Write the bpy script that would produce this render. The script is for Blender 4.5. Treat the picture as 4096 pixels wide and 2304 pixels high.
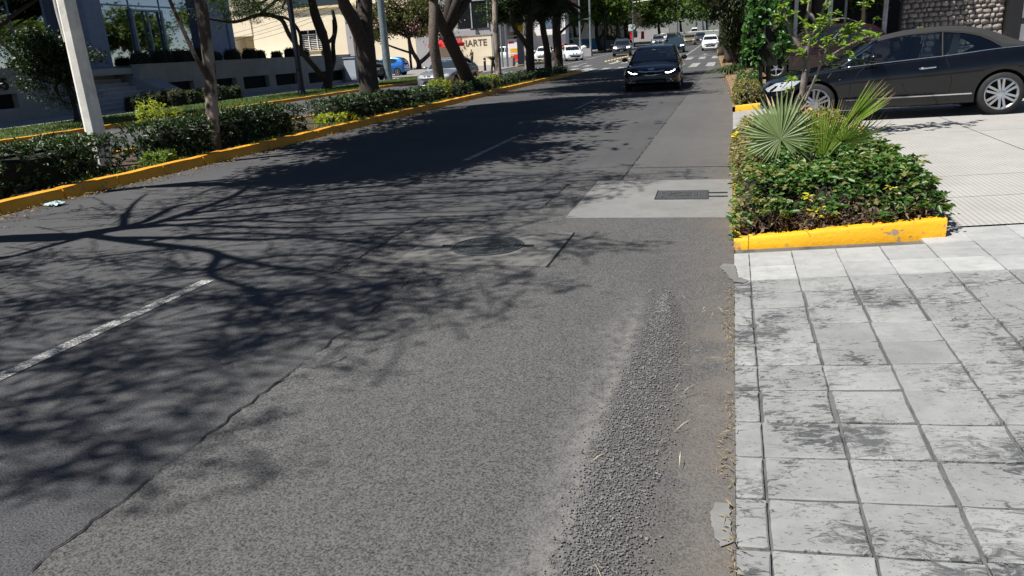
import bpy, bmesh, math, random
import numpy as np
from mathutils import Vector, Matrix, noise
from mathutils.bvhtree import BVHTree
R_ = math.radians
for o in list(bpy.data.objects): bpy.data.objects.remove(o)
sc = bpy.context.scene
# ---------------------------------------------------------------- camera
cam_d = bpy.data.cameras.new('camera'); cam = bpy.data.objects.new('camera', cam_d)
sc.collection.objects.link(cam); sc.camera = cam
cam_d.sensor_width = 36.0; cam_d.lens = 36.0 * 3000.0 / 4096.0
cam_d.clip_start = 0.05; cam_d.clip_end = 2500.0
cam.matrix_world = Matrix((
    (0.96142966, -0.02643715, 0.27377744, 0.0),
    (0.26845878, 0.30681004, -0.91312512, 0.0),
    (-0.05985724, 0.95140353, 0.30207356, 1.6),
    (0, 0, 0, 1)))
# ---------------------------------------------------------------- world, sun, exposure
SUN_EL = R_(60.0); SHADOW_AZ = R_(40.0)      # shadows fall towards +X (right) and +Y (ahead)
world = bpy.data.worlds.new('World'); sc.world = world; world.use_nodes = True
wn = world.node_tree.nodes; wl = world.node_tree.links
sky = wn.new('ShaderNodeTexSky'); sky.sky_type = 'NISHITA'; sky.sun_disc = False
sky.sun_elevation = SUN_EL
sky.air_density = 0.8; sky.dust_density = 0.25; sky.ozone_density = 0.6; sky.altitude = 1600.0
to_sun = Vector((-math.cos(SHADOW_AZ) * math.cos(SUN_EL), -math.sin(SHADOW_AZ) * math.cos(SUN_EL), math.sin(SUN_EL)))
sky.sun_rotation = math.atan2(to_sun.x, to_sun.y)
bg = wn['Background']; bg.inputs[1].default_value = 0.05
wl.new(sky.outputs[0], bg.inputs[0])
sun_d = bpy.data.lights.new('sun', 'SUN'); sun_d.energy = 5.0; sun_d.angle = R_(0.53); sun_d.color = (1.0, 0.955, 0.89)
sun = bpy.data.objects.new('sun', sun_d); sc.collection.objects.link(sun)
sun.rotation_euler = (-to_sun).to_track_quat('-Z', 'Y').to_euler(); sun.location = to_sun * 60
vs = sc.view_settings; vs.view_transform = 'Standard'; vs.look = 'None'; vs.gamma = 1.0; vs.use_curve_mapping = False
vs.exposure = 0.74
sc.cycles.max_bounces = 6; sc.cycles.diffuse_bounces = 2; sc.cycles.glossy_bounces = 4
sc.cycles.transparent_max_bounces = 12; sc.cycles.transmission_bounces = 4
sc.cycles.use_denoising = True
# sun offset of a shadow per metre of height
KX = math.cos(SHADOW_AZ) / math.tan(SUN_EL); KY = math.sin(SHADOW_AZ) / math.tan(SUN_EL)
COL = sc.collection
# ---------------------------------------------------------------- terrain
def zt(Y):
    u = max(0.0, Y - 48.0); return .016 * u * u / (u + 16.0)
def gz(X, Y):                       # the crossing pavement rises from the road edge
    if X <= 0.04: return 0.0
    if X <= 1.4: return 0.07 * (X - .04)
    k = min(1.0, max(0.0, (Y - 6.0) / 4.0)); s = .07 + (.02 - .07) * k
    return .0952 + s * (min(X, 14.0) - 1.4)
# ---------------------------------------------------------------- object helpers
def tag(o, label=None, cat=None, group=None, kind=None):
    if label: o['label'] = label
    if cat: o['category'] = cat
    if group: o['group'] = group
    if kind: o['kind'] = kind
    return o
def empty(name, loc=(0, 0, 0), rz=0.0, label=None, cat=None, group=None, kind=None):
    o = bpy.data.objects.new(name, None); COL.objects.link(o)
    o.location = loc; o.rotation_euler = (0, 0, rz); o.empty_display_size = .1
    return tag(o, label, cat, group, kind)
def link(name, me, m=None, parent=None, loc=None, rot=None, scale=None):
    o = bpy.data.objects.new(name, me); COL.objects.link(o)
    if m is not None:
        me.materials.clear(); me.materials.append(m)
    if parent is not None: o.parent = parent
    if loc is not None: o.location = loc
    if rot is not None: o.rotation_euler = rot
    if scale is not None: o.scale = scale
    return o
def copy_tree(o, parent=None):
    c = o.copy(); COL.objects.link(c); c.parent = parent
    for ch in list(o.children): copy_tree(ch, c)
    return c
class MB:
    def __init__(s): s.v = []; s.f = []
    def add(s, vs, fs):
        b = len(s.v); s.v += [tuple(p) for p in vs]; s.f += [tuple(i + b for i in f) for f in fs]; return s
    def box(s, c, d, rz=0.0, ry=0.0, rx=0.0, taper=1.0):
        M = Matrix.Rotation(rz, 3, 'Z') @ Matrix.Rotation(ry, 3, 'Y') @ Matrix.Rotation(rx, 3, 'X')
        vs = []
        for z in (-.5, .5):
            t = taper if z > 0 else 1.0
            for x, y in ((-.5, -.5), (.5, -.5), (.5, .5), (-.5, .5)):
                vs.append(Vector(c) + M @ Vector((x * d[0] * t, y * d[1] * t, z * d[2])))
        return s.add(vs, [(3, 2, 1, 0), (4, 5, 6, 7), (0, 1, 5, 4), (1, 2, 6, 5), (2, 3, 7, 6), (3, 0, 4, 7)])
    def bar(s, a, b, w, h):
        a = Vector(a); b = Vector(b); d = (b - a); l = d.length; d.normalize()
        up = Vector((0, 0, 1)) if abs(d.z) < .95 else Vector((1, 0, 0))
        x = d.cross(up).normalized(); u = x.cross(d).normalized()
        vs = []
        for p in (a, b):
            for i, j in ((-1, -1), (1, -1), (1, 1), (-1, 1)): vs.append(p + x * (i * w / 2) + u * (j * h / 2))
        return s.add(vs, [(0, 1, 2, 3), (7, 6, 5, 4), (0, 4, 5, 1), (1, 5, 6, 2), (2, 6, 7, 3), (3, 7, 4, 0)])
    def tube(s, path, rad, n=8, caps=True, phase=0.0):
        P = [Vector(p) for p in path]; m = len(P)
        if not hasattr(rad, '__len__'): rad = [rad] * m
        ref = None; b = len(s.v)
        for i in range(m):
            d = (P[min(i + 1, m - 1)] - P[max(i - 1, 0)]).normalized()
            if ref is None: ref = Vector((1, 0, 0)) if abs(d.x) < .8 else Vector((0, 1, 0))
            x = (ref - d * ref.dot(d)).normalized(); ref = x; y = d.cross(x)
            for k in range(n):
                a = 2 * math.pi * k / n + phase
                s.v.append(tuple(P[i] + (x * math.cos(a) + y * math.sin(a)) * rad[i]))
        for i in range(m - 1):
            for k in range(n):
                k2 = (k + 1) % n
                s.f.append((b + i * n + k, b + i * n + k2, b + (i + 1) * n + k2, b + (i + 1) * n + k))
        if caps:
            s.f.append(tuple(b + k for k in reversed(range(n)))); s.f.append(tuple(b + (m - 1) * n + k for k in range(n)))
        return s
    def grid(s, rows, flip=False):
        n = len(rows[0]); b = len(s.v)
        for r in rows: s.v += [tuple(p) for p in r]
        for i in range(len(rows) - 1):
            for j in range(n - 1):
                q = (b + i * n + j, b + i * n + j + 1, b + (i + 1) * n + j + 1, b + (i + 1) * n + j)
                s.f.append(q[::-1] if flip else q)
        return s
    def prism(s, poly, z0, z1):
        n = len(poly); b = len(s.v)
        s.v += [(p[0], p[1], z0) for p in poly] + [(p[0], p[1], z1) for p in poly]
        s.f.append(tuple(b + i for i in reversed(range(n)))); s.f.append(tuple(b + n + i for i in range(n)))
        for i in range(n):
            j = (i + 1) % n; s.f.append((b + i, b + j, b + n + j, b + n + i))
        return s
    def lathe(s, prof, n=20, axis='z', c=(0, 0, 0)):
        b = len(s.v); m = len(prof)
        for r, h in prof:
            for k in range(n):
                a = 2 * math.pi * k / n; u, v = r * math.cos(a), r * math.sin(a)
                p = (u, v, h) if axis == 'z' else ((u, h, v) if axis == 'y' else (h, u, v))
                s.v.append((p[0] + c[0], p[1] + c[1], p[2] + c[2]))
        for i in range(m - 1):
            for k in range(n):
                k2 = (k + 1) % n; s.f.append((b + i * n + k, b + i * n + k2, b + (i + 1) * n + k2, b + (i + 1) * n + k))
        return s
    def mesh(s, name, smooth=None):
        me = bpy.data.meshes.new(name); me.from_pydata(s.v, [], s.f); me.update()
        bm = bmesh.new(); bm.from_mesh(me); bmesh.ops.recalc_face_normals(bm, faces=bm.faces); bm.to_mesh(me); bm.free()
        if smooth is not None:
            me.polygons.foreach_set('use_smooth', [True] * len(me.polygons))
            if smooth < 180: me.set_sharp_from_angle(angle=R_(smooth))
        return me
    def build(s, name, m=None, parent=None, smooth=None, **k):
        return link(name, s.mesh(name, smooth), m, parent, **k)
def np_mesh(name, V, F, smooth=False):
    """V (n,3), F (m,k) arrays of equal-size polygons"""
    me = bpy.data.meshes.new(name); V = np.asarray(V, np.float32); F = np.asarray(F, np.int32)
    me.vertices.add(len(V)); me.vertices.foreach_set('co', V.ravel())
    k = F.shape[1]; me.loops.add(F.size); me.loops.foreach_set('vertex_index', F.ravel())
    me.polygons.add(len(F)); me.polygons.foreach_set('loop_start', np.arange(0, F.size, k, dtype=np.int32))
    if smooth: me.polygons.foreach_set('use_smooth', np.ones(len(F), bool))
    me.update(calc_edges=True); return me
# ---------------------------------------------------------------- materials
def rgb(r, g, b):                      # from sRGB 0..255
    return tuple(((c / 255) / 12.92 if c / 255 <= .04045 else ((c / 255 + .055) / 1.055) ** 2.4) for c in (r, g, b)) + (1.0,)
class NT:
    def __init__(s, name):
        s.m = bpy.data.materials.new(name); s.m.use_nodes = True
        s.t = s.m.node_tree; s.p = s.t.nodes['Principled BSDF']; s.out = s.t.nodes['Material Output']
        s.pos = None
    def n(s, kind, **k):
        x = s.t.nodes.new(kind)
        for a, b in k.items():
            if isinstance(a, str) and hasattr(x, a): setattr(x, a, b)
        return x
    def l(s, a, b): s.t.links.new(a, b)
    def P(s, local=False):
        if local:
            return s.n('ShaderNodeTexCoord').outputs['Object']
        if s.pos is None: s.pos = s.n('ShaderNodeNewGeometry')
        return s.pos.outputs['Position']
    def mapping(s, scale=(1, 1, 1), rot=(0, 0, 0), local=False):
        mp = s.n('ShaderNodeMapping'); mp.inputs['Scale'].default_value = scale; mp.inputs['Rotation'].default_value = rot
        s.l(s.P(local), mp.inputs['Vector']); return mp.outputs['Vector']
    def noise(s, scale, detail=3.0, rough=.55, vec=None, dist=0.0):
        x = s.n('ShaderNodeTexNoise'); x.inputs['Scale'].default_value = scale; x.inputs['Detail'].default_value = detail
        x.inputs['Roughness'].default_value = rough; x.inputs['Distortion'].default_value = dist
        s.l(vec if vec is not None else s.P(), x.inputs['Vector']); return x.outputs['Fac']
    def voro(s, scale, feature='F1', vec=None, out='Distance'):
        x = s.n('ShaderNodeTexVoronoi'); x.feature = feature; x.inputs['Scale'].default_value = scale
        s.l(vec if vec is not None else s.P(), x.inputs['Vector']); return x.outputs[out]
    def ramp(s, fac, a, b, ca=0.0, cb=1.0):
        x = s.n('ShaderNodeMapRange'); x.inputs[1].default_value = a; x.inputs[2].default_value = b
        x.inputs[3].default_value = ca; x.inputs[4].default_value = cb; s.l(fac, x.inputs[0]); return x.outputs[0]
    def mix(s, fac, a, b, mode='MIX'):
        x = s.n('ShaderNodeMix'); x.data_type = 'RGBA'; x.blend_type = mode; x.clamp_factor = True
        for v, i in ((fac, 0), (a, 6), (b, 7)):
            if isinstance(v, (int, float)): x.inputs[i].default_value = v
            elif isinstance(v, tuple): x.inputs[i].default_value = v if len(v) == 4 else v + (1.0,)
            else: s.l(v, x.inputs[i])
        return x.outputs[2]
    def math(s, op, a, b=0.0):
        x = s.n('ShaderNodeMath'); x.operation = op
        for v, i in ((a, 0), (b, 1)):
            if isinstance(v, (int, float)): x.inputs[i].default_value = v
            else: s.l(v, x.inputs[i])
        return x.outputs[0]
    def xyz(s):
        x = s.n('ShaderNodeSeparateXYZ'); s.l(s.P(), x.inputs[0]); return x.outputs
    def bump(s, h, strength=.3, dist=.01):
        x = s.n('ShaderNodeBump'); x.inputs['Strength'].default_value = strength; x.inputs['Distance'].default_value = dist
        s.l(h, x.inputs['Height']); s.l(x.outputs[0], s.p.inputs['Normal'])
    def done(s, col=None, rough=None, metal=None, spec=None, coat=None, emit=None, estr=0.0):
        def put(k, v):
            if v is None: return
            if isinstance(v, (int, float)): s.p.inputs[k].default_value = v
            elif isinstance(v, tuple): s.p.inputs[k].default_value = v if len(v) == 4 else v + (1.0,)
            else: s.l(v, s.p.inputs[k])
        put('Base Color', col); put('Roughness', rough); put('Metallic', metal); put('Specular IOR Level', spec); put('Coat Weight', coat)
        if emit is not None: put('Emission Color', emit); s.p.inputs['Emission Strength'].default_value = estr
        return s.m
def simple(name, c, rough=.6, metal=0.0, var=.25, scale=6.0, spec=.4, bump=0.0, bscale=40.0, coat=0.0, local=False):
    t = NT(name); c = c if len(c) == 4 else c + (1.0,)
    vec = t.P(local)
    f = t.noise(scale, 4.0, .6, vec)
    a = tuple(min(1, x * (1 - var)) for x in c[:3]); b = tuple(min(1, x * (1 + var * .7)) for x in c[:3])
    col = t.mix(t.ramp(f, .3, .7), a, b)
    if bump: t.bump(t.noise(bscale, 4.0, .6, vec), bump, .01)
    return t.done(col, rough, metal, spec, coat)
def leaf_mat(name, dark, light, rough=.45, trans=.25, warm=None, wfrac=0.08, spec=.4):
    """leaves: each leaf has its own tint (random per island)"""
    t = NT(name); g = t.n('ShaderNodeNewGeometry'); r = g.outputs['Random Per Island']
    col = t.mix(t.ramp(r, 0.0, 1.0), dark, light)
    if warm is not None:
        col = t.mix(t.ramp(t.math('FRACT', t.math('MULTIPLY', r, 37.7)), 1 - wfrac, 1 - wfrac + .001), col, warm)
    t.done(col, rough, 0.0, spec)
    tr = t.n('ShaderNodeBsdfTranslucent'); mx = t.n('ShaderNodeMixShader'); mx.inputs[0].default_value = trans
    t.l(t.mix(1.0, col, (1.25, 1.35, .55, 1), 'MULTIPLY'), tr.inputs[0]); t.l(t.p.outputs[0], mx.inputs[1]); t.l(tr.outputs[0], mx.inputs[2])
    t.l(mx.outputs[0], t.out.inputs[0]); return t.m
def glass_mat(name, tint, rough=.02, mixf=.75):
    """thin tinted pane: part see-through, part mirror"""
    t = NT(name); tr = t.n('ShaderNodeBsdfTransparent'); tr.inputs[0].default_value = tint + (1,)
    gl = t.n('ShaderNodeBsdfGlossy'); gl.inputs['Roughness'].default_value = rough; gl.inputs[0].default_value = (.95, .97, 1, 1)
    fr = t.n('ShaderNodeFresnel'); fr.inputs[0].default_value = 1.5
    mx = t.n('ShaderNodeMixShader'); t.l(t.ramp(fr.outputs[0], 0, 1, 1 - mixf, 1), mx.inputs[0])
    t.l(tr.outputs[0], mx.inputs[1]); t.l(gl.outputs[0], mx.inputs[2]); t.l(mx.outputs[0], t.out.inputs[0]); return t.m
rng = np.random.default_rng(7); random.seed(7)
def rough_edge(a, b, step, amp, seed=0, fs=3.0):
    """points from a to b with a wandering offset sideways"""
    a = Vector(a); b = Vector(b); d = b - a; n = max(2, int(d.length / step)); d.normalize(); s = Vector((-d.y, d.x))
    return [a + (b - a) * (i / n) + s * (amp * noise.noise(Vector((i * step * fs, seed * 7.3, 1.7))) + amp * .5 * noise.noise(Vector((i * step * fs * 3.7, seed * 3.1, 9.7)))) for i in range(n + 1)]
# ================================================================ surface materials
def asphalt(name, base, tint, dirt_x=None, contrast=1.0, pile=False):
    t = NT(name)
    fine = t.noise(105.0, 3.0, .8)
    chips = t.voro(85.0)
    mid = t.noise(9.0, 4.0, .6); big = t.noise(.45, 3.0, .5)
    streak = t.noise(1.0, 3.0, .6, t.mapping((5.0, .35, 1)))
    d = tuple(c * (1 - .70 * contrast) for c in base); l = tuple(c * (1 + .62 * contrast) for c in base)
    pit = t.noise(112.0, 2.0, .65); g = t.math('ADD', t.math('MULTIPLY', pit, .75), t.math('MULTIPLY', fine, .25))
    col = t.mix(t.ramp(g, .36, .58), d, l)
    col = t.mix(t.math('MULTIPLY', t.ramp(chips, .05, .45, 1, 0), .30), col, tuple(c * 1.9 for c in base))
    col = t.mix(t.ramp(mid, .35, .7), col, t.mix(1.0, col, (.90, .90, .91, 1), 'MULTIPLY'))
    col = t.mix(t.ramp(big, .35, .65), col, t.mix(1.0, col, tint, 'MULTIPLY'))
    col = t.mix(t.math('MULTIPLY', t.ramp(streak, .5, .75), .35), col, t.mix(1.0, col, (.7, .7, .72, 1), 'MULTIPLY'))
    x = t.xyz()
    if dirt_x:
        e = t.math('MULTIPLY', t.ramp(x[0], dirt_x[0], dirt_x[1]), t.ramp(t.noise(2.3, 4.0, .65), .3, .62))
        col = t.mix(t.math('MULTIPLY', e, .6), col, (.135, .115, .098, 1))
    if pile:      # pale dust blown out beside the gravel
        y = x[1]
        dd = t.math('ADD', x[0], t.math('MULTIPLY', t.noise(2.0, 3.0), .22))
        band = t.math('MULTIPLY', t.ramp(dd, -.62, -.42), t.ramp(dd, -.33, -.42))
        band = t.math('MULTIPLY', band, t.math('MULTIPLY', t.ramp(y, 5.0, 4.2), t.ramp(t.noise(13.0, 3.0), .32, .6)))
        col = t.mix(t.math('MULTIPLY', band, .5), col, (.22, .212, .20, 1))
        b2 = t.math('MULTIPLY', t.ramp(dd, -.16, .02), t.math('MULTIPLY', t.ramp(y, 4.9, 4.0), t.ramp(t.noise(5.0, 4.0), .35, .6)))
        col = t.mix(t.math('MULTIPLY', b2, .42), col, (.15, .138, .122, 1))
    t.bump(t.math('ADD', t.math('MULTIPLY', g, 1.6), t.math('MULTIPLY', chips, .3)), .6, .008)
    return t.done(col, .88, 0, .25)
M_road = asphalt('asphalt_old', (.066, .067, .069), (.78, .79, .82, 1), contrast=1.0)
M_patch = asphalt('asphalt_worn', (.076, .0765, .0765), (.88, .87, .86, 1), dirt_x=(-.45, .05), contrast=1.0, pile=True)
M_road2 = asphalt('asphalt_far', (.07, .071, .074), (.85, .86, .88, 1), contrast=.5)
M_lane = asphalt('asphalt_light', (.088, .0875, .087), (.9, .89, .885, 1), dirt_x=(-.7, .05), contrast=.5)
def concrete(name, base, var=.18, stain=None, groove=False, smooth=False, rough=.85, stainamt=.5):
    t = NT(name); big = t.noise(1.7, 4.0, .6); f = t.noise(38.0, 4.0, .7); sm = t.noise(5.5, 5.0, .6)
    col = t.mix(t.ramp(big, .3, .7), tuple(c * (1 - var) for c in base), tuple(c * (1 + var * .6) for c in base))
    col = t.mix(t.math('MULTIPLY', t.ramp(f, .45, .75), .35), col, tuple(c * .62 for c in base))
    if stain: col = t.mix(t.math('MULTIPLY', t.ramp(sm, .5, .72), stainamt), col, stain)
    h = f
    if groove:
        w = t.n('ShaderNodeTexWave'); w.wave_type = 'BANDS'; w.bands_direction = 'X'; w.wave_profile = 'SIN'
        w.inputs['Scale'].default_value = 7.3; w.inputs['Distortion'].default_value = .25; w.inputs['Detail'].default_value = 2; w.inputs['Detail Scale'].default_value = 6
        t.l(t.P(), w.inputs['Vector'])
        gr = t.ramp(w.outputs['Fac'], .0, .24, 1, 0)
        col = t.mix(t.math('MULTIPLY', gr, .5), col, tuple(c * .42 for c in base))
        h = t.math('SUBTRACT', t.math('MULTIPLY', f, .3), gr)
    t.bump(h, .35 if not smooth else .12, .006)
    return t.done(col, rough, 0, .3)
M_slab = concrete('slab_concrete', (.122, .121, .117), .16, (.072, .072, .07), smooth=False)
M_slab2 = concrete('slab_concrete_pale', (.178, .178, .173), .14, (.125, .124, .12), smooth=False)
M_drive = concrete('grooved_concrete', (.34, .335, .318), .10, (.28, .275, .262), groove=True)
M_drive2 = concrete('plain_concrete', (.31, .305, .29), .10, (.25, .246, .235))
M_edge = concrete('edging_concrete', (.27, .27, .265), .15, (.2, .2, .195))
M_path = concrete('path_concrete', (.28, .29, .31), .12)
def stamped(name, base, dark, amt):
    t = NT(name); oi = t.n('ShaderNodeObjectInfo').outputs['Random']; big = t.noise(2.1, 4.0, .6); mott = t.noise(12.0, 5.0, .65); f = t.noise(60.0, 4.0, .7)
    col = t.mix(t.ramp(big, .3, .7), tuple(c * .84 for c in base), tuple(c * 1.1 for c in base))
    col = t.mix(t.math('MULTIPLY', t.ramp(mott, .42, .7), .55), col, tuple(c * .72 for c in base))
    lighten = t.ramp(t.noise(7.0, 4.0, .6, t.mapping((1.0, 2.2, 1))), .52, .72)
    col = t.mix(t.math('MULTIPLY', lighten, .4), col, tuple(min(1, c * 1.25) for c in base))
    # dark residue left in the stamped hollows: ragged streaks across the pavement, in clusters
    st = t.noise(10.0, 5.0, .72, t.mapping((1.0, 2.1, 1), (0, 0, .12)), dist=1.1); cl = t.noise(1.9, 2.0, .5)
    thr = t.math('ADD', st, t.math('MULTIPLY', t.ramp(cl, .35, .7), .20 * amt))
    col = t.mix(t.math('MULTIPLY', t.ramp(thr, .695, .765), .8), col, dark)
    thr = t.math('ADD', thr, t.ramp(oi, 0, 1, -.035, .03)); ed = t.voro(1.35, 'DISTANCE_TO_EDGE'); wig = t.math('ADD', ed, t.math('MULTIPLY', t.math('SUBTRACT', t.noise(9.0, 4.0), .5), .10))
    fine = t.noise(44.0, 3.0, .7, t.mapping((1.0, 2.0, 1)))
    col = t.mix(t.math('MULTIPLY', t.ramp(t.math('ADD', fine, t.math('MULTIPLY', cl, .18 * amt)), .72, .77), .8), col, dark)
    col = t.mix(t.math('MULTIPLY', t.ramp(t.math('ABSOLUTE', wig), .0, .006, 1, 0), t.math('MULTIPLY', t.ramp(t.noise(.9, 2.0), .5, .56), .7)), col, dark)
    col = t.mix(1.0, col, t.mix(oi, (.86, .86, .87, 1), (1.10, 1.10, 1.09, 1)), 'MULTIPLY')
    h = t.math('ADD', t.math('MULTIPLY', mott, .7), t.math('MULTIPLY', t.ramp(thr, .66, .74), -.8))
    t.bump(h, .6, .010); return t.done(col, .8, 0, .3)
M_tile = stamped('stamped_concrete_worn', (.232, .238, .237), (.04, .043, .047, 1), 1.35)
M_tile_new = stamped('stamped_concrete_pale', (.315, .322, .32), (.17, .175, .18, 1), .35)
M_joint = concrete('joint_fill', (.105, .105, .103), .35, (.03, .031, .033), stainamt=1.0)
def yellow_paint(name, c, wear):
    t = NT(name); n1 = t.noise(4.0, 5.0, .65); n2 = t.noise(23.0, 4.0, .65); z = t.xyz()[2]
    col = t.mix(t.ramp(t.noise(1.3, 3.0), .3, .7), tuple(x * .86 for x in c), tuple(min(1, x * 1.06) for x in c))
    col = t.mix(t.math('MULTIPLY', t.ramp(n2, .55, .75), .35), col, tuple(x * .6 for x in c))
    w = t.math('ADD', t.math('MULTIPLY', n1, .6), t.math('MULTIPLY', n2, .4))
    col = t.mix(t.ramp(w, wear, wear + .035), col, (.27, .21, .15, 1))
    t.bump(t.math('ADD', n2, t.math('MULTIPLY', t.ramp(w, wear, wear + .02), -1.0)), .5, .01)
    return t.done(col, .62, 0, .35)
M_yellow = yellow_paint('yellow_kerb_paint', (.68, .305, .02), .585)
M_yellow2 = yellow_paint('yellow_planter_paint', (.80, .40, .012), .575)
def white_line(name, c=(.50, .50, .49)):
    t = NT(name); f = t.noise(75.0, 3.0, .75); n = t.noise(7.0, 4.0, .6)
    k = t.math('ADD', t.math('MULTIPLY', f, .75), t.math('MULTIPLY', n, .35))
    col = t.mix(t.ramp(k, .44, .60), c, (.085, .085, .083, 1)); t.bump(f, .5, .008); return t.done(col, .8, 0, .3)
M_line = white_line('worn_white_paint'); M_line2 = white_line('crossing_white_paint', (.55, .55, .54))
M_crack = simple('crack_dark', (.012, .012, .013), .95, var=.4, scale=30)
M_soil = simple('soil', (.060, .043, .030), .95, var=.5, scale=9, bump=.8, bscale=40)
M_dry = leaf_mat('dry_leaf', (.11, .065, .032, 1), (.32, .22, .11, 1), .7, .15)
M_gravel = simple('gravel_stone', (.155, .154, .152), .9, var=.6, scale=60, bump=.4, bscale=300)
M_iron = simple('cast_iron', (.045, .052, .055), .55, .5, var=.35, scale=20, bump=.5, bscale=120)
M_iron2 = simple('worn_iron', (.12, .124, .122), .45, .6, var=.3, scale=25)
M_grass = leaf_mat('grass_blade', (.035, .085, .012, 1), (.11, .20, .03, 1), .6, .3, warm=(.25, .2, .07, 1), wfrac=.12)
M_ground = simple('ground_dust', (.15, .13, .11), .95, var=.3, scale=1.2)
# ================================================================ ground, road
def sheet(name, x0, x1, ys, dz, m, parent=None, kind='structure', nx=1, fn=zt):
    rows = [[(x0 + (x1 - x0) * i / nx, y, fn(y) + dz) for i in range(nx + 1)] for y in ys]
    o = MB().grid(rows).build(name, m, parent)
    if kind: tag(o, kind=kind)
    return o
YS = [-25, -10, 0, 20, 40, 48] + [48 + 4 * i for i in range(1, 14)] + [110, 120, 140, 170, 220, 300, 500, 1400]
ground = sheet('ground', -900, 900, [-300] + YS, -.06, M_ground)
road = sheet('road', -18.62, .06, YS, 0.0, M_road)
opp = sheet('road', -18.60, -11.8, [-25, 0, 20, 40, 48], .004, M_road2)
# worn right-hand strip, edged by its saw cuts
L = []
for a, b, sd in (((-2.26, -3), (-2.26, 4.98), 1), ((-2.98, 5.02), (-2.99, 7.24), 2), ((-1.87, 7.30), (-1.87, 8.93), 3), ((-1.26, 9.0), (-1.26, 30), 4)):
    L += rough_edge(a, b, .03, .022, sd + 10, 9.0)
poly = [(p.x, p.y) for p in L] + [(.055, 30), (.055, -3)]
def flat_poly(name, poly, z, m, parent, zf=None):
    bm = bmesh.new(); vs = [bm.verts.new((p[0], p[1], z if zf is None else zf(p[0], p[1]) + z)) for p in poly]
    f = bm.faces.new(vs); bmesh.ops.triangulate(bm, faces=[f]); bmesh.ops.recalc_face_normals(bm, faces=bm.faces)
    if bm.faces[0].normal.z < 0: bmesh.ops.reverse_faces(bm, faces=bm.faces)
    me = bpy.data.meshes.new(name); bm.to_mesh(me); bm.free(); return link(name, me, m, parent)
flat_poly('asphalt_strip', poly, .004, M_patch, road)
L2 = rough_edge((-1.25, 10.05), (-1.26, 47), .15, .03, 8)
flat_poly('asphalt_strip', [(p.x, p.y) for p in L2] + [(.05, 47), (.05, 10.05)], .008, M_lane, road)
FOL = {0: L[:266], 1: L[267:341], 2: L[342:396], 3: L[397:740]}
def crack(a, b, w, sd, parent, z=.0095, amp=.022, follow=None):
    P = follow or rough_edge(a, b, .03, amp, sd, 9.0); up = []; dn = []
    for i, p in enumerate(P):
        k = max(.0006, w * (.42 + 1.3 * noise.noise(Vector((i * .11, sd, 3.3))) + .7 * noise.noise(Vector((i * .9, sd, 8.3)))))
        up.append((p.x + k, p.y, z)); dn.append((p.x - k, p.y, z))
    MB().grid([up, dn]).build('crack', M_crack, parent)
for i, (a, b, w) in enumerate([((-2.26, -1), (-2.27, 4.95), .009), ((-2.985, 5.05), (-3.0, 7.2), .012), ((-1.88, 7.35), (-1.88, 8.9), .012),
                               ((-1.26, 10.0), (-1.27, 19.5), .012), ((-2.26, 3.1), (-2.05, 3.5), .004), ((-1.27, 19.5), (-1.24, 34), .012)]):
    crack(a, b, w, 11 + i, road, follow=FOL.get(i))
def crack_x(x0, x1, y, w, sd):
    P = rough_edge((x0, y), (x1, y), .05, .04, sd, 5.0)
    MB().grid([[(p.x, p.y + w * (.3 + abs(noise.noise(Vector((i * .3, sd, 1))))), .0117) for i, p in enumerate(P)], [(p.x, p.y - w * .4, .0117) for p in P]]).build('crack', M_crack, road)
crack_x(-2.98, -1.87, 7.27, .012, 31); crack_x(-2.9, -2.3, 5.0, .008, 32); crack_x(-1.2, .03, 10.05, .008, 33); crack_x(-1.87, -1.3, 8.95, .010, 34)
# lane dashes and crossing bars
def mark(name, x0, x1, y0, y1, m=M_line, skew=0.0, z=.005, seed=0):
    if y0 > 45: z = .011
    n = max(2, int((y1 - y0) / .25)); rows = []
    for i in range(n + 1):
        y = y0 + (y1 - y0) * i / n; j = .012 * noise.noise(Vector((i * .7, seed, 0))); sk = skew * i / n
        rows.append([(x0 + j + sk, y, zt(y) + z), (x1 + j * .5 + sk, y, zt(y) + z)])
    return MB().grid(rows).build(name, m, road)
for y0, y1 in ((1.3, 4.82), (11.1, 14.1), (20.1, 23.9), (29.4, 33.0)):
    mark('lane_dash', -4.01, -3.90, y0, y1, seed=y0)
mark('stop_line', -8.6, -.05, 67.0, 67.45, M_line2)
mark('lane_line', -3.98, -3.84, 67.6, 150, M_line2)
for i in range(9):
    x = -1.0 - .98 * i
    mark('crossing_bar', x - .5, x, 46.9, 53.4, M_line2, skew=0.0, seed=i)
    mark('crossing_bar', x - .48, x, 60.6, 65.2, M_line2, seed=i + 20)
for i in range(8):
    x = -9.4 - 1.0 * i; mark('crossing_bar', x - .5, x, 52.0 + .25 * i, 55.0 + .25 * i, M_line2, seed=i + 40)
    if i < 6: mark('crossing_bar', x - .5 - 1, x - 1, 58.2 + .3 * i, 60.6 + .3 * i, M_line2, seed=i + 60)
mark('lane_line', -13.6, -13.45, 62, 140, M_line2); mark('lane_dash', -11.9, -11.75, 62, 66, M_line2)
# turn arrow on the far lane
MB().add([(x, y, zt(y) + .013) for x, y in ((-2.35, 69.0), (-2.2, 69.0), (-2.2, 70.6), (-1.9, 70.6), (-2.27, 71.8), (-2.65, 70.6), (-2.35, 70.6))], [(0, 1, 2, 6), (6, 2, 3, 4), (6, 4, 5)]).build('lane_arrow', M_line2, road)
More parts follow.
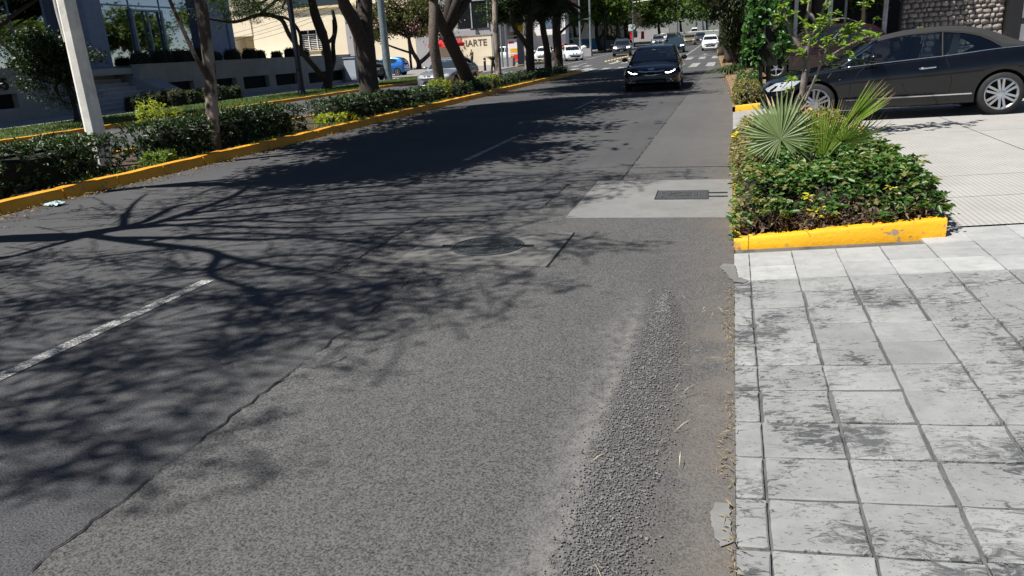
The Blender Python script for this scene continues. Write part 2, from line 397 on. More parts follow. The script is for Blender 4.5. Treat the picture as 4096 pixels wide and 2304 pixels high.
# ---------------- manhole slab with its lid
slab = tag(MB().prism([(-2.60, 5.375), (-1.325, 5.36), (-1.325, 6.43), (-2.63, 6.415)], -.02, .009).build('concrete_slab', M_slab),
           'grey concrete slab set in the asphalt round the manhole', 'slab')
for a, b in (((-1.317, 5.34), (-1.317, 6.44)),):
    MB().add([(a[0] - .008, a[1], .0105), (a[0] + .008, a[1], .0105), (b[0] + .008, b[1], .0105), (b[0] - .008, b[1], .0105)], [(0, 1, 2, 3)]).build('joint', M_crack, slab)
mh = empty('manhole_cover', (-1.975, 5.935, .014), .04, 'round cast iron manhole cover with raised emblem in concrete slab', 'manhole')
MB().lathe([(.315, -.01), (.315, .003), (.300, .004), (.298, -.006), (0, -.006)], 40).build('rim', M_iron2, mh)
MB().lathe([(.292, -.006), (.292, .002), (.285, .004), (0, .004)], 40).build('lid', M_iron, mh)
for s in (-1, 1): MB().box((s * .355, 0, .001), (.10, .035, .006)).build('lifting_notch', M_crack, mh)
ring = MB()
for k in range(26):
    a = 2 * math.pi * k / 26; ring.box((.235 * math.cos(a), .235 * math.sin(a), .006), (.022, .035, .004), rz=a + (.3 if k % 3 else -.4))
ring.build('raised_lettering', M_iron2, mh)
em = MB()
for (x, y, w, h, r) in ((-.10, .03, .09, .05, .3), (-.02, .05, .11, .03, -.2), (.06, .02, .08, .06, .1), (-.05, -.04, .14, .03, .2), (.08, -.05, .09, .025, -.3), (-.13, -.03, .05, .03, .8), (.13, .05, .04, .03, 0), (0, -.09, .16, .02, .05), (.02, .10, .06, .02, .4)):
    em.box((x, y, .006), (w, h, .004), rz=r)
em.build('raised_emblem', M_iron2, mh)
# ---------------- pale slab with meter cover
slab2 = tag(MB().prism([(-1.52, 7.02), (.045, 7.05), (.045, 9.07), (-1.53, 9.04)], -.02, .012).build('concrete_slab', M_slab2),
            'pale concrete slab reaching from asphalt to the planter kerb', 'slab')
M_rib = simple('grey_iron', (.085, .088, .086), .6, .3, var=.3, scale=25)
gt_ = empty('meter_cover', (-.475, 8.12, .016), .02, 'rectangular grey metal meter cover set in pale concrete slab', 'meter cover')
MB().box((0, 0, .0), (.55, .47, .010)).build('frame', M_iron2, gt_)
MB().box((-.265, 0, .0045), (.012, .47, .004)).build('gap', M_crack, gt_)
for i in range(17): MB().box((-.245 + i * .0305, 0, .0065), (.016, .43, .005)).build('rib', M_rib, gt_)
for s in (-1, 1): MB().box((.37, s * .10, .001), (.2, .035, .008)).build('hinge', M_iron, gt_)
em = MB()
for (x, y, w, h, r) in ((-.06, .06, .12, .03, .5), (-.06, -.06, .12, .03, -.5), (-.14, 0, .03, .10, 0), (.05, .07, .10, .025, -.3), (.05, -.07, .10, .025, .3), (.15, .0, .02, .12, 0), (-.2, .1, .02, .08, .2), (-.2, -.1, .02, .08, .2)):
    em.box((x, y, .0105), (w, h, .004), rz=r)
em.build('raised_emblem', M_iron2, gt_)
# ================================================================ pavement on the right
walk = sheet('sidewalk', .05, 3.6, [-1.0, 2, 4, 5.84, 6.28], 0, M_joint, fn=lambda y: 0)
me = walk.data
for v in me.vertices: v.co.z = gz(v.co.x, v.co.y) - .016
VX = [.05, .165, .47, .775, 1.075, 1.38, 1.685, 1.99, 2.29, 2.6, 2.9, 3.2, 3.5]
HY = [.42, .71, 1.01, 1.30, 1.60, 1.895, 2.19, 2.48, 2.775, 3.07, 3.385, 3.68, 3.97, 4.26, 4.545, 4.84, 5.125, 5.46, 5.83, 6.25]
def panel(name, x0, x1, y0, y1, m, parent, jx=.008, jy=.005, bev=.007, seed=0.0, ragged=False, zf=gz):
    n = 5; top = []; mid = []
    def edge(pts, inset):
        out = []
        for (x, y, nx, ny) in pts: out.append((x - nx * inset, y - ny * inset))
        return out
    def wob(i, k, axis): return .004 * noise.noise(Vector((i * 1.9, k * 3.1 + seed, axis)))
    pts = []
    X0, X1, Y0, Y1 = x0 + jx, x1 - jx, y0 + jy, y1 - jy
    for i in range(n): pts.append((X0 + (X1 - X0) * i / n, Y0 + wob(i, 0, 0), 0, -1))
    for i in range(n): pts.append((X1 + wob(i, 1, 0), Y0 + (Y1 - Y0) * i / n, 1, 0))
    for i in range(n): pts.append((X1 + (X0 - X1) * i / n, Y1 + wob(i, 2, 0), 0, 1))
    for i in range(n): 
        rg = -.045 * abs(noise.noise(Vector((i * .8 + seed, y0 * 5, 4)))) if ragged else 0
        pts.append((X0 + wob(i, 3, 0) + rg, Y1 + (Y0 - Y1) * i / n, -1, 0))
    dz = .0022 * noise.noise(Vector((seed, 2.2, 5))); N = len(pts)
    lo = [(p[0], p[1], zf(p[0], p[1]) - .018) for p in pts]; mi = [(p[0], p[1], zf(p[0], p[1]) - .005 + dz) for p in pts]
    tp = [(p[0], p[1], zf(p[0], p[1]) + dz) for p in edge(pts, bev)]
    mb = MB(); mb.add(lo + mi + tp, [(i, (i + 1) % N, N + (i + 1) % N, N + i) for i in range(N)] + [(N + i, N + (i + 1) % N, 2 * N + (i + 1) % N, 2 * N + i) for i in range(N)] + [tuple(2 * N + i for i in range(N))])
    return mb.build(name, m, parent)
k = 0
for j in range(len(HY) - 1):
    for i in range(len(VX) - 1):
        if VX[i] > 1.2 + .33 * (HY[j] + .2): continue
        new = HY[j] > 5.1; k += 1
        if j >= len(HY) - 2 and VX[i + 1] < 1.5: continue
        w = .5 if new else 1.0
        panel('panel', VX[i], VX[i + 1], HY[j], HY[j + 1], M_tile_new if new else M_tile, walk, .0075 * w * (.3 + 1.1 * abs(noise.noise(Vector((i * 5.3, j * .9, 2.2))) * 2)), .0065 * w * (.4 + 1.2 * abs(noise.noise(Vector((i * .8, j * 4.1, 7.2)))) * 2), .006 * w, seed=k * 1.37, ragged=(i == 0))
M_bed = concrete('broken_concrete', (.15, .148, .142), .25, (.09, .09, .088))
def jag(P, sd):
    out = []
    for i in range(len(P)):
        a = Vector(P[i]); b = Vector(P[(i + 1) % len(P)]); n = max(2, int((b - a).length / .012))
        for k in range(n):
            p = a + (b - a) * (k / n); q = .012 * noise.noise(Vector((p.x * 40 + sd, p.y * 40, 0))); out.append((p.x + q, p.y + .6 * q))
    return out
# broken bit of kerb edge where the old and the new concrete meet
flat_poly('broken_edge', jag([(.06, 5.50), (-.02, 5.52), (-.05, 5.42), (.0, 5.28), (.02, 5.16), (.06, 5.07), (.12, 5.05), (.15, 5.11), (.08, 5.2)], 1), .0105, M_bed, walk)
flat_poly('broken_edge', jag([(-.015, 2.42), (.035, 2.42), (.045, 2.2), (.01, 2.17), (-.02, 2.25), (-.03, 2.35)], 2), .0105, M_slab2, road)
# ---------------- driveway slabs
drive = empty('driveway', kind='structure')
def dslab(x0, x1, y0, y1, m):
    rows = []; nx = 6; g = .006
    for y in np.linspace(y0 + g, y1 - g, 5): rows.append([(x, y, gz(x, y)) for x in np.linspace(x0 + g, x1 - g, nx)])
    MB().grid(rows).build('slab', m, drive)
for (y0, y1) in ((6.28, 7.36), (7.36, 8.44), (8.44, 12.0)):
    dslab(1.53, 3.3, y0, y1, M_drive); dslab(3.3, 9.5, y0, y1, M_drive)
for (x0, x1) in ((1.53, 3.3), (3.3, 6.5), (6.5, 14)):
    dslab(x0, x1, 12.0, 17.6, M_drive2); dslab(x0, x1, 17.6, 24, M_drive2); dslab(x0, x1, 24, 33.5, M_drive2)
rows = [[(x, y, gz(x, y)) for x in np.linspace(.05, 1.53, 5)] for y in (12.95, 14, 16, 17.6)]
MB().grid(rows).build('slab', M_drive2, drive)
under = sheet('driveway', .06, 14, [6.2, 10, 14, 20, 34], 0, M_joint, fn=lambda y: 0, nx=8)
for v in under.data.vertices: v.co.z = gz(v.co.x, v.co.y) - .012
# ================================================================ kerbs
def kerb_run(name, x, ys, face, label_kind, m, h=.15, w=.2, lean=.05, gap=.007, parent=None, bend=None):
    """kerb stones along Y; 'face' = +1 when the road lies towards +X"""
    root = parent or empty(name, kind='structure')
    for a, b in zip(ys[:-1], ys[1:]):
        rows = []
        n = 4
        for i in range(n + 1):
            y = a + gap + (b - a - 2 * gap) * i / n; js = .012 * noise.noise(Vector((a * 3.7, x, 9))); xo = x + js + (bend(y) if bend else 0) + .014 * noise.noise(Vector((y * 2.2, x, 0))); hz = h + js + .016 * noise.noise(Vector((y * 2.6, x, 5)))
            z0 = zt(y)
            rows.append([(xo + face * p, y, z0 + q) for p, q in ((0, -.05), (0, .02), (-lean * .55, hz - .03), (-lean * .75, hz - .008), (-lean - .02, hz), (-w + .01, hz - .002), (-w, hz - .02), (-w, -.05))])
        mb = MB().grid(rows); nn = 8
        mb.f.append(tuple(range(nn))); mb.f.append(tuple(reversed(range(n * nn, n * nn + nn))))
        mb.build('kerb_stone', m, root, smooth=50)
    return root
yk = [-6, -3, 0, 2, 4, 5.2]
while yk[-1] < 46.6: yk.append(yk[-1] + 1.0)
kL = kerb_run('kerb', -8.80, yk, 1, '', M_yellow, h=.165, w=.19, lean=.05)
kO = kerb_run('kerb', -11.85, [-6, 0] + [4 + 2 * i for i in range(22)], -1, '', M_yellow)
# rounded nose of the median
pts = []
cx, cy, rr = -10.325, 46.7, 1.52
for i in range(13):
    a = math.pi * i / 12
    pts.append((a, cx + rr * math.cos(a), cy + rr * 1.25 * math.sin(a)))
for (a0, x0, y0), (a1, x1, y1) in zip(pts[:-1], pts[1:]):
    mb = MB(); rows = []
    for a in (a0 + .004, a1 - .004):
        ca, sa = math.cos(a), math.sin(a) * 1.25
        rows.append([(cx + (rr - q) * ca, cy + (rr - q) * sa, z) for q, z in ((0, -.05), (0, .02), (.05, .13), (.09, .16), (.22, .16), (.24, -.05))])
    mb.grid(rows); mb.f.append((0, 1, 2, 3, 4, 5)); mb.f.append((11, 10, 9, 8, 7, 6)); mb.build('kerb_stone', M_yellow, kL)
kF = kerb_run('kerb', -18.62, [6 + 2 * i for i in range(27)], 1, '', M_yellow, h=.13, w=.2)
kF2 = kerb_run('kerb', -18.0, [66 + 3 * i for i in range(20)], 1, '', simple('pale_yellow_kerb', (.5, .36, .16), .8), h=.13, w=.25, bend=lambda y: .05 * (y - 66))
# median soil
rows = []
for y in [-6] + list(range(0, 47, 1)):
    rows.append([(x, y, .115 + .03 * noise.noise(Vector((x * 1.3, y * .8, 2)))) for x in (-11.66, -11.2, -10.6, -10, -9.5, -9.03)])
rows.append([(x, 48.2, .10) for x in (-10.8, -10.6, -10.4, -10.2, -10, -9.9)])
median = tag(MB().grid(rows).build('median_soil', M_soil, smooth=180), kind='structure')
# right hand road-edge kerb beyond the driveway
rows = [[(.05, y, zt(y) + .004), (.12, y, zt(y) + .03), (.42, y, zt(y) + .05), (.44, y, zt(y) - .02)] for y in (12.0, 14, 16, 17.6)]
# ================================================================ foliage helpers
def unit(a): return a / np.maximum(1e-9, np.linalg.norm(a, axis=-1, keepdims=True))
def leaf_arrays(P, D, N, L, W, fold=.25, six=False, curl=.15):
    """P base points, D leaf axes, N normals; returns verts and quads"""
    P = np.asarray(P, float); D = unit(np.asarray(D, float)); N = np.asarray(N, float)
    S = unit(np.cross(D, N)); N = unit(np.cross(S, D)); L = np.broadcast_to(np.asarray(L, float), (len(P),))[:, None]; W = np.broadcast_to(np.asarray(W, float), (len(P),))[:, None]
    if not six:
        V = np.stack([P, P + D * L * .45 + S * W * .5 + N * W * fold, P + D * L - N * L * curl, P + D * L * .45 - S * W * .5 + N * W * fold], 1)
        F = np.arange(len(P) * 4).reshape(-1, 4); return V.reshape(-1, 3), F
    V = np.stack([P, P + D * L * .28 + S * W * .46 + N * W * fold, P + D * L * .68 + S * W * .40 + N * (W * fold - L * curl * .4), P + D * L - N * L * curl,
                  P + D * L * .68 - S * W * .40 + N * (W * fold - L * curl * .4), P + D * L * .28 - S * W * .46 + N * W * fold], 1)
    b = (np.arange(len(P)) * 6)[:, None]
    F = np.concatenate([b + np.array([[0, 1, 2, 3]]), b + np.array([[0, 3, 4, 5]])], 0); return V.reshape(-1, 3), F
def rand_dirs(n, up=0.0, r=rng):
    d = r.normal(size=(n, 3)); d[:, 2] += up; return unit(d)
def crown_mesh(name, nclump, nleaf, leaf, seed, squash=.75, sig=.15, hollow=.35, droop=-.3, aspect=.5):
    r = np.random.default_rng(seed); c = unit(r.normal(size=(nclump, 3))) * (hollow + (1 - hollow) * r.random((nclump, 1)) ** .5)
    c *= .62 + .75 * r.random((nclump, 1)) ** 1.3
    c[:, 2] *= squash; s = sig * (.6 + .8 * r.random(nclump))
    idx = r.integers(0, nclump, nleaf); P = c[idx] + r.normal(size=(nleaf, 3)) * s[idx][:, None] * np.array([1, 1, .65])
    D = rand_dirs(nleaf, droop, r); N = rand_dirs(nleaf, .9, r); L = leaf * (.6 + .8 * r.random(nleaf))
    V, F = leaf_arrays(P, D, N, L, L * aspect); return np_mesh(name, V, F)
M_bark = simple('bark_grey', (.115, .092, .075), .95, var=.45, scale=14, bump=.9, bscale=26)
M_bark_d = simple('bark_dark', (.050, .040, .033), .95, var=.45, scale=16, bump=.9, bscale=26)
M_bark_p = simple('bark_pale', (.17, .15, .13), .9, var=.5, scale=9, bump=.6, bscale=30)
M_leaf_d = leaf_mat('leaf_dark', (.012, .028, .010, 1), (.045, .085, .022, 1), .5, .2)
M_leaf_m = leaf_mat('leaf_mid', (.03, .065, .013, 1), (.085, .15, .03, 1), .5, .3, warm=(.16, .16, .035, 1), wfrac=.08)
M_leaf_l = leaf_mat('leaf_light', (.06, .11, .015, 1), (.18, .26, .045, 1), .45, .35)
M_leaf_o = leaf_mat('leaf_olive', (.05, .065, .018, 1), (.14, .15, .05, 1), .55, .25)
M_hedge = leaf_mat('hedge_leaf', (.014, .036, .011, 1), (.050, .095, .028, 1), .42, .15, warm=(.17, .22, .12, 1), wfrac=.10, spec=.35)
M_cover = leaf_mat('cover_leaf', (.030, .085, .016, 1), (.10, .19, .04, 1), .38, .25, warm=(.18, .19, .06, 1), wfrac=.07, spec=.45)
M_cover_y = leaf_mat('cover_leaf_olive', (.09, .115, .03, 1), (.24, .24, .07, 1), .45, .25, warm=(.32, .22, .10, 1), wfrac=.25)
M_twig = simple('twig', (.10, .075, .052), .95, var=.5, scale=30)
M_twig_d = leaf_mat('dry_scrub', (.055, .038, .026, 1), (.21, .15, .105, 1), .85, .1)
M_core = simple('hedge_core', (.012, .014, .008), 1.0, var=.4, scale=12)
M_flower_y = leaf_mat('yellow_petal', (.75, .55, .03, 1), (.85, .70, .06, 1), .5, .3)
M_flower_p = leaf_mat('pink_petal', (.52, .22, .36, 1), (.72, .42, .55, 1), .6, .3)
M_flower_v = leaf_mat('violet_petal', (.20, .18, .42, 1), (.34, .30, .56, 1), .6, .3)
CROWN = [crown_mesh('crown_a', 70, 15000, .085, 1), crown_mesh('crown_b', 60, 14000, .085, 2, .8), crown_mesh('crown_c', 90, 16000, .08, 3, .7, .13)]
CROWN_S = crown_mesh('crown_sparse', 55, 2600, .075, 4, .7, .16, .3)
CROWN_M = crown_mesh('crown_feathery', 75, 7000, .06, 15, .7, .11, .3, -.7, .3)
CROWN_P = crown_mesh('crown_petals', 60, 420, .055, 14, .8, .16, .5, aspect=.8)
CROWN_F = [crown_mesh('crown_far', 46, 9000, .11, 5, .85, .17), crown_mesh('crown_far_b', 60, 9000, .10, 6, .95, .16)]
def curve(p0, p1, p2, n=6):
    p0, p1, p2 = Vector(p0), Vector(p1), Vector(p2)
    return [p0 * (1 - t) ** 2 + p1 * 2 * t * (1 - t) + p2 * t * t for t in [i / n for i in range(n + 1)]]
def smooth_path(pts, rad, n=4):
    P = [Vector(p) for p in pts]; out = []; rr = []
    for i in range(len(P) - 1):
        a = P[max(i - 1, 0)]; b = P[i]; c = P[i + 1]; d = P[min(i + 2, len(P) - 1)]
        for k in range(n):
            t = k / n
            out.append(.5 * ((2 * b) + (c - a) * t + (2 * a - 5 * b + 4 * c - d) * t * t + (-a + 3 * b - 3 * c + d) * t ** 3)); rr.append(rad[i] + (rad[i + 1] - rad[i]) * t)
    return out + [P[-1]], rr + [rad[-1]]
def tree(name, label, trunk, rad, limbs, crowns, mb_, ml, cat='tree', group=None, ntw=5, flare=True, seed=0, extra=None):
    """trunk: points, limbs: list of (points, radii); crowns: list of (mesh, centre, (rx,ry,rz), material)"""
    b = Vector(trunk[0]); root = empty(name, b, 0, label, cat, group)
    mb = MB(); r = random.Random(seed)
    P, RR = smooth_path(trunk, rad)
    if flare: RR[0] *= 1.45; RR[1] *= 1.15
    RR = [x * (1 + .10 * noise.noise(p * 3.0)) for x, p in zip(RR, P)]
    mb.tube([p - b for p in P], RR, 10)
    for pts, rd in limbs:
        Q, QR = smooth_path(pts, rd); mb.tube([p - b for p in Q], QR, 7)
    top = P[-1]
    for (cm, c, s, m) in crowns:
        c = Vector(c)
        for k in range(ntw):
            e = c + Vector((r.uniform(-.7, .7) * s[0], r.uniform(-.7, .7) * s[1], r.uniform(-.5, .4) * s[2]))
            mid = (top + e) / 2 + Vector((r.uniform(-.3, .3), r.uniform(-.3, .3), .4))
            mb.tube([p - b for p in curve(top, mid, e)], [RR[-1] * .75 * (1 - i / 7) + .015 for i in range(7)], 6)
    mb.build('trunk', mb_, root, smooth=180)
    for i, (cm, c, s, m) in enumerate(crowns):
        me = cm.copy() if (cm.materials and cm.materials[0] != m) or not cm.materials else cm
        if not me.materials: me.materials.append(m)
        elif me.materials[0] != m: me.materials.clear(); me.materials.append(m)
        o = link('crown', me, None, root, loc=Vector(c) - b, rot=(0, 0, r.uniform(0, 6.28)), scale=s)
        tag(o, kind='stuff')
    if extra: extra(root, b)
    return root
_mc = {}
def CM(me, m):                        # crown mesh carrying a material (cached)
    k = (me.name, m.name)
    if k not in _mc:
        c = me.copy(); c.materials.clear(); c.materials.append(m); _mc[k] = c
    return _mc[k]
# ================================================================ the planter in front
def wall_kerb(root, a, b, w, h, m, name='kerb_stone', n=6):
    a = Vector(a); b = Vector(b); d = (b - a).normalized(); s = Vector((-d.y, d.x, 0)); rows = []
    for i in range(n + 1):
        p = a + (b - a) * (i / n); j = .006 * noise.noise(p * 3)
        hh = h if not hasattr(h, '__len__') else h[0] + (h[1] - h[0]) * i / n
        z0 = gz(p.x, p.y) - .03; z1 = gz(p.x, p.y) + hh + j
        rows.append([(p.x + s.x * q, p.y + s.y * q, z) for q, z in ((0, z0), (0, z1 - .02), (.015, z1), (w - .015, z1), (w, z1 - .02), (w, z0))])
    mb = MB().grid(rows); mb.f.append(tuple(range(6))); mb.f.append(tuple(reversed(range(n * 6, n * 6 + 6)))); return mb.build(name, m, root, smooth=40)
planter = empty('planter', (0.1, 6, 0), 0, 'low planter with worn yellow front kerb beside the road', 'planter'); planter.location = (0, 0, 0)
wall_kerb(planter, (.165, 5.985, 0), (1.54, 5.985, 0), .13, (.076, .138), M_yellow2, 'front_kerb', 14)
wall_kerb(planter, (.055, 5.985, 0), (.16, 5.985, 0), .13, (.064, .072), M_yellow2, 'corner_kerb', 3)
wall_kerb(planter, (.115, 6.12, 0), (.115, 9.6, 0), .06, .085, M_yellow2, 'side_kerb', 12)
wall_kerb(planter, (.115, 9.61, 0), (.115, 12.9, 0), .06, .07, M_edge, 'side_kerb', 10)
wall_kerb(planter, (1.54, 6.12, 0), (1.54, 12.8, 0), .10, .13, M_edge, 'side_kerb', 10)
wall_kerb(planter, (.12, 12.78, 0), (1.44, 12.78, 0), .10, .10, M_edge, 'back_kerb', 6)
rows = [[(x, y, gz(x, y) + .06 + .03 * noise.noise(Vector((x * 3, y * 3, 0)))) for x in np.linspace(.10, 1.46, 9)] for y in np.linspace(6.1, 12.8, 30)]
MB().grid(rows).build('soil', M_soil, planter)
# concrete ramp edge where the drive meets the road
MB().grid([[(.05, y, .004), (.10, y, .018), (.48, y, .05), (.50, y, .02)] for y in np.linspace(12.95, 17.5, 6)]).build('ramp_edge', M_edge, drive)
def cover_height(x, y):
    e = min((x - .06) / .16, (1.60 - x) / .2, (y - 5.98) / .55, (12.9 - y) / .4); e = max(0.0, min(1.0, e))
    h = .15 + .32 * (e ** .6) + .11 * noise.noise(Vector((x * 2.6, y * 1.6, 3))) + .07 * noise.noise(Vector((x * 6, y * 6, 1)))
    if y > 9.3: h -= .03 * (y - 9.3)
    return h
def cover_points(n, seed, y0=6.05, y1=12.8, front=False):
    r = np.random.default_rng(seed); out = []
    while len(out) < n:
        x = r.uniform(.03, 1.62); y = y0 + (y1 - y0) * r.random() ** (1.35)
        h = cover_height(x, y); base = gz(x, y)
        edge = (x < .2 or x > 1.42 or y < 6.35)
        z = base + h - abs(r.normal()) * .05 if (not edge or r.random() < .4) else base + r.uniform(.14, max(.16, h))
        # thin, dry patch along the front
        dry = noise.noise(Vector((x * 2.2 + 5, y * 3, 8)))
        if y < 6.35 and z < base + .22 and r.random() < .6 + dry: continue
        if y < 6.5 and .55 < x < 1.05 and z < base + .24 and r.random() < .8: continue
        out.append((x, y, z))
    return np.array(out)
gc = empty('ground_cover', (.8, 6.3, .1), 0, 'dense green leafy ground cover filling the yellow-fronted planter', 'shrubs')
gco = Vector(gc.location)
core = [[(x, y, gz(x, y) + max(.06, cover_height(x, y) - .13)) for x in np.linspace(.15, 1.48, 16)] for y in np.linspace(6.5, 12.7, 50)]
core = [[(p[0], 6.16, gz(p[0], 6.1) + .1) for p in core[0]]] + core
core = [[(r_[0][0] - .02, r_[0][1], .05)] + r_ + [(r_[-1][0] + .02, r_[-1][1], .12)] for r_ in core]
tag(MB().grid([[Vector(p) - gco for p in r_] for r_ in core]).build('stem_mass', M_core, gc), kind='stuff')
P = cover_points(17000, 21); n = len(P)
# leaves grow in small rosettes: a stalk tip with 5-7 leaves
k = rng.integers(0, 3100, n); tips = P[:3100]; Pt = tips[k] + rng.normal(size=(n, 3)) * .012
ang = rng.random(n) * 6.283; D = np.stack([np.cos(ang), np.sin(ang), rng.normal(.12, .35, n)], 1)
N = np.stack([rng.normal(0, .6, n), rng.normal(-.15, .6, n), np.ones(n)], 1); Ls = rng.uniform(.032, .072, n)
yl = (tips[k][:, 1] > 9.0) | ((tips[k][:, 0] < .3) & (rng.random(n) < .5))
for sel, m in ((~yl, M_cover), (yl, M_cover_y)):
    V, F = leaf_arrays(Pt[sel] - np.array(gco), D[sel], N[sel], Ls[sel] * (1 if m is M_cover else .85), Ls[sel] * .5, .22, True)
    tag(link('leaf_mass', np_mesh('leaf_mass', V, F), m, gc), kind='stuff')
# the biggest front leaves, one by one
V, F = leaf_arrays(np.zeros((1, 3)), np.array([[1., 0, .0]]), np.array([[0, 0, 1.]]), np.array([.085]), np.array([.043]), .22, True); big_leaf = np_mesh('leaf', V, F); big_leaf.materials.append(M_cover)
r = random.Random(5); cnt = 0
while cnt < 290:
    x = r.uniform(.05, 1.58); y = r.uniform(6.1, 7.5); h = cover_height(x, y)
    if y < 6.35 and .55 < x < 1.05 and r.random() < .8: continue
    if y < 6.25 and r.random() < .5: continue
    z = gz(x, y) + h + r.uniform(-.06, .03); a0 = r.uniform(0, 6.28); nl = r.randint(3, 5)
    for q in range(nl):
        o = link('leaf', big_leaf, None, gc, loc=Vector((x, y, z)) - gco, rot=(r.uniform(-.4, .4), r.uniform(-.5, .25), a0 + q * 6.28 / nl)); s = r.uniform(.6, 1.0); o.scale = (s, s, s); cnt += 1
# dry twigs and dead leaves along the foot
n = 2600; r2 = np.random.default_rng(9); x = r2.uniform(.1, 1.5, n); y = 6.06 + np.abs(r2.normal(0, .22, n)); sel2 = r2.random(n) < .3; x[sel2] = .1 + np.abs(r2.normal(0, .05, sel2.sum())); y[sel2] = r2.uniform(6.1, 9.5, sel2.sum())
z = np.array([gz(a, b) for a, b in zip(x, y)]) + r2.uniform(.09, .30, n) * np.clip((y - 5.9) / .5 + .35, 0, 1)
Pq = np.stack([x, y, z], 1); D = rand_dirs(n, -.2, r2); V, F = leaf_arrays(Pq - np.array(gco), D, rand_dirs(n, .3, r2), r2.uniform(.03, .09, n), r2.uniform(.006, .03, n), .3, False)
tag(link('dry_scrub', np_mesh('dry_scrub', V, F), M_twig_d, gc), kind='stuff')
tw = MB(); rr = random.Random(3)
for i in range(170):
    x = rr.uniform(.1, 1.52); y = rr.uniform(6.07, 6.5); z = gz(x, y) + .13
    a = Vector((x, y, z)); e = a + Vector((rr.uniform(-.18, .18), rr.uniform(-.16, .06), rr.uniform(-.03, .25))); m_ = (a + e) / 2 + Vector((rr.uniform(-.05, .05), 0, rr.uniform(0, .06)))
    tw.tube([p - gco for p in curve(a, m_, e, 3)], [.004, .0035, .003, .002], 4, False)
tag(tw.build('twigs', M_twig, gc), kind='stuff')
# yellow shoots
def rosettes(name, pts, m, parent, org, ln=(.04, .06), per=8, seed=0, w=.5):
    r = np.random.default_rng(seed); P = np.repeat(np.array(pts), per, 0) + r.normal(size=(len(pts) * per, 3)) * .012; n = len(P)
    a = r.random(n) * 6.283; D = np.stack([np.cos(a), np.sin(a), r.normal(.3, .4, n)], 1); L = r.uniform(ln[0], ln[1], n)
    V, F = leaf_arrays(P - np.array(org), D, np.tile([0, -.2, 1.], (n, 1)) + r.normal(size=(n, 3)) * .25, L, L * w, .2, True); return tag(link(name, np_mesh(name, V, F), m, parent), kind='stuff')
rosettes('yellow_shoots', [(.63, 6.13, .25), (.68, 6.14, .28), (.72, 6.12, .22), (.80, 6.14, .24), (.42, 6.12, .22), (.47, 6.15, .2), (.60, 6.2, .36), (1.2, 6.3, .40)], leaf_mat('yellow_leaf', (.42, .42, .03, 1), (.62, .55, .06, 1), .4, .3), gc, gco, seed=4)
rosettes('flowers', [(.06, 10.9, .30), (.055, 11.0, .26), (.09, 10.7, .34), (1.1, 11.9, .5), (1.15, 12.2, .5), (1.2, 11.6, .48)], M_flower_y, gc, gco, (.03, .05), 7, 6, .8)
# ---------------- fan palm
M_palm = leaf_mat('palm_blade', (.075, .13, .035, 1), (.155, .22, .07, 1), .5, .30, spec=.4)
M_palm_b = leaf_mat('palm_blade_bright', (.14, .23, .025, 1), (.24, .34, .05, 1), .45, .45)
M_palm_grey = leaf_mat('palm_blade_grey', (.10, .155, .055, 1), (.185, .24, .10, 1), .5, .2, spec=.35)
M_stalk = simple('palm_stalk', (.12, .16, .05), .5, var=.25, scale=12)
palm = empty('fan_palm', (.765, 7.36, .34), 0, 'young fan palm with four pleated fronds rising from the ground cover', 'palm')
po = Vector(palm.location)
MB().tube([(0, 0, -.15), (0, 0, .05), (.01, 0, .16)], [.06, .075, .03], 8).build('stem', M_twig, palm, smooth=180)
def blade(L, W, tipdroop, seed):
    """pleated blade, folded along its rib, forked brown tip"""
    r = random.Random(seed); st = [(0, .12), (.25, .60), (.48, 1.0), (.68, .66), (.86, .28), (1.0, .03)]; mb = MB(); c = []; l = []; rt = []
    for t, w in st:
        z = -tipdroop * L * max(0, t - .45) ** 2 * 2.2; ww = W * w
        c.append((t * L, 0, z - ww * .30)); l.append((t * L, ww * .5, z)); rt.append((t * L, -ww * .5, z))
    mb.grid([l, c, rt]); me = mb.mesh('leaflet'); return me
M_tip = simple('palm_dry_tip', (.30, .23, .12), .8, var=.25, scale=30)
def frond(hub, base, axis, normal, radius, spread, n, m, droop=.2, seed=0, back=1.0):
    """hub of the fan; axis: middle leaflet direction; normal: the way the fan faces"""
    hub = Vector(hub); axis = Vector(axis).normalized(); normal = Vector(normal).normalized(); side = normal.cross(axis).normalized(); normal = axis.cross(side).normalized()
    mid = (Vector(base) + hub) / 2 + Vector((0, 0, .05))
    fr = MB().tube([p - po for p in curve(base, mid, hub, 6)], [.016, .014, .012, .011, .010, .009, .008], 6).build('frond', M_stalk, palm, smooth=180)
    r = random.Random(seed); W = 2 * radius * .5 * math.tan(R_(spread) / n / 2) * 1.15
    proto = [blade(radius, max(.016, W), droop * q, seed) for q in (.3, 1.0, 2.6)]
    for q, p in enumerate(proto):
        p.materials.append(m); p.materials.append(M_tip)
        for f_ in p.polygons:
            if q and sum(p.vertices[v].co.x for v in f_.vertices) / len(f_.vertices) > (.90 if q == 1 else .74) * radius: f_.material_index = 1
    for i in range(n):
        a = R_(-spread / 2 + spread * (i + .5) / n) + r.uniform(-.02, .02)
        t = abs(i + .5 - n / 2) / (n / 2); s = (1.0 - (.42 * t ** 2) * back) * r.uniform(.93, 1.04)
        d = (axis * math.cos(a) + side * math.sin(a)); tilt = r.uniform(-.07, .07) - .05 + .12 * t * (1 if i % 5 else 2.2)
        d2 = (d + normal * tilt).normalized(); y = normal.cross(d2).normalized(); nn = d2.cross(y)
        o = link('leaflet', proto[r.choice((0, 0, 1, 1, 1, 2))], None, fr)
        o.matrix_local = Matrix((( d2.x * s, y.x * s, nn.x * s, hub.x - po.x), (d2.y * s, y.y * s, nn.y * s, hub.y - po.y), (d2.z * s, y.z * s, nn.z * s, hub.z - po.z), (0, 0, 0, 1)))
    return fr
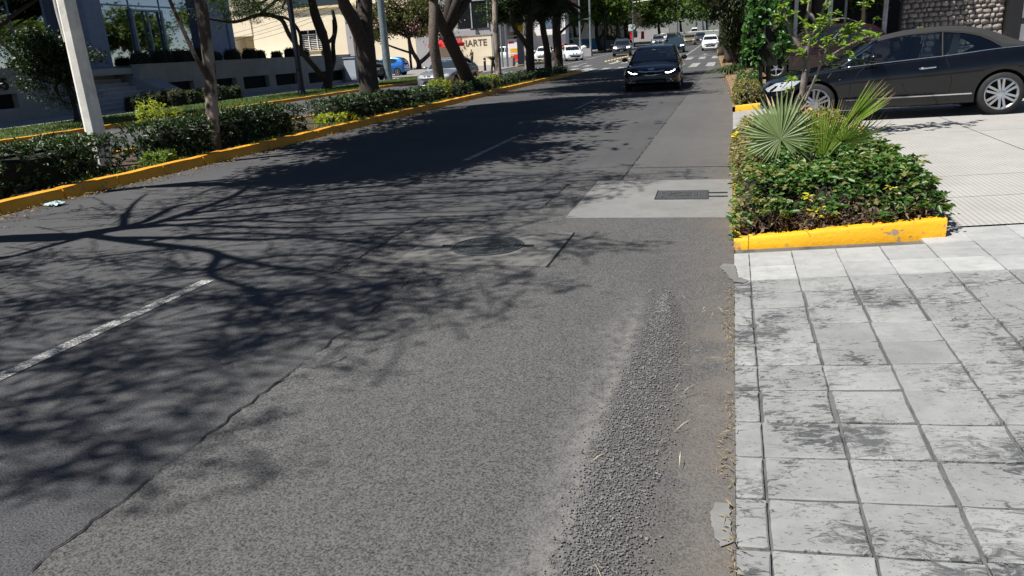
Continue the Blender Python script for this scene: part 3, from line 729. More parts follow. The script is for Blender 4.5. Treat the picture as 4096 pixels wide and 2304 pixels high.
b0 = (.765, 7.34, .40)
frond((.44, 7.22, .70), b0, (-.30, .30, 1), (-.18, -1, .62), .47, 326, 50, M_palm_grey, .30, 1, 1.25)
frond((.80, 7.24, .50), b0, (.04, .06, 1), (.0, -1, .1), .54, 84, 30, M_palm_b, .04, 2, .25)
frond((.94, 7.10, .67), (.78, 7.32, .36), (.50, -.42, .30), (.1, -.45, -1), .43, 205, 34, M_palm, .30, 3)
frond((.95, 7.45, .70), (.78, 7.36, .40), (.66, .10, .70), (-.35, -1, .25), .57, 34, 22, M_palm_b, .03, 4, .3)
# ---------------- small tree in the planter
st = empty('small_tree', (.985, 12.0, .10), 0, 'slender small tree with fresh green leaf tufts behind the palm', 'tree'); so = Vector(st.location)
mb = MB()
def limb(pts, rd, n=7):
    Q, QR = smooth_path(pts, rd, 4); mb.tube([p - so for p in Q], QR, n)
limb([(.985, 12, .05), (1.0, 12, .54), (1.01, 11.98, .90), (1.04, 12, 1.14), (1.0, 12, 1.30)], [.056, .050, .048, .047, .045])
limb([(1.0, 12, 1.25), (.93, 12, 1.40), (.81, 12.03, 1.58), (.76, 12.05, 1.7), (.71, 12.08, 1.84), (.67, 12.1, 2.04), (.60, 12.2, 2.5)], [.038, .034, .030, .024, .022, .02, .012])
limb([(1.02, 12, 1.2), (1.045, 12, 1.38), (1.06, 12, 1.52), (1.0, 11.98, 1.62), (.985, 11.97, 1.74), (1.02, 12, 1.86), (1.03, 12.0, 2.1), (1.0, 12, 2.7)], [.042, .04, .038, .034, .032, .03, .025, .012])
limb([(1.06, 12, 1.5), (1.12, 12.02, 1.62), (1.10, 12, 1.74), (1.03, 12, 1.86)], [.03, .03, .028, .026])
limb([(1.12, 12.02, 1.64), (1.18, 12.05, 1.78), (1.25, 12.1, 1.95), (1.4, 12.1, 2.4), (1.6, 12.0, 2.9)], [.024, .02, .018, .014, .008])
limb([(1.0, 12.02, 1.28), (.985, 12.05, 1.5), (.99, 12.05, 1.68)], [.016, .012, .008])
limb([(1.03, 11.95, .62), (1.12, 11.9, .85), (1.2, 11.85, 1.12), (1.3, 11.8, 1.4), (1.45, 11.75, 1.6)], [.022, .02, .017, .012, .008])
limb([(1.10, 11.95, 1.62), (1.3, 11.9, 1.72), (1.5, 11.9, 1.74), (1.7, 11.9, 1.66)], [.014, .012, .009, .006])
limb([(1.2, 11.86, 1.14), (1.4, 11.8, 1.30), (1.62, 11.8, 1.42), (1.86, 11.8, 1.5)], [.012, .010, .008, .005])
limb([(.9, 12, .12), (.86, 11.95, .6), (.84, 11.95, .98)], [.012, .010, .006])
mb.build('trunk', M_bark_p, st, smooth=180)
r = np.random.default_rng(31); pts = []
for (cx_, cz_, n_, sx, sz) in ((.74, 1.74, 5, .10, .10), (.95, 1.36, 3, .06, .05), (1.03, 1.56, 4, .07, .08), (1.18, 1.75, 8, .13, .12), (1.3, 1.45, 9, .15, .13), (1.5, 1.62, 11, .17, .12), (1.72, 1.56, 9, .13, .09), (1.85, 1.5, 4, .05, .05), (1.28, 1.12, 3, .10, .08), (1.45, 1.28, 5, .12, .07), (1.2, .95, 1, .05, .05), (.85, .9, 3, .02, .10),
                              (.7, 2.15, 8, .3, .2), (1.1, 2.2, 10, .3, .25), (1.5, 2.1, 12, .3, .25), (1.2, 2.6, 10, .4, .3), (1.65, 2.75, 20, .35, .25), (1.3, 3.0, 16, .4, .3), (1.95, 2.6, 12, .25, .2)):
    for q in range(n_): pts.append((cx_ + r.normal() * sx, 11.9 + r.normal() * .16, cz_ + r.normal() * sz))
rosettes('leaves', pts, leaf_mat('tuft_leaf', (.10, .20, .02, 1), (.25, .36, .05, 1), .3, .35, spec=.6), st, so, (.06, .11), 10, 12, .42)
tmb = MB()
for p in pts[:70]: tmb.tube([Vector(p) - so, Vector((p[0] - .1, 12, p[2] - .13)) - so], [.003, .005], 4, False)
tag(tmb.build('twigs', M_twig, st), kind='stuff')
# ================================================================ second planter along the road
planter2 = empty('planter', (0, 0, 0), 0, 'long planter with short yellow kerb end beyond the driveway', 'planter')
wall_kerb(planter2, (.10, 17.62, 0), (.62, 17.62, 0), .12, .13, M_yellow2, 'end_kerb', 4)
def xk(Y): return .04 - .026 * max(0.0, Y - 22.0)
rows = [[(xk(y), y, zt(y) - .02), (xk(y), y, zt(y) + .10), (xk(y) + .12, y, zt(y) + .12), (xk(y) + .5, y, zt(y) + .14), (2.2, y, zt(y) + .15)] for y in [17.7, 20, 24, 30, 36, 42, 48, 54, 60, 66, 75, 90, 120]]
rows = [r_ if r_[0][1] > 30 else r_[:4] + [(.66 + max(0, r_[0][1] - 24) * .25, r_[0][1], .13)] for r_ in rows]
verge = tag(MB().grid(rows).build('verge_soil', simple('verge_litter', (.22, .15, .085), .95, var=.45, scale=7, bump=.8, bscale=30)), kind='structure')
def box_shrub(name, label, c, half, h, n, ml, leaf=(.03, .06), cat='shrub', group=None, seed=0, core=True, z0=None, rosette=6, asp=.5, lump=.10, rz=0.0, corem=None, boxy=.55, wv=.35, zv=.75):
    """clipped shrub: dark inner mass, leaves in rosettes over its surface"""
    r = np.random.default_rng(seed); z0 = gz(c[0], c[1]) + zt(c[1]) if z0 is None else z0
    root = empty(name, (c[0], c[1], z0), rz, label, cat, group)
    def surf(u, v):                          # superellipsoid-ish mound
        a = u * 2 * math.pi; k = 1.0 + lump * noise.noise(Vector((math.cos(a) * 2.5 + seed, math.sin(a) * 2.5 * half[1] / half[0], v * 3)))
        ca, sa = math.cos(a), math.sin(a); e = boxy
        ca = math.copysign(abs(ca) ** e, ca); sa = math.copysign(abs(sa) ** e, sa); w = math.cos(v * math.pi / 2) ** wv if v < .999 else 0.0
        return (half[0] * ca * w * k, half[1] * sa * w * k, h * math.sin(v * math.pi / 2) ** zv * k)
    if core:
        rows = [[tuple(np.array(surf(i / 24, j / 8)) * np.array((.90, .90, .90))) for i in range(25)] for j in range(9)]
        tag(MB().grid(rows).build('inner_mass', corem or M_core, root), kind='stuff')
    nt = max(20, n // rosette); U = r.random(nt); Vv = r.random(nt) ** .9; S = np.array([surf(a, b) for a, b in zip(U, Vv)]) * (1 - np.abs(r.normal(0, .05, (nt, 1))))
    per = 2 * (half[0] + half[1]); P = np.repeat(S, rosette, 0) + r.normal(size=(nt * rosette, 3)) * .012; m_ = len(P)
    out = P / np.array([half[0] ** 2, half[1] ** 2, h * h]); D = unit(unit(out) * .7 + r.normal(size=(m_, 3)) * .8); N = unit(out) + r.normal(size=(m_, 3)) * .35 + np.array([0, 0, .5])
    L = r.uniform(leaf[0], leaf[1], m_); V, F = leaf_arrays(P, D, N, L, L * asp, .2, True); tag(link('leaf_mass', np_mesh('leaf_mass', V, F), ml, root), kind='stuff')
    return root
box_shrub('low_hedge', 'low olive hedge behind the short yellow kerb end', (.36, 19.4), (.32, 1.7), .52, 4200, M_cover_y, (.03, .055), seed=41)
box_shrub('low_hedge', 'low green hedge past the big-leaved shrub', (.5, 24.2), (.36, 2.6), .5, 2500, M_cover, (.04, .06), seed=42)
bs = box_shrub('leafy_shrub', 'tall broad-leaved green shrub by the convertible bonnet', (.82, 20.6), (.52, .6), 1.55, 2300, leaf_mat('broad_leaf', (.035, .10, .025, 1), (.09, .20, .05, 1), .4, .3), (.09, .16), seed=43, z0=.85, rosette=4, asp=.75, lump=.25)
MB().tube([(-.1, 0, -.75), (-.12, .02, 0), (0, 0, .6)], [.05, .045, .03], 7).build('stem', M_bark, bs, smooth=180); MB().tube([(.10, .02, -.75), (.06, 0, 0), (.05, 0, .5)], [.07, .06, .03], 7).build('stem', M_bark_d, bs, smooth=180)
# grasses and cycads on the verge
def blades(name, label, c, n, L, spread, m, cat='plant', z0=None, w=.02, seed=0, droop=.5, up=.8):
    r = np.random.default_rng(seed); z0 = zt(c[1]) + gz(c[0], c[1]) + .1 if z0 is None else z0; root = empty(name, (c[0], c[1], z0), 0, label, cat); mb = MB()
    for i in range(n):
        a = r.random() * 6.283; l = L * r.uniform(.6, 1.1); o = np.array([math.cos(a), math.sin(a)]); q = spread * r.uniform(.4, 1.1); s = np.array([-o[1], o[0]]) * w / 2; l_, r_ = [], []
        for t in (0, .3, .6, .85, 1.0):
            p = o * (q * t * l); z = up * l * t - droop * l * t ** 2.2; ww = (1 - t) ** .6 + .05
            l_.append((p[0] + s[0] * ww, p[1] + s[1] * ww, z)); r_.append((p[0] - s[0] * ww, p[1] - s[1] * ww, z))
        mb.grid([l_, r_])
    tag(mb.build('blades', m, root), kind='stuff'); return root
M_straw = leaf_mat('straw_blade', (.20, .16, .06, 1), (.36, .30, .12, 1), .7, .3)
blades('grass_tuft', 'dry straw-coloured grass tuft at the planted road edge', (.35, 27.5), 150, .75, .7, M_straw, w=.03, seed=1)
blades('cycad', 'dark feathery cycad leaning over the road edge', (-.1, 33.0), 110, 1.15, 1.0, M_leaf_d, w=.09, seed=2, droop=.75)
blades('cycad', 'small dark cycad at the foot of the thick dark tree', (.2, 36.5), 90, 1.1, 1.0, M_leaf_d, w=.09, seed=3, droop=.7)
# ================================================================ trees along the right
M_leaf_s = leaf_mat('leaf_shade', (.010, .022, .008, 1), (.04, .07, .02, 1), .5, .15)
tree('street_tree', 'thick dark ivy-clad tree overhanging the right road edge', [(.5, 38, .1), (.35, 38, 1.4), (.25, 38.2, 2.8), (.4, 38.3, 4.5)], [.42, .40, .34, .25],
     [([(.3, 38, 2.4), (-.6, 38.4, 3.4), (-1.6, 38.8, 4.4)], [.2, .14, .07])],
     [(CM(CROWN[0], M_leaf_s), (1.4, 38.6, 5.6), (2.5, 3.0, 2.2), M_leaf_s), (CM(CROWN[1], M_leaf_s), (.3, 37.6, 2.5), (.95, 1.0, 1.9), M_leaf_s), (CM(CROWN[2], M_leaf_s), (-.3, 38, 4.2), (1.6, 1.6, 1.0), M_leaf_s)], M_bark_d, None, group='trees on the right verge', seed=1)
tree('street_tree', 'violet-flowering tree leaning out beyond the dark tree', [(-.2, 47, .1), (-.25, 47, 2), (-.4, 47.2, 4)], [.24, .2, .15], [([(-.3, 47, 2.4), (-1.4, 47.5, 3.6), (-2.4, 47.8, 4.6)], [.12, .09, .05])],
     [(CM(CROWN[1], M_leaf_m), (1.2, 47.4, 5.8), (2.5, 3.2, 2.1), M_leaf_m), (CM(CROWN_S, M_flower_v), (-1.2, 47.0, 4.3), (1.0, 1.2, .7), M_flower_v)], M_bark_d, None, group='trees on the right verge', seed=2)
tree('street_tree', 'broad tree with lit yellow-green crown over the right lane', [(-.7, 62, .2), (-.8, 62, 2.5), (-1.0, 62, 4.5)], [.26, .22, .16], [], [(CM(CROWN[2], M_leaf_l), (.9, 62, 6.2), (2.7, 3.6, 2.2), M_leaf_l)], M_bark_d, None, group='trees on the right verge', seed=3)
for i, (x, y, s, m, lb) in enumerate(((3.0, 30.5, 3.2, M_leaf_s, 'dark crown rising behind the parked dark red car'), (2.6, 46, 3.6, M_leaf_m, 'green tree behind the violet-flowering tree'), (1.0, 76, 4.2, M_leaf_m, 'rounded tree on the right verge past the crossing'), (.6, 92, 4.5, M_leaf_l, 'light green tree far along the right verge'), (-.2, 112, 5.0, M_leaf_m, 'tall green tree at the far right of the avenue'), (3.5, 100, 6.0, M_leaf_d, 'dark tree mass behind the right verge far off'))):
    tree('street_tree', lb, [(x, y, zt(y)), (x, y, zt(y) + 2), (x - .1, y, zt(y) + 3.6)], [.22, .18, .13], [], [(CM(CROWN_F[i % 2], m), (x - .2, y, zt(y) + 3.0 + s * .75), (s, s, s * .8), m)], M_bark_d, None, group='trees on the right verge', seed=10 + i)
# ================================================================ gravel on the road
pile = empty('gravel_pile', (-.34, 3.3, 0), 0, 'long heap of loose dark gravel lying along the road edge', 'gravel'); po_ = Vector(pile.location)
gy = [1.2, 1.93, 2.2, 2.56, 2.94, 3.39, 4.08, 4.6, 4.85]; gl = [-.64, -.56, -.57, -.59, -.57, -.55, -.51, -.48, -.42]; gr_ = [-.10, -.13, -.14, -.15, -.14, -.14, -.17, -.27, -.34]
def gr_h(x, y):
    l = np.interp(y, gy, gl); r = np.interp(y, gy, gr_); t = (x - l) / (r - l)
    return 0 if t <= 0 or t >= 1 else .020 * math.sin(math.pi * t) ** .8 * min(1, (4.9 - y) / .5) * (1 + .3 * noise.noise(Vector((x * 5, y * 5, 0))))
rows = []
for y in np.linspace(1.2, 4.84, 60):
    l = np.interp(y, gy, gl) + .02; r = np.interp(y, gy, gr_) - .01
    rows.append([Vector((x, y, .002 + gr_h(x, y))) - po_ for x in np.linspace(l, r, 10)])
tag(MB().grid(rows).build('mound', M_patch, pile, smooth=180), kind='stuff')
ico = bmesh.new(); bmesh.ops.create_icosphere(ico, subdivisions=1, radius=1.0)
for v in ico.verts: v.co *= 1 + .35 * noise.noise(v.co * 1.7); v.co.z *= .50
IV = np.array([v.co for v in ico.verts]); IF = np.array([[v.index for v in f.verts] for f in ico.faces]); stone_me = bpy.data.meshes.new('stone'); ico.to_mesh(stone_me); ico.free(); stone_me.materials.append(M_gravel)
def stones(n, seed, y0, y1, smin, smax, scatter=False):
    r = np.random.default_rng(seed); out = []
    while len(out) < n:
        y = y0 + (y1 - y0) * r.random(); l = np.interp(y, gy, gl); rr_ = np.interp(y, gy, gr_)
        x = (l + (rr_ - l) * np.clip(r.normal(.45, .22), -.1, 1.1)) if not scatter else r.normal((l + rr_) / 2, .26)
        if x > .02: continue
        if not scatter:
            e = min(x - l, rr_ - x); 
            if e < .09 and r.random() > .12 + e * 9: continue
        s = smin + (smax - smin) * r.random() ** 2.2; out.append((x, y, .005 + (gr_h(x, y) if not scatter else 0) + s * .12 + (0 if scatter else .003 * r.random()), s, r.random() * 6.28, r.normal() * .4))
    return np.array(out)
def stone_cloud(S):
    c, s_ = np.cos(S[:, 4]), np.sin(S[:, 4]); V = IV[None] * S[:, 3][:, None, None] * np.random.default_rng(1).uniform(.75, 1.25, (len(S), 1, 3))
    X = V[:, :, 0] * c[:, None] - V[:, :, 1] * s_[:, None]; Y = V[:, :, 0] * s_[:, None] + V[:, :, 1] * c[:, None]
    V = np.stack([X, Y, V[:, :, 2]], 2) + (S[:, :3] - np.array(po_))[:, None, :]; F = IF[None] + (np.arange(len(S)) * len(IV))[:, None, None]; return np_mesh('stones', V.reshape(-1, 3), F.reshape(-1, 3))
S = np.concatenate([stones(19000, 1, 1.5, 4.85, .0014, .0056), stones(5500, 2, 1.5, 4.95, .0012, .0042, True)])
tag(link('loose_stones', stone_cloud(S), M_gravel, pile), kind='stuff')
for q in stones(280, 3, 1.6, 4.6, .0050, .0082):
    o = link('stone', stone_me, None, pile, loc=Vector(q[:3]) - po_, rot=(q[5], 0, q[4])); o.scale = (q[3], q[3] * .9, q[3])
# straw and litter along the pavement edge
def litter(name, label, pts, m, L, W, seed, cat='litter'):
    r = np.random.default_rng(seed); n = len(pts); D = unit(np.stack([r.normal(size=n), r.normal(size=n), r.normal(0, .12, n)], 1)); V, F = leaf_arrays(pts, D, np.tile([0, 0, 1.], (n, 1)) + r.normal(size=(n, 3)) * .25, r.uniform(L[0], L[1], n), r.uniform(W[0], W[1], n), .2, False)
    o = link(name, np_mesh(name, V, F), m); return tag(o, label, cat, kind='stuff')
r = np.random.default_rng(77); n = 420; y = r.uniform(1.3, 4.95, n); y = y[np.array([noise.noise(Vector((0, a * 2.2, 4))) > -.15 for a in y])]; n = len(y)
litter('straw_litter', 'dry straw caught along the broken pavement edge', np.stack([.03 + r.normal(0, .014, n) + .01 * np.sin(y * 4), y, .012 + r.uniform(0, .02, n)], 1), leaf_mat('dull_straw', (.14, .10, .05, 1), (.34, .27, .15, 1), .8, .2), (.015, .045), (.003, .006), 1)
n = 2600; y = 5.5 + 42 * r.random(n) ** 1.4; x = -8.74 + np.abs(r.normal(0, .22, n)) * (1 + .6 * np.sin(y * 1.7) * np.sin(y * .6))
litter('leaf_litter', 'brown fallen leaves drifted along the yellow median kerb', np.stack([x, y, .008 + r.uniform(0, .03, n)], 1), M_dry, (.025, .06), (.012, .03), 2)
n = 1500; y = r.uniform(22, 70, n); x = np.array([xk(a) for a in y]) - .12 + np.abs(r.normal(0, .55, n))
litter('leaf_litter', 'orange-brown leaf litter on the right road edge near the crossing', np.stack([x, y, np.array([zt(a) for a in y]) + .02 + np.where(x > np.array([xk(a) for a in y]), .12, 0) + r.uniform(0, .06, n)], 1), M_dry, (.04, .09), (.02, .05), 3)
n = 24; litter('straw_litter', 'pale straws scattered over the gravel and asphalt', np.stack([r.uniform(-.45, .0, n), r.uniform(1.9, 4.9, n), .03 + r.uniform(0, .02, n)], 1), leaf_mat('pale_straw', (.45, .38, .25, 1), (.6, .55, .4, 1), .7, .2), (.03, .12), (.002, .004), 4)
bag = MB()
rows = []
for i in range(9):
    rows.append([(-8.54 + (i - 4) * .028 + .02 * noise.noise(Vector((i, j, 0))), 7.77 + (j - 3) * .03 + .02 * noise.noise(Vector((i, j, 5))), .02 + .055 * abs(noise.noise(Vector((i * .6, j * .7, 2)))) + .03 * math.sin(i / 8 * math.pi) * math.sin(j / 6 * math.pi)) for j in range(7)])
tag(bag.grid(rows).build('plastic_bag', simple('bag_plastic', (.30, .45, .48), .35, var=.3, scale=30)), 'crumpled pale blue plastic bag by the median kerb', 'bag')
V, F = leaf_arrays(np.array([[1.10, 2.475, gz(1.1, 2.47) + .012]]), np.array([[1., .25, .1]]), np.array([[0, -.1, 1.]]), np.array([.05]), np.array([.025]), .25, True)
tag(link('fallen_leaf', np_mesh('fallen_leaf', V, F), simple('orange_leaf', (.45, .26, .09), .6, var=.2, scale=40)), 'single orange-brown fallen leaf on the pavement joint', 'leaf')
V, F = leaf_arrays(np.array([[-.01, 11.4, .03], [.0, 11.42, .03]]), np.array([[1., .2, .3], [.6, 1, .5]]), np.array([[0, -.6, 1.], [1, -.4, 1]]), np.array([.13, .1]), np.array([.06, .05]), .4, True)
tag(link('fallen_leaf', np_mesh('fallen_leaf', V, F), simple('red_brown_leaf', (.13, .03, .018), .5, var=.2, scale=40)), 'curled red-brown leaf lying at the planter kerb', 'leaf')
# ================================================================ the median: hedges
hl = ['dark clipped hedge at the left end of the median', 'dark clipped hedge under the slender mottled trunk', 'low dark hedge round the big forked trunk',
      'low dark hedge by the two leaning trunks', 'low dark hedge along the middle of the median', 'low dark hedge near the far end of the median', 'small low hedge at the tip of the median']
def box_hedge(name, label, x0, x1, y0, y1, h, n, ml, leaf, group, seed, z0, rosette=6, asp=.42):
    """box-clipped hedge: dark inner mass with rosettes spread evenly over top and sides"""
    r = np.random.default_rng(seed); root = empty(name, ((x0 + x1) / 2, (y0 + y1) / 2, z0), 0, label, 'hedge', group); hx, hy = (x1 - x0) / 2, (y1 - y0) / 2
    def bumpf(p): return 1 + .07 * noise.noise(Vector((p[0] * 1.5, p[1] * 1.5 + seed, p[2] * 2)))
    rows = []
    for j, (f, z) in enumerate(((1, 0), (1, .3), (1, .7), (.95, .9), (.8, .97), (.3, 1.0))):
        ring = []
        for k in range(33):
            a = 2 * math.pi * k / 32; ca, sa = math.cos(a), math.sin(a); m_ = max(abs(ca), abs(sa)) ** .7; p = (hx * .82 * f * ca / m_, (hy - .16) * (1 - (1 - f) * hx / hy) * sa / m_, (h - .14) * z); b_ = bumpf(p); ring.append((p[0] * b_, p[1], p[2] * b_))
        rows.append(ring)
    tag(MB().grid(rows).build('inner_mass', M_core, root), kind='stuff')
    A = np.array([2 * hx * 2 * hy, 2 * hy * h * 1.15, 2 * hy * h * .35, 2 * hx * h, 2 * hx * h]); A = A / A.sum(); nt = n // rosette; fc = r.choice(5, nt, p=A); u = r.uniform(-1, 1, nt); v = r.uniform(-1, 1, nt); P = np.zeros((nt, 3)); N0 = np.zeros((nt, 3))
    for q in range(nt):
        z = h * (v[q] * .5 + .5); e = 1 - .13 * max(0, z / h - .7) / .3
        if fc[q] == 0: P[q] = (u[q] * hx * .95, v[q] * hy * .97, h); N0[q] = (0, 0, 1)
        elif fc[q] == 1: P[q] = (hx * e, u[q] * hy, z); N0[q] = (1, 0, .3)
        elif fc[q] == 2: P[q] = (-hx * e, u[q] * hy, z); N0[q] = (-1, 0, .3)
        else: s_ = 1 if fc[q] == 3 else -1; P[q] = (u[q] * hx, s_ * hy * (e * .5 + .5), z); N0[q] = (0, s_, .3)
        b_ = bumpf(P[q]); P[q] *= (b_, 1, b_)
    P -= N0 * np.abs(r.normal(0, .06, (nt, 1))); P += r.normal(size=P.shape) * .02; P = np.repeat(P, rosette, 0) + r.normal(size=(nt * rosette, 3)) * .012; N0 = np.repeat(N0, rosette, 0); m_ = len(P)
    Dd = unit(N0 * .6 + r.normal(size=(m_, 3)) * .75); Nn = N0 + r.normal(size=(m_, 3)) * .4 + np.array([0, 0, .5]); L = r.uniform(leaf[0], leaf[1], m_)
    V, F = leaf_arrays(P, Dd, Nn, L, L * asp, .2, True); tag(link('leaf_mass', np_mesh('leaf_mass', V, F), ml, root), kind='stuff'); return root
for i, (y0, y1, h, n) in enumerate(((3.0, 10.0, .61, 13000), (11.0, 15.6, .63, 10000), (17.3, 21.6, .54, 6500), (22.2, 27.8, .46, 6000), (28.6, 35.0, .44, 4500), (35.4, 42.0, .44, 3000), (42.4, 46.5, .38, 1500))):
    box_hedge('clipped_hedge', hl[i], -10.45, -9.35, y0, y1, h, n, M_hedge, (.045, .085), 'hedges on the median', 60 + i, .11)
M_yg = leaf_mat('yellow_green_leaf', (.20, .26, .02, 1), (.40, .42, .05, 1), .4, .35)
for i, (x, y, r_, h, m, lb) in enumerate(((-10.9, 12.7, .36, .86, M_yg, 'feathery yellow-green shrub behind the slender mottled trunk'), (-9.3, 10.7, .22, .16, M_leaf_l, 'pale green weedy clump in the gap between two hedges'), (-9.35, 17.0, .45, .22, M_yg, 'sunlit grassy clump in the hedge gap near the road'),
                                          (-9.7, 25.2, .38, .62, M_yg, 'bright yellow-green bush beside the pale leaning trunk'), (-9.9, 31.3, .5, .5, M_yg, 'yellow-green bush in front of the slender far trunk'), (-9.3, 29.8, .35, .35, M_leaf_o, 'ashy olive shrub at the median kerb'))):
    box_shrub('small_shrub', lb, (x, y), (r_, r_), h, 700, m, (.05, .10), 'shrub', None, seed=80 + i, z0=.12, rosette=5, asp=.3, lump=.3, core=False)
yu = blades('yucca', 'spiky yucca rising behind the yellow-green bush', (-10.9, 35.6), 90, .75, 1.0, M_leaf_d, w=.06, seed=7, droop=.45, up=.7, z0=1.15)
MB().tube([(-.15, 0, -1.05), (-.1, 0, -.4), (0, 0, .1)], [.05, .05, .05], 6).build('stem', M_bark, yu); MB().tube([(.2, 0, -1.05), (.1, 0, -.5), (0, 0, 0)], [.05, .05, .05], 6).build('stem', M_bark, yu)
# grass on the median strip by the kerb
def grass(name, label, x0, x1, y0, y1, n, L, seed, zf, m=M_grass, mask=None):
    r = np.random.default_rng(seed); x = r.uniform(x0, x1, n); y = r.uniform(y0, y1, n)
    if mask is not None: k = np.array([mask(a, b) for a, b in zip(x, y)]); x, y = x[k], y[k]; n = len(x)
    D = unit(np.stack([r.normal(0, .45, n), r.normal(0, .45, n), np.ones(n)], 1)); P = np.stack([x, y, np.array([zf(a, b) for a, b in zip(x, y)])], 1)
    V, F = leaf_arrays(P, D, unit(r.normal(size=(n, 3)) + np.array([.3, -1, .0])), r.uniform(L[0], L[1], n), r.uniform(.012, .03, n), .1, False); o = link(name, np_mesh(name, V, F), m); return tag(o, label, 'grass', kind='stuff')
grass('grass', 'patchy grass between the median hedges and the yellow kerb', -9.5, -9.05, 4, 46, 9000, (.04, .11), 5, lambda a, b: .11, mask=lambda a, b: noise.noise(Vector((a, b * .5, 3))) > -.05 or 16 < b < 17.3 or 10.3 < b < 11)
n = 2600; r = np.random.default_rng(12); litter('leaf_litter', 'dry leaves lying under the median hedges', np.stack([r.uniform(-9.5, -9.02, n), r.uniform(4, 46, n), .13 + r.uniform(0, .03, n)], 1), M_dry, (.03, .08), (.02, .04), 13)
# ================================================================ trees on the median
G = 'trees on the median'
LD = CM(CROWN[0], M_leaf_d); LM = CM(CROWN[1], M_leaf_d); LC = CM(CROWN[2], M_leaf_d)
M_mott = NT('bark_mottled')
_n = M_mott.noise(3.2, 4.0, .6, M_mott.mapping((1, 1, .55))); _f = M_mott.noise(26, 4.0, .6)
_c = M_mott.mix(M_mott.ramp(_n, .46, .54), (.075, .055, .042, 1), (.30, .255, .215, 1)); _c = M_mott.mix(M_mott.math('MULTIPLY', M_mott.ramp(_f, .5, .7), .5), _c, (.06, .045, .035, 1))
M_mott.bump(_f, .6, .01); M_mott = M_mott.done(_c, .9, 0, .25)
tree('street_tree', 'slender tree with mottled grey-brown trunk standing in the hedge', [(-9.45, 12.35, .05), (-9.45, 12.5, .9), (-9.45, 12.64, 1.65), (-9.45, 12.72, 2.85), (-9.4, 12.8, 4.6)], [.12, .115, .11, .105, .09],
     [([(-9.45, 12.55, 1.4), (-9.5, 12.35, 1.85), (-9.45, 12.1, 2.25), (-9.45, 11.95, 2.6), (-9.45, 11.6, 3.5)], [.045, .042, .038, .034, .02])],
     [(LD, (-8.6, 12.6, 6.3), (3.3, 3.2, 2.0), M_leaf_d), (LC, (-7.9, 9.6, 6.8), (1.9, 2.2, 1.5), M_leaf_d)], M_mott, None, group=G, seed=21)
tree('street_tree', 'big tree with thick dark trunk forking low above the hedge', [(-10.2, 20.7, .05), (-10.2, 20.75, .7), (-10.2, 20.8, 1.6), (-10.2, 20.85, 2.5), (-10.2, 21.1, 3.3), (-10.1, 21.3, 5)], [.33, .30, .28, .27, .22, .16],
     [([(-10.2, 20.8, 1.9), (-10.2, 20.3, 2.6), (-10.2, 19.75, 3.2), (-10.1, 19.3, 4.4)], [.22, .20, .17, .12])],
     [(LM, (-8.8, 17.5, 6.6), (3.4, 3.0, 2.0), M_leaf_d), (LD, (-8.3, 20.6, 8.2), (3.3, 1.7, 1.6), M_leaf_d)], M_bark_d, None, group=G, seed=22)
tree('street_tree', 'grey-trunked tree crossing in front of the silver sedan', [(-10.2, 26.6, .05), (-10.2, 26.5, .8), (-10.2, 26.25, 2.1), (-10.2, 26.6, 3.4), (-10.2, 26.8, 5)], [.21, .20, .18, .17, .13], [],
     [(LC, (-7.9, 25.6, 8.3), (3.6, 2.2, 1.7), M_leaf_d)], M_bark, None, group=G, seed=23)
tree('street_tree', 'leaning dark tree with splayed roots and forked limbs', [(-10.2, 29.9, .05), (-10.2, 29.65, .6), (-10.2, 28.6, 1.5), (-10.2, 27.6, 2.35)], [.34, .27, .24, .24],
     [([(-10.2, 27.7, 2.3), (-10.2, 27.0, 2.9), (-10.2, 26.3, 3.9), (-10.1, 26, 5)], [.22, .17, .14, .1]), ([(-10.2, 27.6, 2.3), (-10.2, 28.0, 2.9), (-10.2, 28.73, 3.6), (-10, 29, 5)], [.20, .17, .14, .1]), ([(-10.2, 29.5, .6), (-10.2, 30.3, .25), (-10.2, 30.7, .1)], [.14, .12, .06])],
     [(LM, (-7.7, 29.8, 8.4), (3.7, 2.3, 1.8), M_leaf_d)], M_bark_d, None, group=G, seed=24)
tree('street_tree', 'slim straight trunk beside the bus shelter seen across the road', [(-10.2, 34.0, .05), (-10.2, 34.05, 1.5), (-10.2, 34.0, 2.6), (-10.2, 34.2, 4.2)], [.15, .14, .135, .12], [], [(LD, (-7.9, 34.2, 8.3), (3.7, 2.4, 1.9), M_leaf_d)], M_mott, None, group=G, seed=25)
tree('street_tree', 'dark tree with a cut limb leaning left by the black board', [(-10.2, 40.0, .05), (-10.2, 40.0, 1.2), (-10.2, 40.1, 2.4), (-10.1, 40.3, 4)], [.24, .23, .2, .16], [([(-10.2, 40, 1.55), (-10.2, 38.6, 2.1), (-10.2, 37.25, 2.6), (-10.2, 36.5, 3.3)], [.15, .13, .11, .08])],
     [(LC, (-9.8, 38.6, 5.9), (3.2, 2.8, 2.0), M_leaf_d), (LM, (-10.6, 37.8, 3.6), (1.1, 1.4, 1.0), M_leaf_d)], M_bark_d, None, group=G, seed=26)
tree('street_tree', 'dark leaning trunk third from the tip of the median', [(-10.3, 44.5, .05), (-10.2, 44.0, 1.4), (-10.2, 43.2, 2.7), (-10.1, 42.8, 4)], [.26, .20, .17, .14], [], [(LD, (-9.8, 43.0, 6.2), (3.2, 2.8, 2.2), M_leaf_d), (LM, (-10.6, 42.6, 3.7), (1.3, 1.5, 1.0), M_leaf_d)], M_bark_d, None, group=G, seed=27)
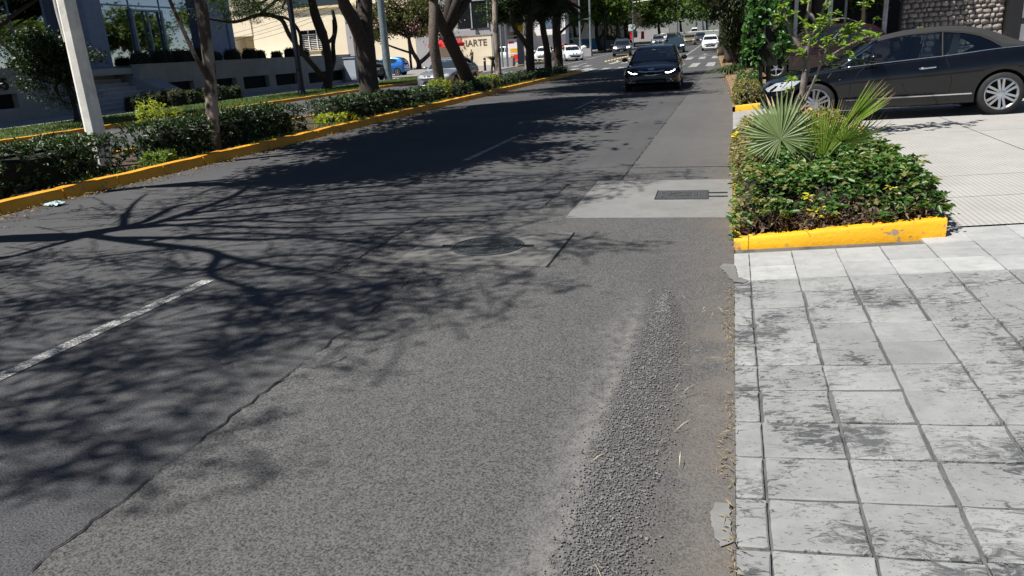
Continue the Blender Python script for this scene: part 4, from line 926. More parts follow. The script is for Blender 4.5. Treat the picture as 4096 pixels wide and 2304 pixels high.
tree('street_tree', 'thick upright dark trunk at the tip of the median', [(-10.2, 46.9, .05), (-10.2, 46.9, 1.3), (-10.2, 46.7, 2.6), (-10.1, 46.6, 4.2)], [.33, .27, .26, .2], [([(-10.2, 46.7, 2.2), (-9.6, 47.4, 2.8), (-8.9, 48.2, 3.2)], [.09, .07, .04])],
     [(LC, (-9.6, 46.4, 7.2), (3.0, 2.8, 1.8), M_leaf_d), (LM, (-10.5, 46.6, 3.9), (1.2, 1.4, 1.0), M_leaf_d), (CM(CROWN_M, M_leaf_m), (-9.0, 48.0, 3.3), (.9, .8, .45), M_leaf_m)], M_bark_d, None, group=G, seed=28)
# pale post between the trunks
pp = tag(MB().tube([(-10.8, 41.6, .1), (-10.8, 41.6, 6.5)], [.14, .11], 10).build('concrete_post', simple('pale_concrete', (.34, .31, .29), .9, var=.2, scale=5), smooth=60), 'pale concrete post among the dark median trunks', 'post')
# ---------------- big octagonal pole
pole = empty('lamp_post', (-10.2, 10.38, .1), R_(10), 'whitewashed eight-sided concrete post standing in the left hedge', 'post')
MB().tube([(0, 0, 0), (0, 0, .7), (0, 0, 3), (0, 0, 9)], [.165, .155, .138, .10], 8, phase=math.pi / 8).build('shaft', simple('whitewash', (.78, .76, .70), .85, var=.2, scale=5, bump=.3, bscale=50), pole)
vine = MB(); vine.tube([(-.13, -.06, 2.05), (-.16, -.05, 2.5), (-.14, -.06, 3.2)], [.02, .025, .03], 6); vine.build('cable_strap', simple('strap_white', (.55, .55, .52), .7), pole)
# ================================================================ tree beside the frame whose bare limbs throw the road shadows
def lift(S, z): return Vector((S[0] - KX * z, S[1] - KY * z, z))
T0 = [(-7.48, 6.02), (-6.76, 6.14), (-6.47, 6.26)]
tr = [(-10.5, 4.35, .05), (-10.3, 4.4, 1.2), (-9.75, 4.6, 2.5)] + [lift(T0[0], 3.6), lift(T0[1], 4.2), lift(T0[2], 4.6)]
LB = []
def br(S, z0, z1, r0, r1):
    n = len(S); LB.append(([lift(s, z0 + (z1 - z0) * i / (n - 1)) for i, s in enumerate(S)], [(r0 + (r1 - r0) * i / (n - 1)) * 1.3 for i in range(n)]))
br([(-6.60, 6.2), (-6.18, 6.72), (-6.12, 7.1), (-6.15, 7.77), (-6.24, 8.42), (-6.9, 10.2)], 4.5, 7.5, .080, .035)
br([(-6.7, 6.3), (-6.35, 6.75), (-6.45, 7.2), (-6.6, 7.75), (-6.3, 8.0), (-4.9, 8.8), (-3.9, 9.2)], 4.4, 7.5, .06, .02)
br([(-6.5, 6.22), (-5.61, 5.95), (-4.93, 5.78), (-4.43, 5.58), (-4.1, 5.03), (-3.74, 4.79), (-3.21, 4.59), (-2.6, 4.6)], 4.6, 7.5, .060, .016)
br([(-6.5, 6.2), (-6.55, 5.75), (-6.6, 5.35), (-6.75, 5.2), (-7.0, 4.7)], 4.6, 6.5, .05, .02)
br([(-6.6, 5.4), (-6.75, 5.1), (-6.9, 4.75), (-7.1, 4.4)], 5.2, 7.0, .022, .01)
br([(-4.93, 5.78), (-5.4, 5.55), (-5.75, 5.35), (-6.3, 4.95), (-6.9, 4.5)], 5.4, 7.5, .026, .012)
br([(-6.2, 6.7), (-5.5, 6.68), (-4.3, 6.6), (-3.2, 6.75), (-2.2, 6.9)], 4.9, 8.0, .05, .015)
br([(-6.2, 6.1), (-5.3, 6.15), (-4.4, 6.1), (-3.9, 6.2), (-2.5, 5.9), (-1.6, 5.95)], 4.8, 8.0, .055, .015)
br([(-6.1, 6.9), (-5.4, 7.1), (-4.9, 7.35), (-4.0, 7.9), (-2.8, 8.3), (-1.8, 8.8)], 5.0, 8.0, .05, .015)
br([(-4.1, 5.05), (-3.9, 5.5), (-3.3, 5.6), (-2.6, 5.35), (-1.8, 5.2)], 6.4, 8.0, .035, .012)
br([(-3.74, 4.79), (-3.3, 4.5), (-2.9, 4.1), (-2.5, 3.9)], 7.0, 8.5, .022, .010)
br([(-5.5, 6.68), (-4.9, 7.1), (-4.0, 7.3), (-2.9, 7.35), (-1.5, 7.6)], 5.6, 8.2, .03, .012)
br([(-6.15, 7.7), (-5.4, 8.0), (-4.5, 8.5), (-3.4, 8.7), (-2.0, 9.3)], 6.2, 8.2, .035, .012)
br([(-6.3, 6.5), (-5.2, 6.9), (-4.2, 6.85), (-3.0, 7.1), (-2.0, 7.2)], 4.8, 8.0, .04, .014)
br([(-6.1, 7.3), (-5.2, 7.7), (-4.2, 8.3), (-3.2, 8.4), (-2.2, 8.5), (-1.3, 8.9)], 5.2, 8.0, .045, .014)
br([(-5.6, 5.95), (-5.0, 6.35), (-4.0, 6.3), (-3.0, 6.4), (-1.9, 6.35)], 5.2, 8.0, .04, .014)
br([(-6.2, 8.3), (-5.0, 8.7), (-3.9, 9.1), (-2.6, 9.4), (-1.4, 9.7)], 6.5, 8.4, .04, .014)
br([(-4.43, 5.58), (-3.7, 5.25), (-3.0, 5.1), (-2.3, 4.7)], 6.0, 8.4, .04, .014)
br([(-4.1, 5.03), (-4.5, 4.75), (-4.9, 4.35), (-5.2, 3.9)], 6.5, 8.4, .022, .010)
br([(-6.6, 5.4), (-7.2, 5.0), (-7.6, 4.4)], 5.2, 7.0, .035, .014)
br([(-3.3, 4.5), (-3.2, 4.0), (-2.8, 3.4), (-2.5, 3.1)], 7.2, 9.0, .020, .010)
br([(-6.4, 6.6), (-6.9, 7.2), (-7.4, 7.9), (-7.8, 8.6)], 4.8, 6.5, .04, .016)
br([(-6.0, 7.2), (-5.7, 7.9), (-5.2, 8.6), (-4.4, 9.4)], 5.4, 7.5, .04, .014)
r = np.random.default_rng(55); sp = []
for q in range(110):
    s_ = LB[r.integers(0, len(LB))][0]; a_ = s_[r.integers(max(1, len(s_) // 3), len(s_))]; sp.append(Vector(a_) + Vector((r.normal() * .25, r.normal() * .25, r.normal() * .2)))
for S, z, n_, sx in (((-5.8, 4.6), 6.5, 14, .45), ((-5.0, 4.9), 7, 14, .5), ((-4.2, 4.2), 7.5, 14, .5), ((-6.3, 5.0), 6, 8, .4), ((-3.4, 4.4), 8, 18, .5), ((-2.8, 5.0), 8, 18, .45), ((-2.6, 3.6), 8.5, 14, .4), ((-3.3, 3.2), 8.5, 12, .4), ((-2.3, 2.5), 9, 12, .35), ((-3.2, 2.2), 9, 12, .4), ((-4.3, 3.0), 8.5, 10, .5),
                     ((-1.9, 4.9), 8.5, 13, .35), ((-3.0, 5.9), 8, 12, .5), ((-2.2, 6.3), 8, 12, .5), ((-2.6, 7.2), 8, 16, .6), ((-3.8, 7.3), 8, 14, .6), ((-1.7, 7.9), 8.5, 10, .4), ((-2.0, 9.0), 8.5, 16, .6), ((-3.3, 8.9), 8, 18, .6), ((-4.6, 8.6), 8, 18, .6), ((-1.5, 5.6), 8.5, 9, .35), ((-5.2, 7.6), 7.5, 12, .5), ((-7.2, 7.3), 6, 8, .4), ((-6.0, 8.7), 7.5, 14, .5), ((-1.1, 9.6), 8.5, 9, .4), ((-4.7, 3.7), 8, 10, .5), ((-2.4, 4.3), 8.5, 10, .3)):
    for q in range(n_):
        s = (S[0] + r.normal() * sx, S[1] + r.normal() * sx); sp.append(lift(s, .80 * z + r.normal() * .4))
def t0_leaves(root, b):
    per = 38; P = np.repeat(np.array([tuple(p) for p in sp]), per, 0) + r.normal(size=(len(sp) * per, 3)) * np.array([.13, .10, .10]); n = len(P)
    V, F = leaf_arrays(P - np.array(b), rand_dirs(n, -.3, r), rand_dirs(n, .8, r), r.uniform(.05, .11, n), r.uniform(.02, .045, n)); tag(link('crown', np_mesh('crown', V, F), M_leaf_m, root), kind='stuff')
    tw = MB()
    for p in sp:
        for q in range(3):
            e = p - b + Vector((r.normal() * .35 - .25, r.normal() * .3, -.3 + .25 * r.random())); tw.tube([p - b, (p - b + e) / 2 + Vector((0, 0, .06)), e], [.006, .010, .014], 4, False)
    tag(tw.build('twigs', M_bark_d, root), kind='stuff')
tree('street_tree', 'wide sparse tree beside the left edge, throwing branch shadows on the road', tr, [.28, .26, .23, .19, .18, .14], LB, [], M_bark, None, group=G, seed=30, extra=t0_leaves)
tree('street_tree', 'dense tree left of the whitewashed post shading the road', [(-10.6, 7.2, .05), (-10.6, 7.2, 2.5), (-10.3, 7.4, 4.6)], [.2, .17, .12], [], [(LM, (-8.5, 7.9, 6.8), (1.6, 1.7, 1.2), M_leaf_d)], M_bark, None, group=G, seed=31)
# ================================================================ vehicles
def paint(name, c, metal=.0, rough=.28, dust=.12, dustc=(.22, .20, .17, 1)):
    t = NT(name); n = t.noise(3.0, 4.0, .6); col = t.mix(t.math('MULTIPLY', t.ramp(n, .4, .75), dust), c, dustc)
    t.done(col, t.ramp(n, .3, .8, rough, rough + .18), metal, .08, 1.0); t.p.inputs['Coat Roughness'].default_value = .04; return t.m
M_glass_d = NT('tinted_glass'); M_glass_d = M_glass_d.done((.006, .009, .011, 1), .03, 0, .7, 1.0)
M_glass_m = NT('car_glass'); M_glass_m = M_glass_m.done((.02, .03, .034, 1), .03, 0, .8, 1.0)
M_clear = glass_mat('clear_glass', (.70, .80, .82), .02, .95)
M_tyre = simple('tyre_rubber', (.018, .018, .019), .8, var=.3, scale=20)
M_rim = simple('alloy', (.50, .51, .53), .3, .85, var=.15, scale=12)
M_rim_d = simple('dark_alloy', (.08, .08, .085), .4, .6, var=.2, scale=12)
M_well = simple('wheel_well', (.006, .006, .006), .95)
M_chrome = simple('chrome', (.70, .72, .75), .12, 1.0, var=.05)
M_plastic = simple('black_plastic', (.012, .012, .013), .5, var=.2)
M_lens = NT('headlamp_lens'); M_lens = M_lens.done((.55, .58, .60, 1), .08, .35, .8, 1.0)
M_red = NT('tail_lamp'); M_red = M_red.done((.35, .012, .015, 1), .12, 0, .6, 1.0)
M_plate = simple('number_plate', (.72, .73, .72), .5, var=.12, scale=40)
M_drl = NT('lit_lamp'); M_drl = M_drl.done((.9, .9, .9, 1), .3, 0, .5, 0, (1, .97, .92, 1), 9.0)
M_drl2 = NT('lit_lamp_soft'); M_drl2 = M_drl2.done((.9, .85, .9, 1), .3, 0, .5, 0, (1, .90, .97, 1), 2.6)
P_black = paint('black_paint', (.0015, .0015, .002, 1), dust=.004); P_navy = paint('blue_black_paint', (.0018, .0022, .004, 1), .0, .22, .006); P_silver = paint('silver_paint', (.33, .34, .36, 1), .7, .32, .08)
P_blue = paint('blue_paint', (.03, .16, .50, 1), .35, .3, .05); P_white = paint('white_paint', (.72, .73, .74, 1), 0, .3, .06); P_gold = paint('gold_paint', (.34, .28, .17, 1), .6, .35, .1); P_red = paint('red_paint', (.30, .012, .02, 1), .2, .3, .06)
P_maroon = paint('maroon_paint', (.020, .006, .008, 1), .3, .3, .04); P_grey = paint('grey_paint', (.06, .065, .075, 1), .5, .3, .1); P_teal = paint('deep_blue_paint', (.012, .035, .06, 1), .4, .28, .06)
def interp_smooth(xs, ys, x):
    """monotone-ish cubic through points (xs decreasing or increasing)"""
    i = np.argsort(xs); xs = np.array(xs, float)[i]; ys = np.array(ys, float)[i]; m = np.gradient(ys, xs); k = min(max(np.searchsorted(xs, x) - 1, 0), len(xs) - 2)
    h = xs[k + 1] - xs[k]; t = min(1, max(0, (x - xs[k]) / h)); return (2 * t**3 - 3 * t**2 + 1) * ys[k] + (t**3 - 2 * t**2 + t) * h * m[k] + (-2 * t**3 + 3 * t**2) * ys[k + 1] + (t**3 - t**2) * h * m[k + 1]
def boolean_cut(me, cutters, wellmat, paintmat):
    a = bpy.data.objects.new('tmp_a', me); COL.objects.link(a); me.materials.clear(); me.materials.append(paintmat)
    cm = cutters.mesh('tmp_c'); cm.materials.append(wellmat); b = bpy.data.objects.new('tmp_b', cm); COL.objects.link(b)
    md = a.modifiers.new('b', 'BOOLEAN'); md.operation = 'DIFFERENCE'; md.object = b; md.solver = 'EXACT'
    try: md.material_mode = 'TRANSFER'
    except Exception: pass
    dg = bpy.context.evaluated_depsgraph_get(); dg.update(); out = bpy.data.meshes.new_from_object(a.evaluated_get(dg))
    bpy.data.objects.remove(a); bpy.data.objects.remove(b); return out
def body_mesh(S, W, paintmat, wheels, tr, nst=44, tumble=.03, bulge_f=.22, bulge_r=.16, crease=.022):
    """S: stations (x, ztop, zbelt, zlow, w)"""
    xs = [s[0] for s in S]; xf, xr = max(xs), min(xs); rows = []
    st = sorted(set([xf - (xf - xr) * (.5 - .5 * math.cos(math.pi * i / (nst - 1))) * .35 - (xf - xr) * .65 * i / (nst - 1) for i in range(nst)]), reverse=True)
    for x in st:
        ztp, zb, zl, w = [interp_smooth(xs, [s[k] for s in S], x) for k in (1, 2, 3, 4)]; hgt = zb - zl; ring = []
        for (fy, fz) in ((0, 0), (.80, 0), (.93, .04), (.985, .16), (1.0, .34), (.997, .55), (1.0 , .70), (.985, .84), (.955, .955), (.90, 1.0), (.70, None), (.40, None), (0, None)):
            y = w * fy
            if fz is None: z = zb + (ztp - zb) * (1 - (fy / .90) ** 2)
            else: z = zl + hgt * fz
            if fz is not None and .6 < fz < .8: y += crease
            ff = max(0, 1 - (xf - x) / .9) ** 1.5; fr = max(0, 1 - (x - xr) / .8) ** 1.5; q = (y / W) ** 2
            zz = 0 if ztp - zl < .01 else (z - zl) / max(.3, ztp - zl)
            xx = x - ff * (bulge_f * q + .10 * max(0, zz - .55) ** 1.5 + .05 * max(0, .25 - zz)) + fr * (bulge_r * q + .06 * max(0, zz - .6))
            ring.append((xx, y, z))
        rows.append(ring + [(p[0], -p[1], p[2]) for p in reversed(ring[1:-1])])
    mb = MB(); n = len(rows[0])
    for r_ in rows: mb.v += r_
    for i in range(len(rows) - 1):
        for j in range(n): mb.f.append((i * n + j, i * n + (j + 1) % n, (i + 1) * n + (j + 1) % n, (i + 1) * n + j))
    # closed ends, filled as strips
    for base, flip in ((0, False), ((len(rows) - 1) * n, True)):
        h = n // 2
        for j in range(h):
            a, b, c, d = base + j, base + j + 1, base + (n - j - 1) % n, base + (n - j) % n
            q = (a, b, c, d) if j > 0 else (a, b, c)
            if j == h - 1: q = (a, b, d)
            if len(set(q)) >= 3: mb.f.append(q if not flip else q[::-1])
    me = mb.mesh('body', None); cut = MB()
    for wx in wheels:
        for s in (-1, 1): cut.lathe([(0, s * (W + .3)), (tr + .055, s * (W + .3)), (tr + .05, s * (W - .26)), (0, s * (W - .26))], 28, 'y', (wx, 0, tr))
    out = boolean_cut(me, cut, M_well, paintmat)
    out.polygons.foreach_set('use_smooth', [True] * len(out.polygons)); out.set_sharp_from_angle(angle=R_(32)); return out
def cabin_mesh(C, S, wfun, tumble=.40, nst=30, bow=.10, xmid=None):
    """C: roofline points (x, z) from windscreen foot to rear foot"""
    xs = [c[0] for c in C]; xa, xd = max(xs), min(xs); rows = []; xm = xmid if xmid is not None else (xa + xd) / 2; half = (xa - xd) / 2
    for i in range(nst):
        x = xa + (xd - xa) * i / (nst - 1); z = interp_smooth(xs, [c[1] for c in C], x); zb = interp_smooth([s[0] for s in S], [s[2] for s in S], x) - .02; z = max(z, zb + .004); wb = wfun(x); h = z - zb
        ring = []
        for fy, fz in ((1.0, -.25), (1.0, 0), (None, .35), (None, .70), (None, .90), ('r', .965), ('c', .985), ('d', .996), (0, 1.0)):
            if fy is None: y = wb - tumble * h * fz - .03 * fz * fz * h
            elif fy == 'r': y = wb - tumble * h * .93 - .05
            elif fy == 'c': y = (wb - tumble * h) * .72
            elif fy == 'd': y = (wb - tumble * h) * .38
            else: y = wb * fy
            zz = zb + h * fz if fz >= 0 else zb - .06
            k = ((x - xm) / half); xx = x + bow * (abs(k) ** 3) * (1 if k > 0 else -1) * (-(y / wb) ** 2) * 1.0
            ring.append((xx, y, zz))
        rows.append(ring + [(p[0], -p[1], p[2]) for p in reversed(ring[:-1])])
    me = MB().grid(rows).mesh('cabin', 40); return me
class Caster:
    def __init__(s, *meshes):
        V = []; F = []
        for me in meshes:
            b = len(V); V += [v.co.copy() for v in me.vertices]; F += [[i + b for i in p.vertices] for p in me.polygons]
        s.t = BVHTree.FromPolygons(V, F)
    def decal(s, name, poly, axis, m, parent, off=.006, cuts=2, sgn=1, thick=0.0):
        """polygon drawn in the plane seen along 'axis' ('x','y','z') and laid on the body"""
        bm = bmesh.new()
        def p3(u, v):
            return Vector((sgn * 6, u, v)) if axis == 'x' else (Vector((u, sgn * 6, v)) if axis == 'y' else Vector((u, v, 6)))
        d = Vector((-sgn, 0, 0)) if axis == 'x' else (Vector((0, -sgn, 0)) if axis == 'y' else Vector((0, 0, -1)))
        f = bm.faces.new([bm.verts.new(p3(u, v)) for u, v in poly]); bmesh.ops.triangulate(bm, faces=[f])
        if cuts: bmesh.ops.subdivide_edges(bm, edges=bm.edges[:], cuts=cuts, use_grid_fill=True)
        for v in bm.verts:
            h = s.t.ray_cast(v.co, d, 20)
            if h[0] is None:
                h2 = s.t.find_nearest(v.co + d * 5.2); v.co = (h2[0] - d * off) if h2[0] is not None else v.co
            else: v.co = h[0] - d * off
        if thick: pass
        bmesh.ops.recalc_face_normals(bm, faces=bm.faces); me = bpy.data.meshes.new(name); bm.to_mesh(me); bm.free()
        me.polygons.foreach_set('use_smooth', [True] * len(me.polygons)); return link(name, me, m, parent)
def strip(pts, w):
    """thin polygon along a polyline"""
    P = [Vector(p) for p in pts]; a = []; b = []
    for i, p in enumerate(P):
        d = (P[min(i + 1, len(P) - 1)] - P[max(i - 1, 0)]).normalized(); s = Vector((-d.y, d.x)) * w / 2; a.append(tuple(p + s)); b.append(tuple(p - s))
    return a + b[::-1]
def mirror_y(p): return [(-a, b) for a, b in p]
_wheel_cache = {}
def wheel_parts(r, rimr, spokes, twin, m):
    k = (round(r, 3), round(rimr, 3), spokes, twin, m.name)
    if k in _wheel_cache: return _wheel_cache[k]
    w = .105; t = MB().lathe([(rimr, -w), (r - .03, -w), (r - .008, -w * .8), (r, -w * .5), (r, w * .5), (r - .008, w * .8), (r - .03, w), (rimr, w)], 36, 'y').mesh('tyre', 50); t.materials.append(M_tyre)
    rm = MB().lathe([(rimr + .002, w * .98), (rimr - .012, w * 1.02), (rimr - .03, w * .8), (rimr - .035, -w * .4)], 36, 'y')
    for q in range(spokes):
        a = 2 * math.pi * q / spokes
        for o in ((-.028, .028) if twin else (0,)):
            c, s = math.cos(a), math.sin(a); x0, x1 = .05, rimr - .02
            p0 = Vector((c * x0 - s * o * .7, w * .78, s * x0 + c * o * .7)); p1 = Vector((c * x1 - s * o * 1.35, w * .92, s * x1 + c * o * 1.35)); rm.bar(p0, p1, .028 if twin else .05, .035)
    rm.lathe([(.0, w * .92), (.035, w * .92), (.07, w * .80), (.075, w * .4)], 18, 'y'); rmm = rm.mesh('rim', 30); rmm.materials.append(m)
    dk = MB().lathe([(0, w * .25), (rimr - .01, w * .25)], 28, 'y').mesh('dark_backing'); dk.materials.append(M_well); _wheel_cache[k] = (t, rmm, dk); return _wheel_cache[k]  # backing disc coloured near-black as the shade behind the spokes
def add_wheels(root, xs, W, r, rimr=None, spokes=5, twin=False, m=None, name='wheel', inset=.115):
    t, rm, dk = wheel_parts(r, rimr or r * .68, spokes, twin, m or M_rim)
    for x in xs:
        for s in (1, -1):
            wo = link(name, t, None, root, loc=(x, s * (W - inset), r), rot=(0, 0, 0 if s > 0 else math.pi)); link('rim', rm, None, wo, rot=(0, .3 * x, 0)); link('dark_backing', dk, None, wo)
SED = [(2.33, .60, .57, .27, .70), (2.22, .69, .65, .21, .83), (1.95, .79, .74, .18, .905), (1.4, .88, .82, .18, .93), (.95, .94, .87, .18, .93), (.0, .95, .92, .17, .93), (-1.0, .98, .95, .18, .93), (-1.8, 1.02, .97, .2, .915), (-2.3, 1.02, .96, .26, .86), (-2.5, .93, .87, .32, .77)]
SED_C = [(1.02, .89), (.72, 1.07), (.3, 1.31), (0, 1.415), (-.4, 1.455), (-.95, 1.43), (-1.35, 1.33), (-1.8, 1.13), (-2.08, .99)]
SUV = [(2.12, .74, .70, .30, .74), (2.02, .86, .80, .26, .86), (1.75, .98, .91, .24, .915), (1.3, 1.05, .98, .24, .935), (.9, 1.08, 1.01, .24, .935), (0, 1.08, 1.03, .24, .935), (-1.0, 1.1, 1.06, .24, .93), (-1.7, 1.12, 1.08, .27, .91), (-2.1, 1.10, 1.06, .32, .86), (-2.28, 1.0, .95, .38, .79)]
SUV_C = [(1.0, 1.04), (.7, 1.26), (.4, 1.52), (.1, 1.62), (-.5, 1.68), (-1.3, 1.64), (-1.75, 1.53), (-2.05, 1.28), (-2.2, 1.07)]
HAT = [(1.72, .66, .62, .26, .62), (1.64, .76, .70, .21, .72), (1.4, .88, .80, .18, .79), (1.1, .95, .87, .18, .80), (.8, 1.0, .93, .18, .80), (0, 1.0, .97, .18, .80), (-.9, 1.03, 1.0, .18, .80), (-1.5, 1.06, 1.02, .22, .78), (-1.76, 1.0, .97, .3, .74), (-1.88, .9, .86, .34, .66)]
HAT_C = [(1.1, .95), (.8, 1.14), (.45, 1.38), (.1, 1.50), (-.5, 1.535), (-1.2, 1.49), (-1.5, 1.38), (-1.74, 1.14), (-1.82, 1.0)]
def car(name, label, loc, rz, S, Cc, pm, tr=.32, wheels=(1.4, -1.4), W=.93, cat='car', group=None, glass=None, sidew=None, lamps=None, detail=1, roofm=None, rimm=None, spokes=5, lit=None, plate=True, windz=None, rims=None):
    glass = glass or M_glass_d; root = empty(name, loc, rz, label, cat, group)
    bme = body_mesh(S, W, pm, wheels, tr, 44 if detail else 30); link('body', bme, None, root)
    wf = lambda x: interp_smooth([s[0] for s in S], [s[4] for s in S], x) * .93
    cme = cabin_mesh(Cc, S, wf); link('roof', cme, roofm or pm, root)
    cb = Caster(cme); bb = Caster(bme); zmax = max(c[1] for c in Cc); xa = Cc[0][0]; xd = Cc[-1][0]
    zb = interp_smooth([s[0] for s in S], [s[2] for s in S], .3); zbr = interp_smooth([s[0] for s in S], [s[2] for s in S], xd + .3)
    wt = W * .93 - .40 * (zmax - zb)
    cb.decal('windscreen', [(-W * .80, zb + .05), (W * .80, zb + .05), (wt - .01, zmax - .085), (0, zmax - .065), (-wt + .01, zmax - .085)], 'x', glass, root, .006, 4, 1)
    cb.decal('rear_window', [(-W * .72, zbr + .10), (W * .72, zbr + .10), (wt - .06, zmax - .12), (-wt + .06, zmax - .12)], 'x', glass, root, .006, 4, -1)
    for s in (1, -1):
        for poly in sidew: cb.decal('side_window', poly, 'y', glass, root, .005, 3, s)
        # mirror
        mo = MB(); ym = s * (W + .09)
        mo.v = []; mx = xa - .42
        for (dx, f) in ((.10, .35), (.06, .85), (0, 1.0), (-.07, .95), (-.09, .8)):
            for k in range(10):
                a = 2 * math.pi * k / 10; mo.v.append((mx + dx, ym + .105 * f * math.cos(a), zb + .11 + .075 * f * math.sin(a)))
        for i in range(4):
            for k in range(10): mo.f.append((i * 10 + k, i * 10 + (k + 1) % 10, (i + 1) * 10 + (k + 1) % 10, (i + 1) * 10 + k))
        mo.f.append(tuple(range(10))); mo.f.append(tuple(range(40, 50))); mo.bar((mx, s * (W - .10), zb + .03), (mx, s * (W + .02), zb + .08), .05, .03); mo.build('mirror', pm, root, smooth=50)
    if detail:
        for s in (1, -1):
            for x in sorted(set([xa - .35, (xa + xd) / 2 + .05])):
                pass
            xf_ = wheels[0] - tr - .16; xr_ = wheels[1] + tr + .12; xm = (xf_ + xr_) / 2 - .08
            for x in (xf_, xm, xr_): bb.decal('door_gap', strip([(x, S[4][3] + .10), (x + .02, zb - .3), (x - .02, zb - .04)], .012), 'y', M_well, root, .003, 1, s)
            for x in (xm + .18, xr_ + .2): bb.decal('door_handle', [(x - .09, zb - .10), (x + .09, zb - .09), (x + .09, zb - .065), (x - .09, zb - .075)], 'y', pm if detail < 2 else M_chrome, root, .022, 1, s)
    add_wheels(root, wheels, W, tr, rims, spokes, False, rimm)
    if lamps: lamps(root, bb, cb)
    if plate:
        bb.decal('number_plate', [(-.16, S[1][3] + .24), (.16, S[1][3] + .24), (.16, S[1][3] + .34), (-.16, S[1][3] + .34)], 'x', M_plate, root, .02, 1, 1)
    return root
SW_SED = [[(.62, .97), (-.28, 1.0), (-.28, 1.37), (.10, 1.36), (.33, 1.25)], [(-.34, 1.0), (-1.2, 1.03), (-1.42, 1.22), (-.9, 1.36), (-.34, 1.385)]]
SW_SUV = [[(.62, 1.10), (-.28, 1.12), (-.28, 1.56), (.22, 1.54), (.42, 1.40)], [(-.34, 1.12), (-1.15, 1.15), (-1.15, 1.55), (-.34, 1.58)], [(-1.22, 1.16), (-1.75, 1.22), (-1.6, 1.42), (-1.22, 1.54)]]
SW_HAT = [[(.70, 1.02), (-.15, 1.04), (-.15, 1.44), (.25, 1.42), (.48, 1.28)], [(-.21, 1.04), (-1.05, 1.08), (-1.22, 1.28), (-.8, 1.42), (-.21, 1.455)]]
def both(bb, name, poly, m, root, off=.008, cuts=2, sgn=1):
    bb.decal(name, poly, 'x', m, root, off, cuts, sgn); bb.decal(name, [(-a, b) for a, b in reversed(poly)], 'x', m, root, off, cuts, sgn)
# ---------------- black sedan coming towards the camera
def sedan_lamps(root, bb, cb):
    both(bb, 'headlight', [(.44, .60), (.60, .585), (.76, .64), (.84, .74), (.70, .715), (.46, .66)], M_glass_m, root, .010, 3)
    both(bb, 'daytime_lamp', [(.46, .588), (.55, .576), (.66, .602), (.75, .648), (.775, .68), (.70, .640), (.60, .608), (.53, .604), (.47, .612)], M_drl, root, .020, 2)
    bb.decal('grille', [(-.42, .57), (-.14, .535), (.14, .535), (.42, .57), (.41, .645), (.13, .625), (-.13, .625), (-.41, .645)], 'x', M_plastic, root, .012, 3)
    bb.decal('grille_trim', strip([(-.43, .665), (-.15, .635), (-.10, .650), (.10, .650), (.15, .635), (.43, .665)], .028), 'x', M_chrome, root, .022, 1)
    bb.decal('grille_trim', strip([(-.43, .567), (-.15, .535), (-.10, .522), (.10, .522), (.15, .535), (.43, .567)], .024), 'x', M_chrome, root, .022, 1)
    bb.decal('badge', [(-.08, .70), (.08, .70), (.10, .717), (.08, .74), (-.08, .74), (-.10, .717)], 'x', M_chrome, root, .018, 1)
    bb.decal('lower_intake', [(-.52, .29), (.52, .29), (.46, .41), (-.46, .41)], 'x', M_well, root, .010, 2)
    for z in (.315, .345): bb.decal('intake_bar', strip([(-.42, z), (.42, z)], .010), 'x', M_rim_d, root, .020, 1)
    both(bb, 'fog_lamp_trim', strip([(.62, .40), (.68, .34), (.72, .29)], .028), M_chrome, root, .012, 1)
    bb.decal('bonnet_gap', strip([(-.80, .79), (-.5, .70), (0, .685), (.5, .70), (.80, .79)], .008), 'x', M_well, root, .004, 1)
    cb.decal('sticker', [(-.10, 1.30), (.02, 1.30), (.02, 1.325), (-.10, 1.325)], 'x', simple('green_sticker', (.2, .5, .25), .5), root, .012, 1)
car('sedan', 'black sedan with lit daytime lamps driving towards us in the shade', (-2.62, 28.25, 0), -math.pi / 2 + .03, SED, SED_C, P_black, sidew=SW_SED, lamps=sedan_lamps, detail=1, plate=False)
# ---------------- generic lamp sets
def lamps_basic(zl, zh, lit=None, grille=True, W=.93):
    def f(root, bb, cb):
        both(bb, 'headlight', [(W * .5, zl), (W * .86, zl + .03), (W * .92, zh + .03), (W * .55, zh)], lit or M_lens, root, .010, 2)
        if grille: bb.decal('grille', [(-W * .45, zl - .02), (W * .45, zl - .02), (W * .48, zh - .02), (-W * .48, zh - .02)], 'x', M_plastic, root, .008, 2)
        bb.decal('lower_intake', [(-W * .55, zl - .27), (W * .55, zl - .27), (W * .5, zl - .15), (-W * .5, zl - .15)], 'x', M_well, root, .008, 2)
        both(bb, 'tail_light', [(W * .62, zh + .10), (W * .92, zh + .12), (W * .92, zh + .28), (W * .66, zh + .24)], M_red, root, .008, 2, -1)
        bb.decal('rear_plate', [(-.17, zl + .12), (.17, zl + .12), (.17, zl + .25), (-.17, zl + .25)], 'x', M_plate, root, .012, 1, -1)
    return f
def scaleS(S, k, kw=1.0, kz=1.0): return [(a * k, b * kz, c * kz, d * kz, e * kw) for a, b, c, d, e in S]
def scaleC(C, k, kz=1.0): return [(a * k, b * kz) for a, b in C]
def scaleP(PP, k, kz=1.0): return [[(a * k, b * kz) for a, b in p] for p in PP]
# silver sedan on the other carriageway, coming towards us
car('sedan', 'silver sedan waiting behind the leaning median trees', (-13.2, 35.6, 0), -math.pi / 2 - .02, scaleS(SED, .95, .95), scaleC(SED_C, .95), P_silver, W=.885, wheels=(1.33, -1.33), sidew=scaleP(SW_SED, .95), lamps=lamps_basic(.60, .72, W=.885), glass=M_glass_m, tr=.31)
